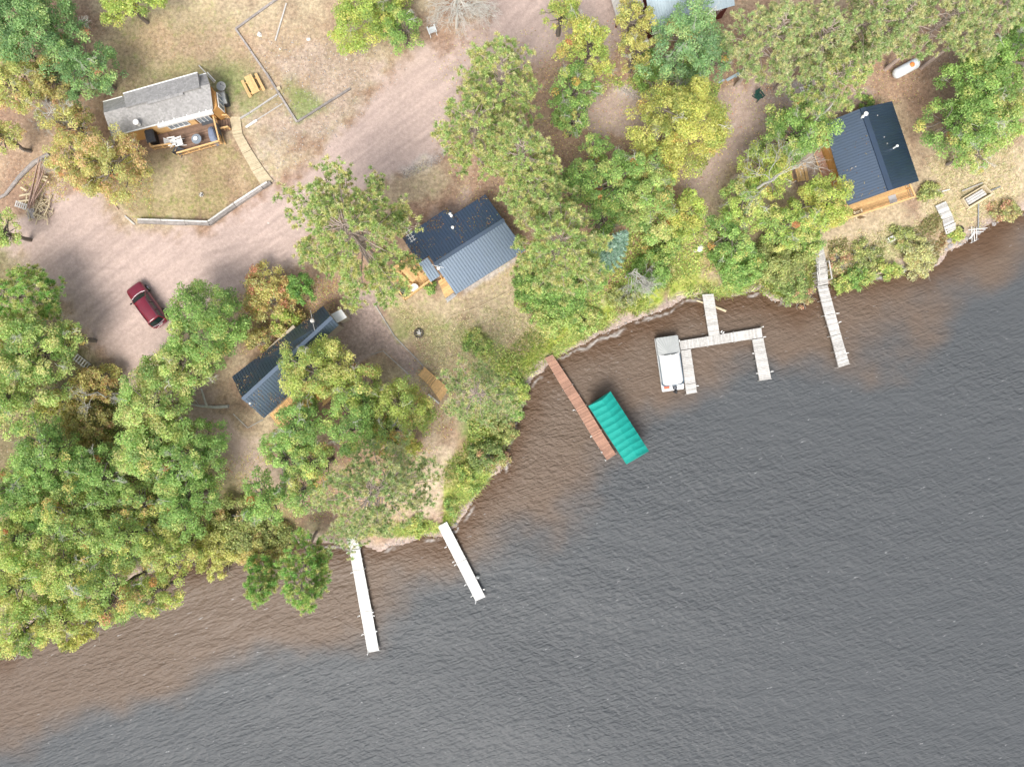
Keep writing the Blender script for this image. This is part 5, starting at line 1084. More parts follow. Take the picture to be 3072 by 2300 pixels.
# ------------------------------------------------------------------ yard objects
def picnic_table(label, u, v, rz, z=None, group='wooden picnic tables', z_at=None, L_=1.85):
    p = at_z((u, v), (z if z is not None else .95) + .72); z = z if z is not None else gz(p.x, p.y)
    t = thing('picnic_table', label, 'picnic table', (p.x, p.y, z), rz, group); h = L_ / 2
    mb = MB(); mb.planks((-h, -.38, .75), (h, -.38, .75), (h, .38, .75), (-h, .38, .75), 5, .04, .1, .1); mb.build('tabletop', 'new_wood', t)
    for s in (-1, 1):
        mb = MB(); mb.planks((-h, s * .74 - .14, .45), (h, s * .74 - .14, .45), (h, s * .74 + .14, .45), (-h, s * .74 + .14, .45), 2, .04, .1, .1); mb.build('bench', 'new_wood', t)
        for x in (-.62, .62):
            mb = MB(); mb.beam((x * L_ / 1.85, s * .22, .70), (x * L_ / 1.85, s * .62, 0), .045, .10); mb.build('leg', 'new_wood', t)
    mb = MB()
    for x in (-.56, .56): mb.beam((x * L_ / 1.85, -.86, .39), (x * L_ / 1.85, .86, .39), .045, .09); mb.beam((x * L_ / 1.85, -.36, .69), (x * L_ / 1.85, .36, .69), .045, .08)
    mb.build('crossbar', 'new_wood', t)
    return t
picnic_table('picnic table on the green lawn east of the shingled cabin', 755, 252, math.radians(-63))
picnic_table('picnic table on the square deck of the middle cabin', 1226, 818, math.radians(-47), 1.45)
picnic_table('picnic table under the oak west of the right-hand cabin', 2400, 515, math.radians(-78))
def chain(name, label, cat, pts, m, w_=.16, h=.16, ln=2.4, group=None, z=0.0):
    """a run of square timbers laid end to end"""
    g = [G(u, v) for u, v in pts]; o = g[0]; t = MB()
    for a, b in zip(g[:-1], g[1:]):
        n = max(1, round((b - a).length / ln)); d = (b - a).normalized(); nr = Vector((-d.y, d.x, 0))
        for i in range(n):
            off = nr * random.uniform(-.03, .03); p = a.lerp(b, i / n) + off + d * .02; q = a.lerp(b, (i + 1) / n) + off - d * .02; e = Vector((0, 0, h / 2 - .03 + z + random.uniform(0, .03)))
            t.beam(p + e, q + e, w_ * random.uniform(.85, 1.1), h, random.uniform(.75, 1.25))
    return solo(t, name, m, label, cat, group)
chain('timber_edging', 'weathered timber edging with a bend around the gravel plot by the top edge', 'edging', [(842, -8), (708, 89), (800, 221), (837, 281), (892, 368), (1052, 267)], 'old_timber', .19, .2)
chain('timber_edging', 'pale timber edging crossing the green grass to the boardwalk head', 'edging', [(834, 284), (750, 340), (722, 357)], 'silver_wood', .16, .14)
chain('timber_edging', 'thin sunken timber edging just south of the pale one by the boardwalk', 'edging', [(849, 312), (770, 362), (736, 384)], 'grey_wood', .11, .1)
mb = MB(); a, b = G(740, 383), G(772, 362); mb.beam(a + Vector((0, 0, .12)), b + Vector((0, 0, .12)), .2, .08); solo(mb, 'board', 'white_paint', 'short white board lying at the head of the boardwalk', 'board')
mb = MB(); q = G(838, 267); mb.box((q.x, q.y, q.z + .12), (.32, .32, .2), .4); solo(mb, 'block', 'pale_wood', 'square pale block at the corner of the timber edging', 'block')
wl = chain('retaining_wall', 'low stacked-timber retaining wall curving round the lawn of the shingled cabin', 'wall', [(815, 549), (790, 565), (710, 619), (632, 675), (418, 668)], 'old_timber', .26, .42, 2.2)
mb = MB()
g = [G(*p) for p in ((806, 550), (786, 562), (706, 614), (629, 668), (418, 661))]
for a, b in zip(g[:-1], g[1:]):
    n = max(1, round((b - a).length / 2.6))
    for i in range(n): mb.beam(a.lerp(b, i / n) + Vector((0, 0, .43)), a.lerp(b, (i + .98) / n) + Vector((0, 0, .43)), .16, .12, random.uniform(.8, 1.3))
o = wl.location; mb.v = [(x - o.x, y - o.y, z - o.z) for x, y, z in mb.v]; mb.build('cap_timber', 'silver_wood', wl)
chain('timber_edging', 'broken line of thin timbers west of the retaining wall', 'edging', [(406, 675), (375, 648)], 'grey_wood', .13, .12, 1.5)
chain('timber_edging', 'short brown timber under the rust-coloured oak near the lumber heap', 'edging', [(357, 630), (326, 592)], 'rust_pole', .12, .12, 1.4)
chain('timber_edging', 'thin wooden edging around the garden west of the fire pit', 'edging', [(1170, 845), (1147, 860), (1127, 916), (1185, 1010), (1272, 1101), (1345, 1182)], 'grey_wood', .10, .14)
chain('timber_edging', 'thin pale edging arcing below the slate slope of the middle cabin', 'edging', [(1550, 863), (1438, 920), (1353, 947), (1333, 972)], 'pale_wood', .08, .12)
chain('timber_edging', 'thin edging on the left side of the gravel path by the oaks', 'edging', [(1112, 1063), (1149, 1052), (1235, 1130)], 'grey_wood', .08, .1)
chain('timber_edging', 'short edging strip beside the white entry roof', 'edging', [(1031, 908), (1040, 950)], 'pale_wood', .08, .12)
chain('timber_edging', 'L-shaped thin edging on the leaf litter at the end of the long narrow cabin', 'edging', [(700, 1240), (744, 1283), (790, 1258)], 'grey_wood', .08, .1)
# big log at the left edge, lumber heap
mb = MB(); g = [G(*p) for p in ((-20, 606), (20, 585), (62, 532), (106, 489), (150, 464))]
mb.tube([p + Vector((0, 0, .16)) for p in g], [.13, .15, .2, .22, .18], 9); solo(mb, 'log', 'old_timber', 'long grey log lying at the left edge behind the lumber heap', 'log')
hp = G(95, 590); heap = thing('lumber_heap', 'heap of scrap boards and sticks at the edge of the dirt lot', 'lumber heap', hp)
mb = MB(); lo_ = [((118, 472), (86, 625)), ((126, 475), (92, 622)), ((133, 482), (96, 618)), ((137, 483), (100, 620)), ((112, 495), (83, 620)), ((143, 540), (104, 600)), ((97, 555), (80, 580)), ((122, 500), (99, 610)), ((106, 560), (88, 628)), ((128, 520), (90, 615))]
for i, (a, b) in enumerate(lo_): a = at_z(a, 1.2 + .05 * i); b = at_z(b, 1.5 + .04 * i); mb = MB(); mb.beam(a, b, .075, .075, random.uniform(.8, 1.2)); mb.build('long_board', 'rust_pole', heap, heap)
mb = MB(); r = np.random.default_rng(5)
for i in range(80):
    c_ = G(r.normal(112 if i % 2 else 130, 18), r.normal(628, 17)); c_ = c_ + Vector((0, 0, .10 + r.random() * .3)); a = r.normal(.6, .8); l = r.uniform(.25, .75); d = Vector((math.cos(a), math.sin(a), r.normal(0, .15))) * l
    mb = MB(); mb.beam(c_ - d, c_ + d, r.uniform(.04, .12), r.uniform(.03, .07), r.uniform(.75, 1.35)); mb.build('stick', 'pale_wood', heap, heap)
for a, b in (((62, 562), (80, 573)), ((58, 588), (95, 580)), ((55, 605), (90, 600)), ((130, 535), (146, 548)), ((118, 530), (140, 545)), ((125, 528), (143, 532))): mb = MB(); mb.beam(at_z(a, 1.3), at_z(b, 1.4), .16, .06, r.uniform(.9, 1.3)); mb.build('scrap_board', 'pale_wood', heap, heap)
mb = MB()
for k in range(6): a = at_z((50 + k * 6, 602 + k * 2), 1.35); b = at_z((45 + k * 6, 620 + k * 2), 1.3); mb.beam(a, b, .10, .03, r.uniform(.8, 1.2))
mb.beam(at_z((48, 604), 1.28), at_z((82, 616), 1.28), .09, .05); mb.beam(at_z((45, 616), 1.25), at_z((76, 628), 1.25), .09, .05); mb.build('pallet', 'silver_wood', heap, heap)
mb = MB()
for k in range(5): mb.beam(at_z((82 + k * 4.5, 625), 1.3), at_z((86 + k * 4.5, 656), 1.15), .12, .04, r.uniform(.7, 1.2))
mb.build('plank', 'old_timber', heap, heap)
# boardwalk
sg = [((690, 352), (722, 352), (728, 401), (700, 407)), ((700.5, 408), (728, 402), (755, 450), (729, 463)), ((729.5, 464), (755.5, 451), (788, 501), (758, 515)), ((758.5, 516), (788.5, 502), (822, 545), (788, 562))]
t = thing('boardwalk', 'pale plank boardwalk running from the brown deck to the drive', 'boardwalk', G(706, 360))
for s in sg:
    q = [G(*p) + Vector((0, 0, .14)) for p in s]; mb = MB(); mb.planks(*q, 12, .05, .08, .12); fr = mb.build('section', 'pale_wood', t, t)
# ramp by the lake-side path
t = thing('boardwalk', 'new orange plank ramp dropping from the gravel path toward the lake', 'boardwalk', G(1264, 1114))
for s in (((1255, 1124), (1273, 1103), (1308, 1135), (1290, 1158)), ((1291, 1159), (1309, 1136), (1346, 1170), (1322, 1203))):
    q = [G(*p) + Vector((0, 0, .2)) for p in s]; mb = MB(); mb.planks(*q, 14, .05, .1, .2); mb.build('section', 'new_wood', t, t)
mb = MB(); a, b = G(1272, 1101), G(1348, 1168); mb.beam(a + Vector((0, 0, .22)), b + Vector((0, 0, .22)), .1, .1); mb.build('curb', 'new_wood', t, t)
mb = MB(); a, b = G(1285, 1182), G(1318, 1210); mb.beam(a + Vector((0, 0, .1)), b + Vector((0, 0, .1)), .16, .1); solo(mb, 'board', 'silver_wood', 'grey board lying on leaf litter beside the orange ramp', 'board')
# weathered steps on the right bank
t = thing('boardwalk', 'grey weathered plank walk on the bank, left of the wooden frame', 'boardwalk', G(2820, 610))
for s in (((2801, 620), (2832, 606), (2853, 650), (2822, 662)), ((2822.5, 663), (2853.5, 651), (2858, 668), (2827, 683)), ((2827.5, 684), (2861, 669), (2862, 692), (2833, 706))):
    q = [G(*p) + Vector((0, 0, .28)) for p in s]; mb = MB(); mb.planks(*q, 9, .05, .1, .25); mb.build('section', 'silver_wood', t, t)
# fire pits
def fire_pit(name, label, u, v, R, stones, m='stone', logs=4):
    p = G(u, v); t = thing(name, label, 'fire pit', p)
    mb = MB(); mb.lathe((0, 0, -.02), [(R * .8, 0), (R * .75, .05), (.02, .07)], 20); mb.build('ash', 'ash', t)
    for i in range(stones):
        a = 2 * math.pi * i / stones; mb = MB(); mb.ell((R * math.cos(a), R * math.sin(a), .08), (R * .24, R * .20, .13), 7, 5, random.uniform(.7, 1.2)); mb.build('stone', m, t)
    for i in range(logs):
        a = random.uniform(0, 3); d = Vector((math.cos(a), math.sin(a), 0)) * R * .55; c_ = Vector((random.uniform(-.1, .1), random.uniform(-.1, .1), .12 + .05 * i)); mb = MB(); mb.tube([c_ - d, c_ + d], .06, 7, random.uniform(.8, 1.3)); mb.build('firewood', 'silver_wood', t)
    return t
fire_pit('fire_pit', 'round dark fire pit with pale logs on the grass below the middle cabin', 1257, 999, .42, 14, 'ash')
fire_pit('fire_pit', 'small ring of pale stones on the lawn of the shingled cabin', 605, 585, .2, 7, 'white_stone', 2)
# chairs etc
p = at_z((1214, 874), 1.9); garden_chair('deck_chair', 'dark green chair at the corner of the square middle deck', p, math.radians(150), 'green_plastic', 1.45)
p = at_z((1243, 863), 2.1); t = thing('round_table', 'white plastic table on the square middle deck', 'table', (p.x, p.y, 1.45))
mb = MB(); mb.lathe((0, 0, .66), [(.02, 0), (.38, 0), (.40, .02), (.38, .035), (.05, .03)], 22); mb.build('tabletop', 'white_plastic', t)
for a in range(4):
    mb = MB(); mb.tube([(.22 * math.cos(a * 1.57 + .8), .22 * math.sin(a * 1.57 + .8), .66), (.3 * math.cos(a * 1.57 + .8), .3 * math.sin(a * 1.57 + .8), 0)], .025); mb.build('leg', 'white_plastic', t)
p = at_z((1176, 862), 1.5); t = thing('kettle_grill', 'small dark kettle grill on the grass beside the square deck', 'grill', (p.x, p.y, gz(p.x, p.y)))
mb = MB(); mb.ell((0, 0, .6), (.22, .22, .18)); mb.build('bowl', 'charcoal', t)
for k in range(3):
    mb = MB(); mb.tube([(.12 * math.cos(k * 2.1), .12 * math.sin(k * 2.1), .52), (.25 * math.cos(k * 2.1), .25 * math.sin(k * 2.1), 0)], .018); mb.build('leg', 'grey_metal', t)
p = G(2279, 288); garden_chair('garden_chair', 'dark green chair alone on the leaf-strewn gravel', at_z((2279, 288), 1.4), math.radians(35), 'green_plastic', gz(p.x, p.y))
p = G(1295, 88); garden_chair('garden_chair', 'pale blue chair under the big bare silver tree', at_z((1295, 88), 1.4), math.radians(200), 'tank_white', gz(p.x, p.y))
# TV antenna on a mast by the wing roof
p = at_z((1222, 693), 7.0); t = thing('antenna', 'white TV antenna on a mast beside the big pine', 'antenna', (p.x, p.y, gz(p.x, p.y)))
mb = MB(); mb.tube([(0, 0, -.1), (0, 0, 6.0)], .04); mb.build('mast', 'grey_metal', t); mb = MB(); a = Vector((.55, -.9, 0)); 
for s in (-.12, .12): mb.beam(Vector((s, s * .6, 6)) - a, Vector((s, s * .6, 6)) + a, .05, .04)
for k in range(7): c_ = a * (-.9 + .3 * k); d = Vector((.45, .28, 0)) * (1 - .07 * k); mb.beam(Vector((0, 0, 6.02)) + c_ - d, Vector((0, 0, 6.02)) + c_ + d, .04, .03)
mb.build('element', 'white_paint', t)
# propane tank
a, b = at_z((2692, 220), 1.7), at_z((2748, 190), 1.7); t = thing('propane_tank', 'white propane tank with an orange dome lid by the right-hand trees', 'propane tank', (*((a + b) / 2).xy, gz(*((a + b) / 2).xy)), math.atan2((b - a).y, (b - a).x))
hl = (b - a).length / 2 + .35; mb = MB(); R = .5; pr = [(.02, -hl)] + [(R * math.sin(q), -hl + R * .8 * (1 - math.cos(q))) for q in (.35, .7, 1.05, 1.35, 1.57)]; pr += [(r_, -z_) for r_, z_ in pr[::-1]]; n = 22
vs = [(z_, r_ * math.cos(2 * math.pi * j / n), .72 + r_ * math.sin(2 * math.pi * j / n)) for r_, z_ in pr for j in range(n)]; k = len(pr)
mb.add(vs, [(i * n + j, i * n + (j + 1) % n, (i + 1) * n + (j + 1) % n, (i + 1) * n + j) for i in range(k - 1) for j in range(n)]); mb.build('tank_body', 'tank_white', t, smooth=True)
mb = MB(); mb.ell((.35, 0, 1.22), (.24, .24, .16)); mb.build('valve_dome', 'orange_lid', t, smooth=True)
for x in (-.7, .7):
    mb = MB(); mb.box((x, 0, .12), (.2, .7, .26)); mb.build('foot', 'stone', t)
# ladders lying by the right pines
def ladder(label, u0, v0, u1, v1, m='white_paint', z=.12, w_=.38):
    a, b = G(u0, v0), G(u1, v1); d = (b - a).normalized(); nr = Vector((-d.y, d.x, 0)) * w_ / 2; e = Vector((0, 0, z)); mb = MB()
    for s in (-1, 1): mb.beam(a + nr * s + e, b + nr * s + e, .07, .07)
    n = 5
    for i in range(n): q = a.lerp(b, (i + .5) / n) + e; mb.beam(q - nr, q + nr, .06, .04)
    solo(mb, 'ladder', m, label, 'ladder')
ladder('short white ladder lying on the ground under the pine left of the slate roof', 2398, 272, 2430, 262); ladder('white ladder half hidden by pine needles near the right-hand cabin', 2466, 240, 2500, 220)
for i, (s, lb) in enumerate(((((2152, 250), (2170, 239), (2174, 243), (2155, 253)), 'shortest of the three pale sheets in a row below the pines'), (((2176, 240), (2208, 222), (2216, 226), (2182, 246)), 'middle of the three pale sheets in a row below the pines'), (((2203, 226), (2228, 208), (2240, 208), (2206, 236)), 'tapering pale sheet nearest the right pines in a row of three'))):
    q = [G(*p) + Vector((0, 0, .14)) for p in s]; mb = MB(); mb.prism(q[::-1], .05); solo(mb, 'metal_sheet', 'pale_metal', lb, 'metal sheet', 'pale metal sheets lying in a row')
# poles and stones of the gravel plot
mb = MB(); a, b = G(860, 12), G(827, 124); mb.beam(a + Vector((0, 0, .08)), b + Vector((0, 0, .08)), .12, .1); solo(mb, 'pole', 'silver_wood', 'long pale pole lying on the gravel plot inside the timber edging', 'pole')
def rock(u, v, r_, m, label, group=None, z=0, seed=0, name='rock'):
    p = G(u, v); q = np.random.default_rng(seed); mb = MB(); mb.ell((0, 0, r_ * .3), (r_, r_ * q.uniform(.6, .95), r_ * .6), 9, 6)
    mb.v = [tuple(np.array(x) * (1 + q.uniform(-.16, .16))) for x in mb.v]; o = mb.build(name, m); o.location = (p.x, p.y, p.z - .05 + z); o.rotation_euler = (0, 0, q.uniform(0, 6)); return tag(o, label, 'rock', group)
rock(779, 105, .27, 'white_stone', 'large white stone beside the bend in the timber edging', seed=1)
rock(926, 119, .22, 'white_stone', 'white stone in the middle of the gravel plot, right of the pole', seed=2)
rock(840, 148, .11, 'white_stone', 'small white stone just below the foot of the long pale pole', seed=3)
rock(1040, 178, .09, 'white_stone', 'small white stone on the bare gravel below the lime maple', seed=4)
rock(805, 669, .2, 'white_stone', 'flat pale stone sunk in the middle of the drive, above the pine', z=-.12, seed=5)
rock(2100, 747, .42, 'white_stone', 'big whitish boulder at the top of the dry grass patch by the lake', seed=6)
rock(2085, 752, .22, 'white_stone', 'smaller whitish boulder touching the left side of the big one by the dry grass', seed=7)
for i, (u, v, r_) in enumerate([(1285, 1638, .22), (1300, 1634, .25), (1316, 1640, .2), (1290, 1616, .16), (1360, 1592, .2), (1374, 1584, .24), (1366, 1570, .2)]): rock(u, v, r_, 'stone', 'grey shore boulder at the water between the two white docks', 'grey boulders between the white docks', seed=20 + i)
BR = [(2490, 862), (2505, 856), (2522, 852), (2540, 846), (2552, 852), (2565, 842), (2612, 832), (2625, 826), (2640, 832), (2662, 838), (2708, 800), (2715, 808), (2700, 815), (2838, 748), (2850, 738), (2865, 728), (2880, 732), (2848, 722), (2858, 712), (2900, 716), (2915, 708), (2935, 700), (2950, 688), (2965, 682), (2980, 672), (2992, 664), (3005, 655), (3020, 645)]
for i, (u, v) in enumerate(BR): rock(u, v, .16 + .14 * ((i * 37) % 10) / 10, 'stone', 'grey boulder of the rubble bank along the right-hand shore', 'grey boulders of the right-hand bank', seed=60 + i)
rock(2708, 815, .28, 'silver_wood', 'large flat pale boulder beside the golden bush at the water', seed=99)
# right bank clutter
q = [G(*p) + Vector((0, 0, .3)) for p in ((2880, 599), (2944, 560), (2968, 584), (2897, 626))]; t = thing('wooden_frame', 'rectangular timber frame bed holding pale concrete bars on the right bank', 'timber frame', (*((q[0] + q[2]) / 2).xy, gz(*((q[0] + q[2]) / 2).xy)))
mb = MB()
for i in range(4): mb.beam(q[i], q[(i + 1) % 4], .10, .34, random.uniform(.9, 1.2))
mb.beam(q[3] + Vector((.02, -.12, -.1)), q[2] + Vector((.3, .06, -.1)), .06, .2, 1.4); mb.build('side_board', 'pale_wood', t, t)
for i in range(3):
    f = .28 + .22 * i; a = q[0].lerp(q[3], f).lerp(q[1].lerp(q[2], f), .1); b = q[0].lerp(q[3], f).lerp(q[1].lerp(q[2], f), .86); mb = MB(); mb.beam(a + Vector((0, 0, -.08)), b + Vector((0, 0, -.08)), .2, .22, .95 + .1 * (i % 2)); mb.build('concrete_bar', 'silver_wood', t, t)
for (a, b, w_, m, lb) in (((2809, 568), (2820, 584), .1, 'white_paint', 'short white post lying above the grey plank walk, left of its partner'), ((2822, 576), (2846, 570), .08, 'white_paint', 'thin white stick pointing right, above the grey plank walk'), ((2962, 576), (2999, 561), .1, 'grey_metal', 'grey metal pole pointing right from the timber frame'), ((2932, 612), (2931, 700), .1, 'grey_metal', 'long straight grey pole running down the bank from the timber frame'), ((2883, 575), (2945, 550), .1, 'grey_wood', 'weathered rail lying just above the timber frame'), ((2905, 718), (2919, 700), .14, 'white_paint', 'stubby white plank on the rubble at the water')):
    mb = MB(); p, q_ = G(*a), G(*b); mb.beam(p + Vector((0, 0, .16)), q_ + Vector((0, 0, .16)), w_, .07); solo(mb, 'pole', m, lb, 'pole')
t = thing('dock_stand', 'bare metal dock frame standing in the shallows at the right', 'dock frame', (*at_z((2922, 710), .4).xy, 0)); mb = MB()
for a, b in (((2915, 680), (2916, 728)), ((2922, 684), (2923, 722)), ((2930, 682), (2930, 720)), ((2912, 729), (2930, 720)), ((2905, 690), (2962, 684)), ((2918, 697), (2950, 695))): mb.beam(at_z(a, .55), at_z(b, .5), .05, .05)
mb.build('rail', 'white_paint', t, t)
for a in ((2915, 681), (2930, 683), (2916, 727), (2930, 719)):
    p = at_z(a, .5); mb = MB(); mb.tube([(p.x, p.y, -.6), (p.x, p.y, .8)], .035, 7); mb.build('post', 'grey_metal', t, t)
p = G(2878, 690); mb = MB(); R = .3; vs = [(p.x + (R + .1 * math.cos(b)) * math.cos(a), p.y + (R + .1 * math.cos(b)) * math.sin(a), p.z + .12 + .1 * math.sin(b)) for a in [2 * math.pi * i / 18 for i in range(18)] for b in [2 * math.pi * j / 8 for j in range(8)]]
mb.add(vs, [(i * 8 + j, ((i + 1) % 18) * 8 + j, ((i + 1) % 18) * 8 + (j + 1) % 8, i * 8 + (j + 1) % 8) for i in range(18) for j in range(8)]); solo(mb, 'tyre', 'rubber', 'old black tyre in the weeds below the grey plank walk', 'tyre', smooth=True)
p = G(2669, 719); t = thing('crate', 'small white crate alone on the weedy bank below the right-hand deck', 'crate', p, math.radians(28)); mb = MB(); mb.box((0, 0, .17), (.62, .46, .36)); mb.build('crate_body', 'white_paint', t); mb = MB(); mb.box((0, 0, .365), (.66, .5, .03)); mb.build('lid', 'white_paint', t)
mb = MB(); a, b = G(1249, 1554), G(1268, 1566); mb.beam(a + Vector((0, 0, .1)), b + Vector((0, 0, .1)), .12, .1); solo(mb, 'board', 'white_paint', 'short white board on the sand above the slanting white dock', 'board')
mb = MB(); a, b = G(652, 1563), G(735, 1530); mb.tube([a + Vector((0, 0, .2)), a.lerp(b, .5) + Vector((0, 0, .25)), b + Vector((0, 0, .2))], [.2, .15, .11], 8); solo(mb, 'log', 'bark', 'fallen grey trunk on the grass where the lower forest ends', 'log')
# fallen trunk with fork near the long cabin
p = G(650, 1222); t = thing('fallen_tree', 'forked fallen trunk lying on bare soil left of the long narrow cabin', 'fallen tree', p); r = np.random.default_rng(8)
l1 = [np.array(G(*q)) - np.array(p) + [0, 0, .18] for q in ((688, 1218), (650, 1221), (600, 1217), (555, 1208))]; l2 = [np.array(G(*q)) - np.array(p) + [0, 0, .3] for q in ((625, 1220), (617, 1195), (608, 1165))]
V, F = tubes([(np.array(l1), [.17, .16, .12, .08]), (np.array(l2), [.12, .10, .08])], 7); arr_mesh('trunk', V, F, M['silver_twig'], t, smooth=True)
for fa in (fan(l1[3], (-1, .3, .1), 1.0, r, 3, .05), fan(l1[2], (-.6, .9, .2), .8, r, 3, .04)): V, F = tubes(fa, 3); arr_mesh('dead_branch', V, F, M['silver_twig'], t)
# slatted pallet by the left forest
p = G(248, 1085); t = thing('pallet', 'grey slatted pallet half hidden under oaks left of the drive', 'pallet', p, math.radians(-38)); mb = MB()
for k in range(6): mb.box((-.75 + .3 * k, 0, .16), (.12, .75, .03), tint=random.uniform(.8, 1.2))
mb.build('slat', 'silver_wood', t); mb = MB(); mb.box((0, -.3, .07), (1.7, .08, .13)); mb.box((0, .3, .07), (1.7, .08, .13)); mb.build('bearer', 'grey_wood', t)
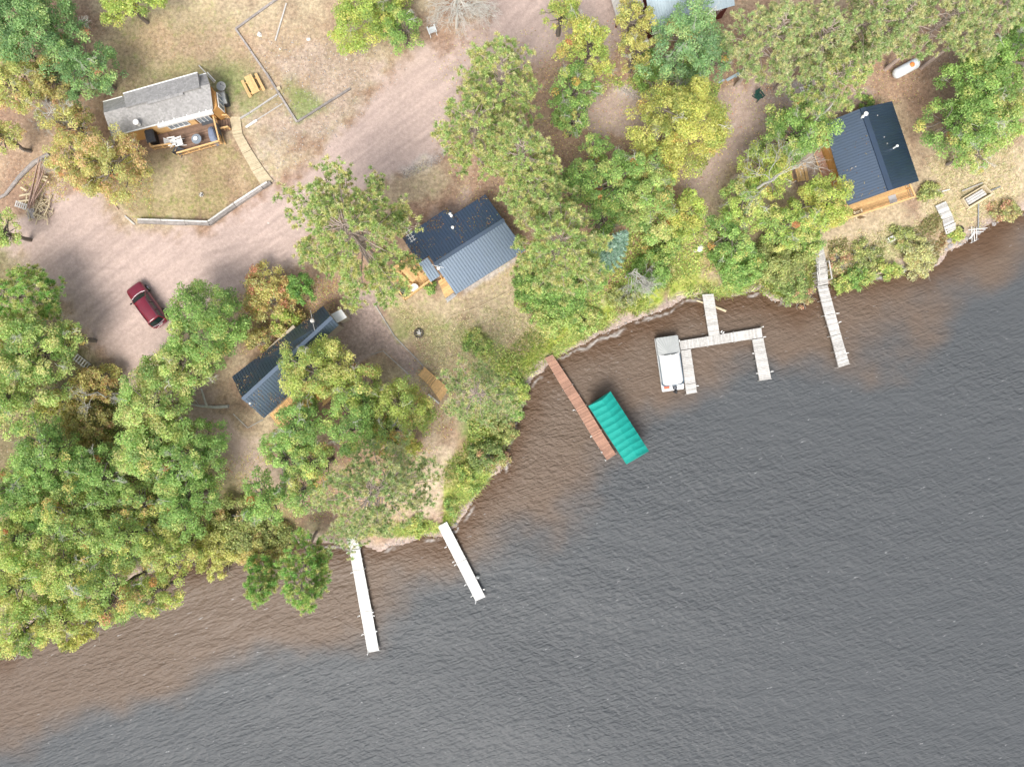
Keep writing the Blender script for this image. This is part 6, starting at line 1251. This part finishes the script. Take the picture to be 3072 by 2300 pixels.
# ------------------------------------------------------------------ woods (positions in overview pixels)
GF = 'trees of the lower-left woods'; GP = 'tall pines'; GB = 'shrubs along the lake edge'
DEC = [  # u, v, r, h, palette, dead fans, label
 (88, 50, 100, 13, 'oakblue', 2, 'huge blue-green oak filling the top left corner'),
 (192, 150, 66, 11, 'oakblue', 1, 'blue-green oak directly above the roof of the shingled cabin'),
 (20, 90, 40, 11, 'olivey', 1, 'olive tree at the left edge beside the huge blue-green oak'),
 (278, 8, 62, 9, 'lime', 0, 'lime green maple cut by the top edge, above the tan lawn'),
 (42, 180, 62, 11, 'olivey', 2, 'olive yellow tree at the left edge below the huge blue-green oak'),
 (120, 172, 50, 9, 'brownolive', 2, 'thinning brownish tree between the olive yellow tree and the shingled cabin'),
 (12, 300, 38, 9, 'olivey', 1, 'small olive tree at the left edge above the grey log'),
 (160, 280, 52, 10, 'autumnolive', 2, 'olive and rust oak touching the west end of the shingled roof'),
 (250, 360, 72, 11, 'autumnolive', 3, 'thin-leaved rusty oak over the lawn south-west of the brown deck'),
 (175, 352, 62, 10, 'autumnolive', 3, 'rusty oak leaning over the lumber heap'),
 (4, 500, 42, 10, 'lightgreen', 0, 'pale green tree at the left edge above the bright white pine'),
 (60, 760, 92, 14, 'lightgreen', 4, 'big pale green oak at the left edge level with the parked car'),
 (148, 730, 42, 11, 'lightgreen', 2, 'pale green crown with grey twigs nearest the west side of the lot'),
 (45, 855, 78, 13, 'lightgreen', 2, 'pale green oak at the left edge below the big one level with the car'),
 (448, 704, 86, 11, 'green', 0, 'rounded green maple just right of the parked car'),
 (392, 790, 62, 12, 'lightgreen', 2, 'pale green crown directly below the rounded maple by the car'),
 (330, 800, 36, 10, 'lightgreen', 0, 'small pale green crown overhanging the narrow drive below the car'),
 (335, 875, 84, 13, 'lightgreen', 2, 'large pale green oak with its fork above the fallen trunk'),
 (330, 960, 70, 13, 'lightgreen', 1, 'pale green oak below the fork, left of the bare soil'),
 (425, 985, 76, 12, 'green', 3, 'green oak with grey twigs beside the drive below the long cabin'),
 (405, 1080, 72, 12, 'green', 1, 'green oak at the right end of the lower-left woods'),
 (112, 985, 76, 13, 'green', 2, 'dark green oak in the lower-left woods beside the brown thicket'),
 (225, 1025, 66, 12, 'green', 2, 'dark rounded oak with a yellow sprig, middle of the lower-left woods'),
 (45, 1060, 62, 13, 'green', 1, 'green oak at the left edge in the lower-left woods'),
 (160, 1110, 72, 13, 'greenorange', 2, 'green oak with an orange patch, upper middle of the lower-left woods'),
 (300, 1090, 48, 11, 'greenorange', 2, 'small green oak with red sprigs beside the dark gap in the woods'),
 (55, 1165, 74, 14, 'greenyellow', 1, 'tall yellow-green oak at the left edge in the lower-left woods'),
 (265, 1165, 68, 13, 'greenorange', 2, 'mottled oak with bare grey twigs at its middle, above the lake'),
 (365, 1190, 58, 10, 'yellowgreen', 1, 'yellow-green oak at the lake beside the dark inlet'),
 (148, 1225, 72, 13, 'greenyellow', 1, 'pale oak with a dark leaning trunk below it, lower-left woods'),
 (42, 1265, 68, 13, 'greenyellow', 1, 'bright oak at the left edge, second from the water'),
 (245, 1275, 72, 12, 'greenorange', 2, 'lakeside oak with red leaves and bare tips over the water'),
 (345, 1275, 55, 10, 'yellowgreen', 2, 'lakeside oak with a twiggy tip reaching furthest right over the water'),
 (58, 1355, 62, 12, 'greenyellow', 2, 'lowest oak at the left edge, hanging over the lake'),
 (138, 1330, 55, 10, 'greenyellow', 1, 'green-yellow oak over the water behind the gold bush'),
 (100, 1110, 50, 12, 'green', 1, 'deep green oak between the two left-edge oaks of the woods'),
 (684, 800, 74, 10, 'yellowgreen', 4, 'yellow-green oak with silver twigs over the black roof'),
 (735, 815, 46, 9, 'yellowgreen', 2, 'small yellow-green oak at the edge of the gravel path'),
 (790, 850, 60, 10, 'yellowgreen', 3, 'oak with a white dead branch, right of the deck under the oaks'),
 (868, 880, 66, 10, 'yellowgreen', 2, 'yellow-green oak nearest the orange ramp'),
 (765, 915, 66, 12, 'green', 2, 'green oak over the middle of the lakeside grove'),
 (650, 922, 60, 11, 'green', 2, 'green oak at the corner of the honey-coloured deck'),
 (845, 935, 52, 10, 'greenorange', 2, 'green oak with an orange patch, above the tall dull pine'),
 (618, 980, 50, 11, 'green', 1, 'green crown beside the lower drive, below the deck'),
 (690, 1005, 46, 10, 'greenorange', 1, 'green oak with orange sprigs left of the tall dull pine'),
 (575, 1075, 56, 11, 'green', 2, 'green oak with a long bare limb near the fallen grey trunk'),
 (655, 1065, 44, 9, 'lightgreen', 1, 'small pale green tree left of the tall dull pine'),
 (1212, 25, 40, 11, 'limeyellow', 0, 'lime crown by the top edge over the pale drive'),
 (1262, 105, 60, 12, 'limeyellow', 2, 'lime and yellow tree between two parts of the drive'),
 (1240, 195, 54, 11, 'green', 3, 'green tree with yellow tips below the lime and yellow one'),
 (1238, 255, 46, 10, 'green', 2, 'green tree at the left end of the brown side drive'),
 (1365, 40, 44, 12, 'yellowolive', 1, 'mustard yellow tree at the left end of the pale barn roof'),
 (1375, 112, 40, 10, 'yellowolive', 1, 'mustard green tree just below the barn wall'),
 (1478, 98, 84, 12, 'bluegreen', 4, 'rounded blue-green oak covering the pale barn roof'),
 (1540, 120, 40, 11, 'bluegreen', 1, 'blue-green crown at the right side of the barn, above the pale sheets'),
 (1470, 270, 98, 13, 'yellow', 3, 'broad bright yellow tree over the side drive'),
 (1440, 345, 48, 11, 'yellow', 1, 'yellow crown at the lower side of the broad bright yellow tree'),
 (1288, 318, 32, 9, 'green', 0, 'small round green tree below the side drive'),
 (1325, 400, 68, 12, 'green', 2, 'deep green oak between the middle pines and the yellow tree'),
 (1245, 400, 46, 11, 'green', 1, 'dark green oak tucked beside the middle pines'),
 (1395, 385, 58, 11, 'lightgreen', 1, 'pale green oak below the broad yellow tree'),
 (1390, 450, 68, 12, 'lightgreen', 1, 'pale green oak above the blue spruce'),
 (1305, 465, 46, 10, 'green', 2, 'green crown above the flat-topped lakeside pine'),
 (1472, 462, 56, 8, 'limeyellow', 1, 'small lime yellow tree between the spruce and the bare-limbed oak'),
 (1715, 290, 74, 12, 'green', 2, 'green oak with bare white tips, left of the slate roof'),
 (1650, 372, 60, 11, 'limeyellow', 1, 'lime oak on the left of the bare-limbed giant'),
 (1606, 448, 56, 11, 'greenyellow', 1, 'green and yellow oak below left of the bare limbs'),
 (1772, 440, 66, 10, 'limeyellow', 1, 'lime oak overhanging the lower corner of the slate roof'),
 (1690, 490, 56, 9, 'greenyellow', 1, 'green and yellow oak above the head of the right-hand dock'),
 (1575, 510, 52, 10, 'green', 1, 'green oak right of the small lime yellow tree'),
 (2098, 190, 74, 12, 'green', 2, 'green oak overhanging the propane tank'),
 (2165, 150, 74, 13, 'green', 2, 'tall green oak at the right edge behind the propane tank'),
 (2070, 268, 72, 12, 'green', 3, 'green oak right of the black roof slope'),
 (2150, 255, 72, 12, 'lightgreen', 2, 'pale green oak at the right edge above the dry grass'),
 (2195, 80, 56, 13, 'green', 1, 'green oak in the top right corner'),
 (2095, 330, 40, 9, 'lightgreen', 2, 'low pale green crown pointing down to the dry grass'),
 (795, 12, 84, 9, 'lime', 1, 'lime maple at the top edge right of the gravel plot'),
 (868, 62, 46, 8, 'green', 1, 'dark green tree between the lime maple and the bare silver tree'),
]
BUS = [  # u, v, r, h, palette, twigs, label, group
 (590, 645, 68, 4.0, 'autumn', 1, 'broad rust and orange bush between the drive and the black roof', None),
 (655, 625, 32, 6.0, 'vividgreen', 0, 'vivid green bush beside the rust bush, below the big pine', None),
 (617, 690, 34, 3.0, 'lime', 0, 'lime bush against the wall of the long narrow cabin', None),
 (560, 735, 30, 3.0, 'brownolive', 1, 'brownish bush at the lower end of the rust bush', None),
 (205, 832, 48, 3.5, 'brownyellow', 1, 'yellow and brown thicket left of the drive below the pallet', None),
 (190, 915, 58, 3.5, 'brownolive', 1, 'dark brown thicket with twigs in a gap of the lower-left woods', None),
 (120, 870, 36, 4, 'yellowolive', 1, 'mustard bush between the pale left oaks and the brown thicket', None),
 (163, 1370, 36, 5.0, 'yellow', 1, 'gold bush hanging over the lake below the woods', None),
 (520, 1140, 66, 2.2, 'olive', 0, 'broad olive shrub patch between the woods and the fallen grey trunk', None),
 (458, 1194, 54, 3.0, 'yelloworange', 1, 'yellow and orange bush over the lake beside the dark inlet', None),
 (555, 1195, 50, 2.4, 'orange', 1, 'orange bush on the shore left of the leaning pine', None),
 (590, 1160, 40, 1.6, 'olive', 0, 'low olive shrub above the orange shore bush', None),
 (888, 962, 24, 2.5, 'yellow', 0, 'small yellow bush right of the tall dull pine', None),
 (1112, 822, 18, .8, 'greenyellow', 0, 'small bright clump on the bank below the red-brown dock', GB),
 (1126, 848, 24, 1.3, 'greenyellow', 0, 'yellow-green shore bush nearest the dull shore pine', GB),
 (1108, 880, 26, 1.5, 'green', 0, 'green shore bush right of the dull shore pine', GB),
 (1090, 930, 30, 1.6, 'olive', 0, 'olive shore bush halfway down the point', GB),
 (1050, 985, 36, 1.8, 'greenred', 1, 'green shore bush with red sprigs on the point', GB),
 (1085, 990, 20, 1.0, 'redgreen', 1, 'reddish twiggy bush leaning over the water on the point', GB),
 (1012, 1035, 28, 1.2, 'greenyellow', 0, 'yellow-green shore bush above the slanting white dock', GB),
 (975, 1098, 18, .7, 'lightgreen', 0, 'small vivid bush at the shore end of the slanting white dock', GB),
 (900, 1135, 26, .8, 'greenyellow', 0, 'low yellow-green bush at the water between the white docks', GB),
 (935, 624, 16, 1.2, 'green', 0, 'round green bush beside the small porch of the middle cabin', None),
 (1150, 620, 48, 3.5, 'green', 0, 'green shrub under the pines right of the middle cabin', None),
 (1215, 630, 48, 3.0, 'green', 0, 'green shrub below the flat-topped lakeside pine', None),
 (1190, 685, 46, 2.2, 'lightgreen', 0, 'bright shrub on the slope above the lake, left of the bare sandy gap', None),
 (1275, 600, 40, 3.0, 'green', 0, 'green shrub below the blue spruce', None),
 (1402, 590, 48, 3.0, 'green', 0, 'dense green shrub right of the bare drooping branches', None),
 (1340, 640, 30, 1.6, 'olive', 0, 'low olive shrub below the bare drooping branches', None),
 (1265, 690, 36, 1.4, 'lightgreen', 0, 'bright low shrub at the top of the beach', None),
 (1440, 520, 46, 2.5, 'greenorange', 0, 'shrub with orange leaves right of the blue spruce', None),
 (1030, 742, 30, .55, 'lightgreen', 0, 'bright green clump right of the dark fire pit', None),
 (1600, 570, 58, 4.0, 'green', 0, 'green shrub beside the whitish boulder', None),
 (1680, 560, 58, 3.5, 'olive', 0, 'olive shrub left of the head of the right-hand dock', None),
 (1710, 608, 44, 2.4, 'greenred', 0, 'dome-shaped green and red bush hanging over the lake', None),
 (1740, 640, 26, .9, 'redgreen', 1, 'mauve twiggy reeds beside the right-hand dock', None),
 (1745, 520, 36, 3.0, 'lightgreen', 0, 'pale shrub touching the left side of the dock head', None),
 (1815, 560, 28, .8, 'redgreen', 1, 'reddish bush right of the dock handrail', None),
 (1862, 596, 26, .9, 'green', 0, 'green bush at the water between the dock and the golden bush', None),
 (1830, 610, 22, .9, 'greenyellow', 0, 'yellow-green clump at the rocks by the dock', None),
 (1870, 545, 32, .7, 'olive', 1, 'olive brush below the lakeside deck', None),
 (1930, 575, 24, 1.1, 'greenyellow', 0, 'yellow-green bush left of the golden bush', None),
 (1992, 555, 42, 1.3, 'gold', 1, 'golden bush hanging over the lake at the right', None),
 (1950, 515, 30, .8, 'olive', 1, 'dark olive bush behind the golden bush', None),
 (2075, 505, 20, .5, 'greenyellow', 0, 'green weeds around the old black tyre', None),
 (2180, 452, 30, .9, 'redgreen', 0, 'rust-coloured weeds at the right edge of the bank', None),
 (2010, 415, 24, .8, 'olive', 1, 'grey-green brush at the corner of the lakeside deck', None),
 (1870, 222, 16, 1.0, 'green', 0, 'small green bush by the upper corner of the slate roof', None),
 (1400, 150, 40, 2.5, 'green', 1, 'green undergrowth below the mustard trees', None),
 (1490, 165, 40, 2.0, 'green', 1, 'green undergrowth below the rounded blue-green oak', None),
]
PIN = [  # u, v, r, h, palette, tuft, low, label
 (763, 507, 141, 16.5, 'redpine', .34, .42, 'biggest pine, spreading over the drive left of the middle cabin'),
 (1085, 172, 82, 15, 'redpine', .32, .45, 'upper pine at the bend of the drive'),
 (1028, 275, 76, 15, 'redpine', .32, .45, 'pine leaning over the right side of the drive'),
 (1128, 350, 84, 16, 'redpine', .32, .45, 'pine directly above the black wing of the middle cabin'),
 (1160, 415, 66, 14, 'redpine', .32, .45, 'pine touching the upper corner of the black roof'),
 (1206, 535, 99, 15, 'redpine', .36, .5, 'flat-topped lakeside pine with white radiating branches'),
 (815, 1062, 110, 16, 'dullpine', .30, .4, 'tall dull pine above the two white docks'),
 (1032, 850, 74, 13, 'dullpine', .26, .4, 'dull shore pine on the point by the red-brown dock'),
 (1665, 85, 86, 16, 'dullpine', .30, .45, 'dull pine right of the pale barn roof'),
 (1765, 95, 84, 16, 'dullpine', .30, .45, 'dull pine above the dark green chair'),
 (1800, 175, 62, 15, 'redpine', .30, .45, 'pine hanging over the short white ladder'),
 (1875, 45, 78, 17, 'dullpine', .30, .45, 'dull pine at the top edge above the propane tank'),
 (1925, 58, 58, 17, 'dullpine', .30, .45, 'dull pine just above the propane tank'),
 (2050, 35, 72, 17, 'dullpine', .30, .45, 'dull pine at the top edge right of the propane tank'),
 (2130, 40, 66, 16, 'dullpine', .30, .45, 'dull pine beside the corner oak at the top right'),
 (36, 640, 70, 9, 'brightpine', .34, .3, 'bright dark-green pine at the left edge of the lot'),
]
if not NO_TREES:
    for i, (u, v, r_, h, pal, dead, lb) in enumerate(DEC):
        deciduous(u, v, r_, h, pal, lb, 100 + i, 'oak_tree' if 'oak' in lb else ('maple_tree' if 'maple' in lb else 'broadleaf_tree'), 'tree', GF if 'lower-left woods' in lb else None, dead)
    for i, (u, v, r_, h, pal, tw, lb, gp) in enumerate(BUS): bush(u, v, r_, h, pal, lb, 300 + i, gp, twigs=bool(tw))
    for i, (u, v, r_, h, pal, tf, lo2, lb) in enumerate(PIN): pine(u, v, r_, h, pal, lb, 500 + i, GP, tuft=tf * .88, low=lo2, sparse=1.7 if pal != 'dullpine' else 1.9)
    pine(648, 1258, 50, 9, 'brightpine', 'bright green pine leaning far out over the lake left of the long white dock', 601, GP, tuft=.30, low=.35, lean=(.4, -3.2), sparse=2.4)
    pine(556, 1270, 30, 7, 'brightpine', 'small bright pine leaning over the lake below the orange bush', 602, GP, tuft=.30, low=.35, lean=(.5, -2.2), sparse=2.4)
    spruce(1332, 528, 38, 13, 'dome-shaped blue spruce above the bare drooping branches', 603)
    bare(978, 12, 84, 6.5, 'big bare silver tree at the top edge beside the drive', 610, 44, 4, .2, thick=.9, mtl='pale_twig')
    bare(115, 265, 44, 7, 'bare grey-twigged tree between the left edge and the shingled cabin', 611, 12, 4, .1, thick=.7)
    bare(1366, 585, 66, 6, 'bare drooping pale branches below the blue spruce', 612, 13, 4, .3, spread=(-1.9, 0.2))
    bare(1650, 395, 96, 11, 'giant with bare white forking limbs among the right-hand oaks', 613, 6, 4, -.1, thick=1.15)
    bare(215, 850, 44, 6, 'bare grey sapling over the yellow and brown thicket', 614, 5, 4, .1, thick=.7)
    bare(1790, 245, 40, 10, 'bare white-tipped snag at the upper left of the slate roof', 615, 6, 3, -.2)
    bare(1460, 200, 56, 4, 'bare grey brush between the blue-green oak and the yellow tree', 616, 12, 3, .1)

# ------------------------------------------------------------------ ground cover (nobody could count it)
def scatter(name, polys, n, size, pal, hgt, seed, m='grass_blade', upright=False, label=None):
    r = np.random.default_rng(seed); pts = []; tot = 0
    for poly, wgt in polys:
        q = px(poly, 1.0); lo = q.min(0); hi = q.max(0); k = int(n * wgt); x = r.uniform(lo[0], hi[0], k * 3); y = r.uniform(lo[1], hi[1], k * 3)
        ok = inside(x, y, q) & (sdf(x, y, q) / 1.6 + (fbm(x, y, 1.6, seed) - .47) * 4 > r.uniform(0, 1.2, len(x))); x = x[ok][:k]; y = y[ok][:k]; pts.append(np.stack([x, y], 1))
    p = np.vstack(pts); d = shore_d(p[:, 0], p[:, 1]); p = p[d > -.15]; z = height(p[:, 0], p[:, 1]); N = len(p); cols, wts = PAL[pal]
    clump = fbm(p[:, 0], p[:, 1], 1.1, seed + 3); c = np.stack([p[:, 0], p[:, 1], z + r.uniform(0, 1, N) * hgt * clump * 1.6], 1)
    lc = jitter(cols[r.choice(len(wts), N, p=wts)], N, r, .2)
    if upright:
        a = r.uniform(0, 6.28, N); l = size * r.uniform(.6, 1.3, N); ln = r.uniform(.5, 1.6, N); dd = np.stack([np.cos(a) * ln, np.sin(a) * ln, np.ones(N)], 1) * l[:, None]
        wv = np.stack([-np.sin(a), np.cos(a), np.zeros(N)], 1) * .03; c[:, 2] = z - .02
        V = np.stack([c - wv, c + wv, c + dd * .6 + wv * .7, c + dd], 1).reshape(-1, 3); F = np.arange(N * 4).reshape(-1, 4)
    else: V, F = leaf_cards(c, unit(r.normal(0, .5, (N, 3)) + [0, 0, 1]), size * r.uniform(.6, 1.3, N), r)
    o = arr_mesh(name, V, F, M[m], None, lc); o['kind'] = 'stuff'; o['label'] = label
scatter('shore_grass', [([(1165, 780), (1240, 705), (1375, 655), (1500, 628), (1610, 612), (1640, 628), (1500, 648), (1380, 672), (1260, 725), (1190, 785)], .45), ([(1150, 800), (1165, 790), (1130, 870), (1105, 950), (1080, 990), (1060, 980), (1090, 920)], .2), ([(990, 1050), (1060, 1020), (1050, 1040), (985, 1115), (965, 1110)], .12), ([(840, 1140), (940, 1120), (950, 1150), (860, 1162), (700, 1150)], .1), ([(1780, 615), (1840, 600), (1950, 570), (1960, 590), (1850, 615)], .13)], 26000, .5, 'greenyellow', .4, 41, upright=True, label='bright tall grass along the lake edge')
scatter('undergrowth', [([(20, 900), (240, 800), (330, 830), (420, 960), (470, 1080), (560, 1120), (600, 1170), (420, 1220), (60, 1330), (0, 1200)], .45), ([(1250, 180), (1330, 160), (1560, 180), (1540, 230), (1400, 210), (1290, 200)], .06), ([(1120, 560), (1430, 440), (1560, 470), (1640, 560), (1640, 600), (1440, 600), (1260, 690), (1190, 740), (1110, 660)], .3), ([(1640, 520), (1770, 510), (1770, 640), (1650, 640)], .06), ([(1000, 700), (1150, 780), (1130, 850), (1090, 960), (1020, 960), (1000, 880), (1040, 800)], .06)], 52000, .16, 'greenyellow', .5, 42, 'leaf', label='low leafy undergrowth on the woodland floor')
scatter('dry_grass', [([(830, 640), (960, 680), (1180, 620), (1180, 740), (960, 850)], .25), ([(2000, 340), (2212, 260), (2212, 450), (2030, 540), (1800, 590), (1780, 520), (1990, 450)], .35)], 22000, .2, 'straw', .2, 43, upright=True, label='short straw-coloured grass blades')
scatter('fallen_leaves', [([(930, 60), (1560, 20), (1960, 0), (2000, 220), (1500, 430), (1450, 640), (1060, 640), (930, 300)], .4), ([(0, 380), (330, 330), (330, 500), (200, 420), (60, 450)], .15), ([(280, 800), (560, 980), (720, 1120), (600, 1180), (400, 900)], .15), ([(860, 780), (1080, 760), (960, 960), (860, 1130), (620, 1170), (640, 1110)], .15), ([(500, 590), (760, 600), (700, 700), (520, 770)], .15)], 26000, .13, 'autumn', .03, 44, 'leaf', label='scattered brown and orange leaves')

def scatter_pts(name, c, size, pal_cols, m, seed, label, nrm=None, spread=.2):
    r = np.random.default_rng(seed); N = len(c)
    V, F = leaf_cards(c, unit(r.normal(0, .35, (N, 3)) + ([0, 0, 1] if nrm is None else nrm)), size * r.uniform(.6, 1.4, N), r)
    o = arr_mesh(name, V, F, M[m], None, jitter(pal_cols[r.integers(0, len(pal_cols), N)], N, r, spread)); o['kind'] = 'stuff'; o['label'] = label
r = np.random.default_rng(77); x = r.uniform(GX0, GX1, 120000); y = r.uniform(-20, 14, 120000); d = shore_d(x, y)
ok = (d > .45) & (d < 4.0) & (fbm(x, y, 2.8, 78) + r.normal(0, .06, len(x)) > .44); x = x[ok]; y = y[ok]; d = d[ok]; N = len(x)
a = r.uniform(0, 6.28, N); l = r.uniform(.25, .65, N); ln = r.uniform(.5, 1.7, N); dd = np.stack([np.cos(a) * ln, np.sin(a) * ln, np.ones(N)], 1) * l[:, None] * .7; wv = np.stack([-np.sin(a), np.cos(a), np.zeros(N)], 1) * .03; c = np.stack([x, y, height(x, y, d) - .02], 1)
g_ = np.array([(.28, .37, .08), (.36, .42, .09), (.18, .27, .06), (.44, .40, .15), (.22, .32, .08)]); pc = fbm(x, y, 1.5, 79); gi = np.clip((pc * 7 - 1 + r.normal(0, .8, N)).astype(int), 0, 4)
o = arr_mesh('bank_grass', np.stack([c - wv, c + wv, c + dd * .6 + wv * .7, c + dd], 1).reshape(-1, 3), np.arange(N * 4).reshape(-1, 4), M['grass_blade'], None, jitter(g_[gi], N, r, .2)); o['kind'] = 'stuff'; o['label'] = 'lush grass and sedge on the lake bank'
x = r.uniform(GX1 - 1, GX2, 60000); y = r.uniform(6, 24, 60000); d = shore_d(x, y); q_ = fbm(x, y, 1.8, 91); ok = (d > .3) & (d < 4.2) & (q_ + r.normal(0, .05, len(x)) > .47) & ~inside(x, y, px([(1755, 530), (1785, 530), (1795, 630), (1765, 630)], 1.0)); x = x[ok]; y = y[ok]; N = len(x)
c = np.stack([x, y, height(x, y) + r.uniform(0, .55, N) * fbm(x, y, 1.0, 92)], 1); kk = fbm(x, y, 2.5, 93); cl = np.array([(.36, .20, .10), (.34, .29, .13), (.26, .28, .10), (.40, .34, .17), (.22, .27, .08)])
V, F = leaf_cards(c, unit(r.normal(0, .6, (N, 3)) + [0, 0, 1]), .13 * r.uniform(.6, 1.3, N), r); o = arr_mesh('bank_scrub', V, F, M['leaf'], None, jitter(cl[np.clip((kk * 8 - 1.6 + r.normal(0, .8, N)).astype(int), 0, 4)], N, r, .2)); o['kind'] = 'stuff'; o['label'] = 'rust and olive scrub covering the right-hand bank'
# loose stones on the dirt and along the waterline
pts = []
for poly, k in ((REG_GR[0], 900), (REG_GR[1], 500), (REG_GR[2], 500), (REG_GR[3], 900)):
    q = px(poly, 1.0); lo = q.min(0); hi = q.max(0); x = r.uniform(lo[0], hi[0], k * 3); y = r.uniform(lo[1], hi[1], k * 3); ok = inside(x, y, q); pts.append(np.stack([x[ok][:k], y[ok][:k]], 1))
sx = r.uniform(GX0 - 6, P(3072, 0)[0], 60000); sy = r.uniform(-20, 18, 60000); d = shore_d(sx, sy); ok = (d > -.35) & (d < .55); pts.append(np.stack([sx[ok], sy[ok]], 1)[:2200])
p2 = np.vstack(pts); N = len(p2); z = height(p2[:, 0], p2[:, 1]); s = r.uniform(.025, .065, N) * np.where(np.arange(N) >= N - 2200, 1.5, 1)
ang = r.uniform(0, 6.28, N); base = np.array([[1, 0, 0], [0, 1, 0], [-1, 0, 0], [0, -1, 0], [0, 0, .7], [0, 0, -.5]]); ca, sa = np.cos(ang), np.sin(ang)
loc = np.stack([base[None, :, 0] * ca[:, None] - base[None, :, 1] * sa[:, None] * .8, base[None, :, 0] * sa[:, None] + base[None, :, 1] * ca[:, None] * .8, np.repeat(base[None, :, 2], N, 0)], 2) * s[:, None, None] * r.uniform(.75, 1.25, (N, 6, 1))
V = loc + np.stack([p2[:, 0], p2[:, 1], z], 1)[:, None]; tri = np.array([[0, 1, 4], [1, 2, 4], [2, 3, 4], [3, 0, 4], [1, 0, 5], [2, 1, 5], [3, 2, 5], [0, 3, 5]]); F = (np.arange(N)[:, None, None] * 6 + tri[None]).reshape(-1, 3)
sc_ = np.repeat(np.array([(.42, .40, .38), (.30, .28, .27), (.55, .52, .49), (.36, .29, .26)])[r.integers(0, 4, N)] * r.uniform(.8, 1.15, (N, 1)), 8, 0)
o = arr_mesh('gravel', V.reshape(-1, 3), F, M['pebble'], None, sc_); o['kind'] = 'stuff'; o['label'] = 'loose stones on the drive edges and waterline'
# needles and leaves lying on the metal roofs
def on_quad(a, b, c_, d_, n, s0):
    rr = np.random.default_rng(s0); u = rr.random(n)[:, None]; v = rr.random(n)[:, None] ** 1.6; A, B, C_, D_ = [np.array(q) for q in (a, b, c_, d_)]
    p_ = (A * (1 - u) + B * u) * (1 - v) + (D_ * (1 - u) + C_ * u) * v; kk = fbm(p_[:, 0], p_[:, 1], 1.5, s0) + rr.normal(0, .05, n) > .54; return p_[kk] + [0, 0, .05]
cc_ = np.vstack([on_quad(w0, w1, wk, wj, 900, 1), on_quad(NWc, eN[3], RN, RS, 500, 2), on_quad(Wc, Nc, cab3_R1, cab3_R0, 900, 3), on_quad(S0, S1, Rm, cab3_R0, 500, 4), on_quad(A0, A1, R1, R0, 300, 5)])
scatter_pts('roof_leaves', cc_, .10, np.array([(.30, .17, .09), (.36, .24, .12), (.22, .13, .08), (.42, .34, .16)]), 'leaf', 9, 'brown needles and leaves lying on the metal roofs')
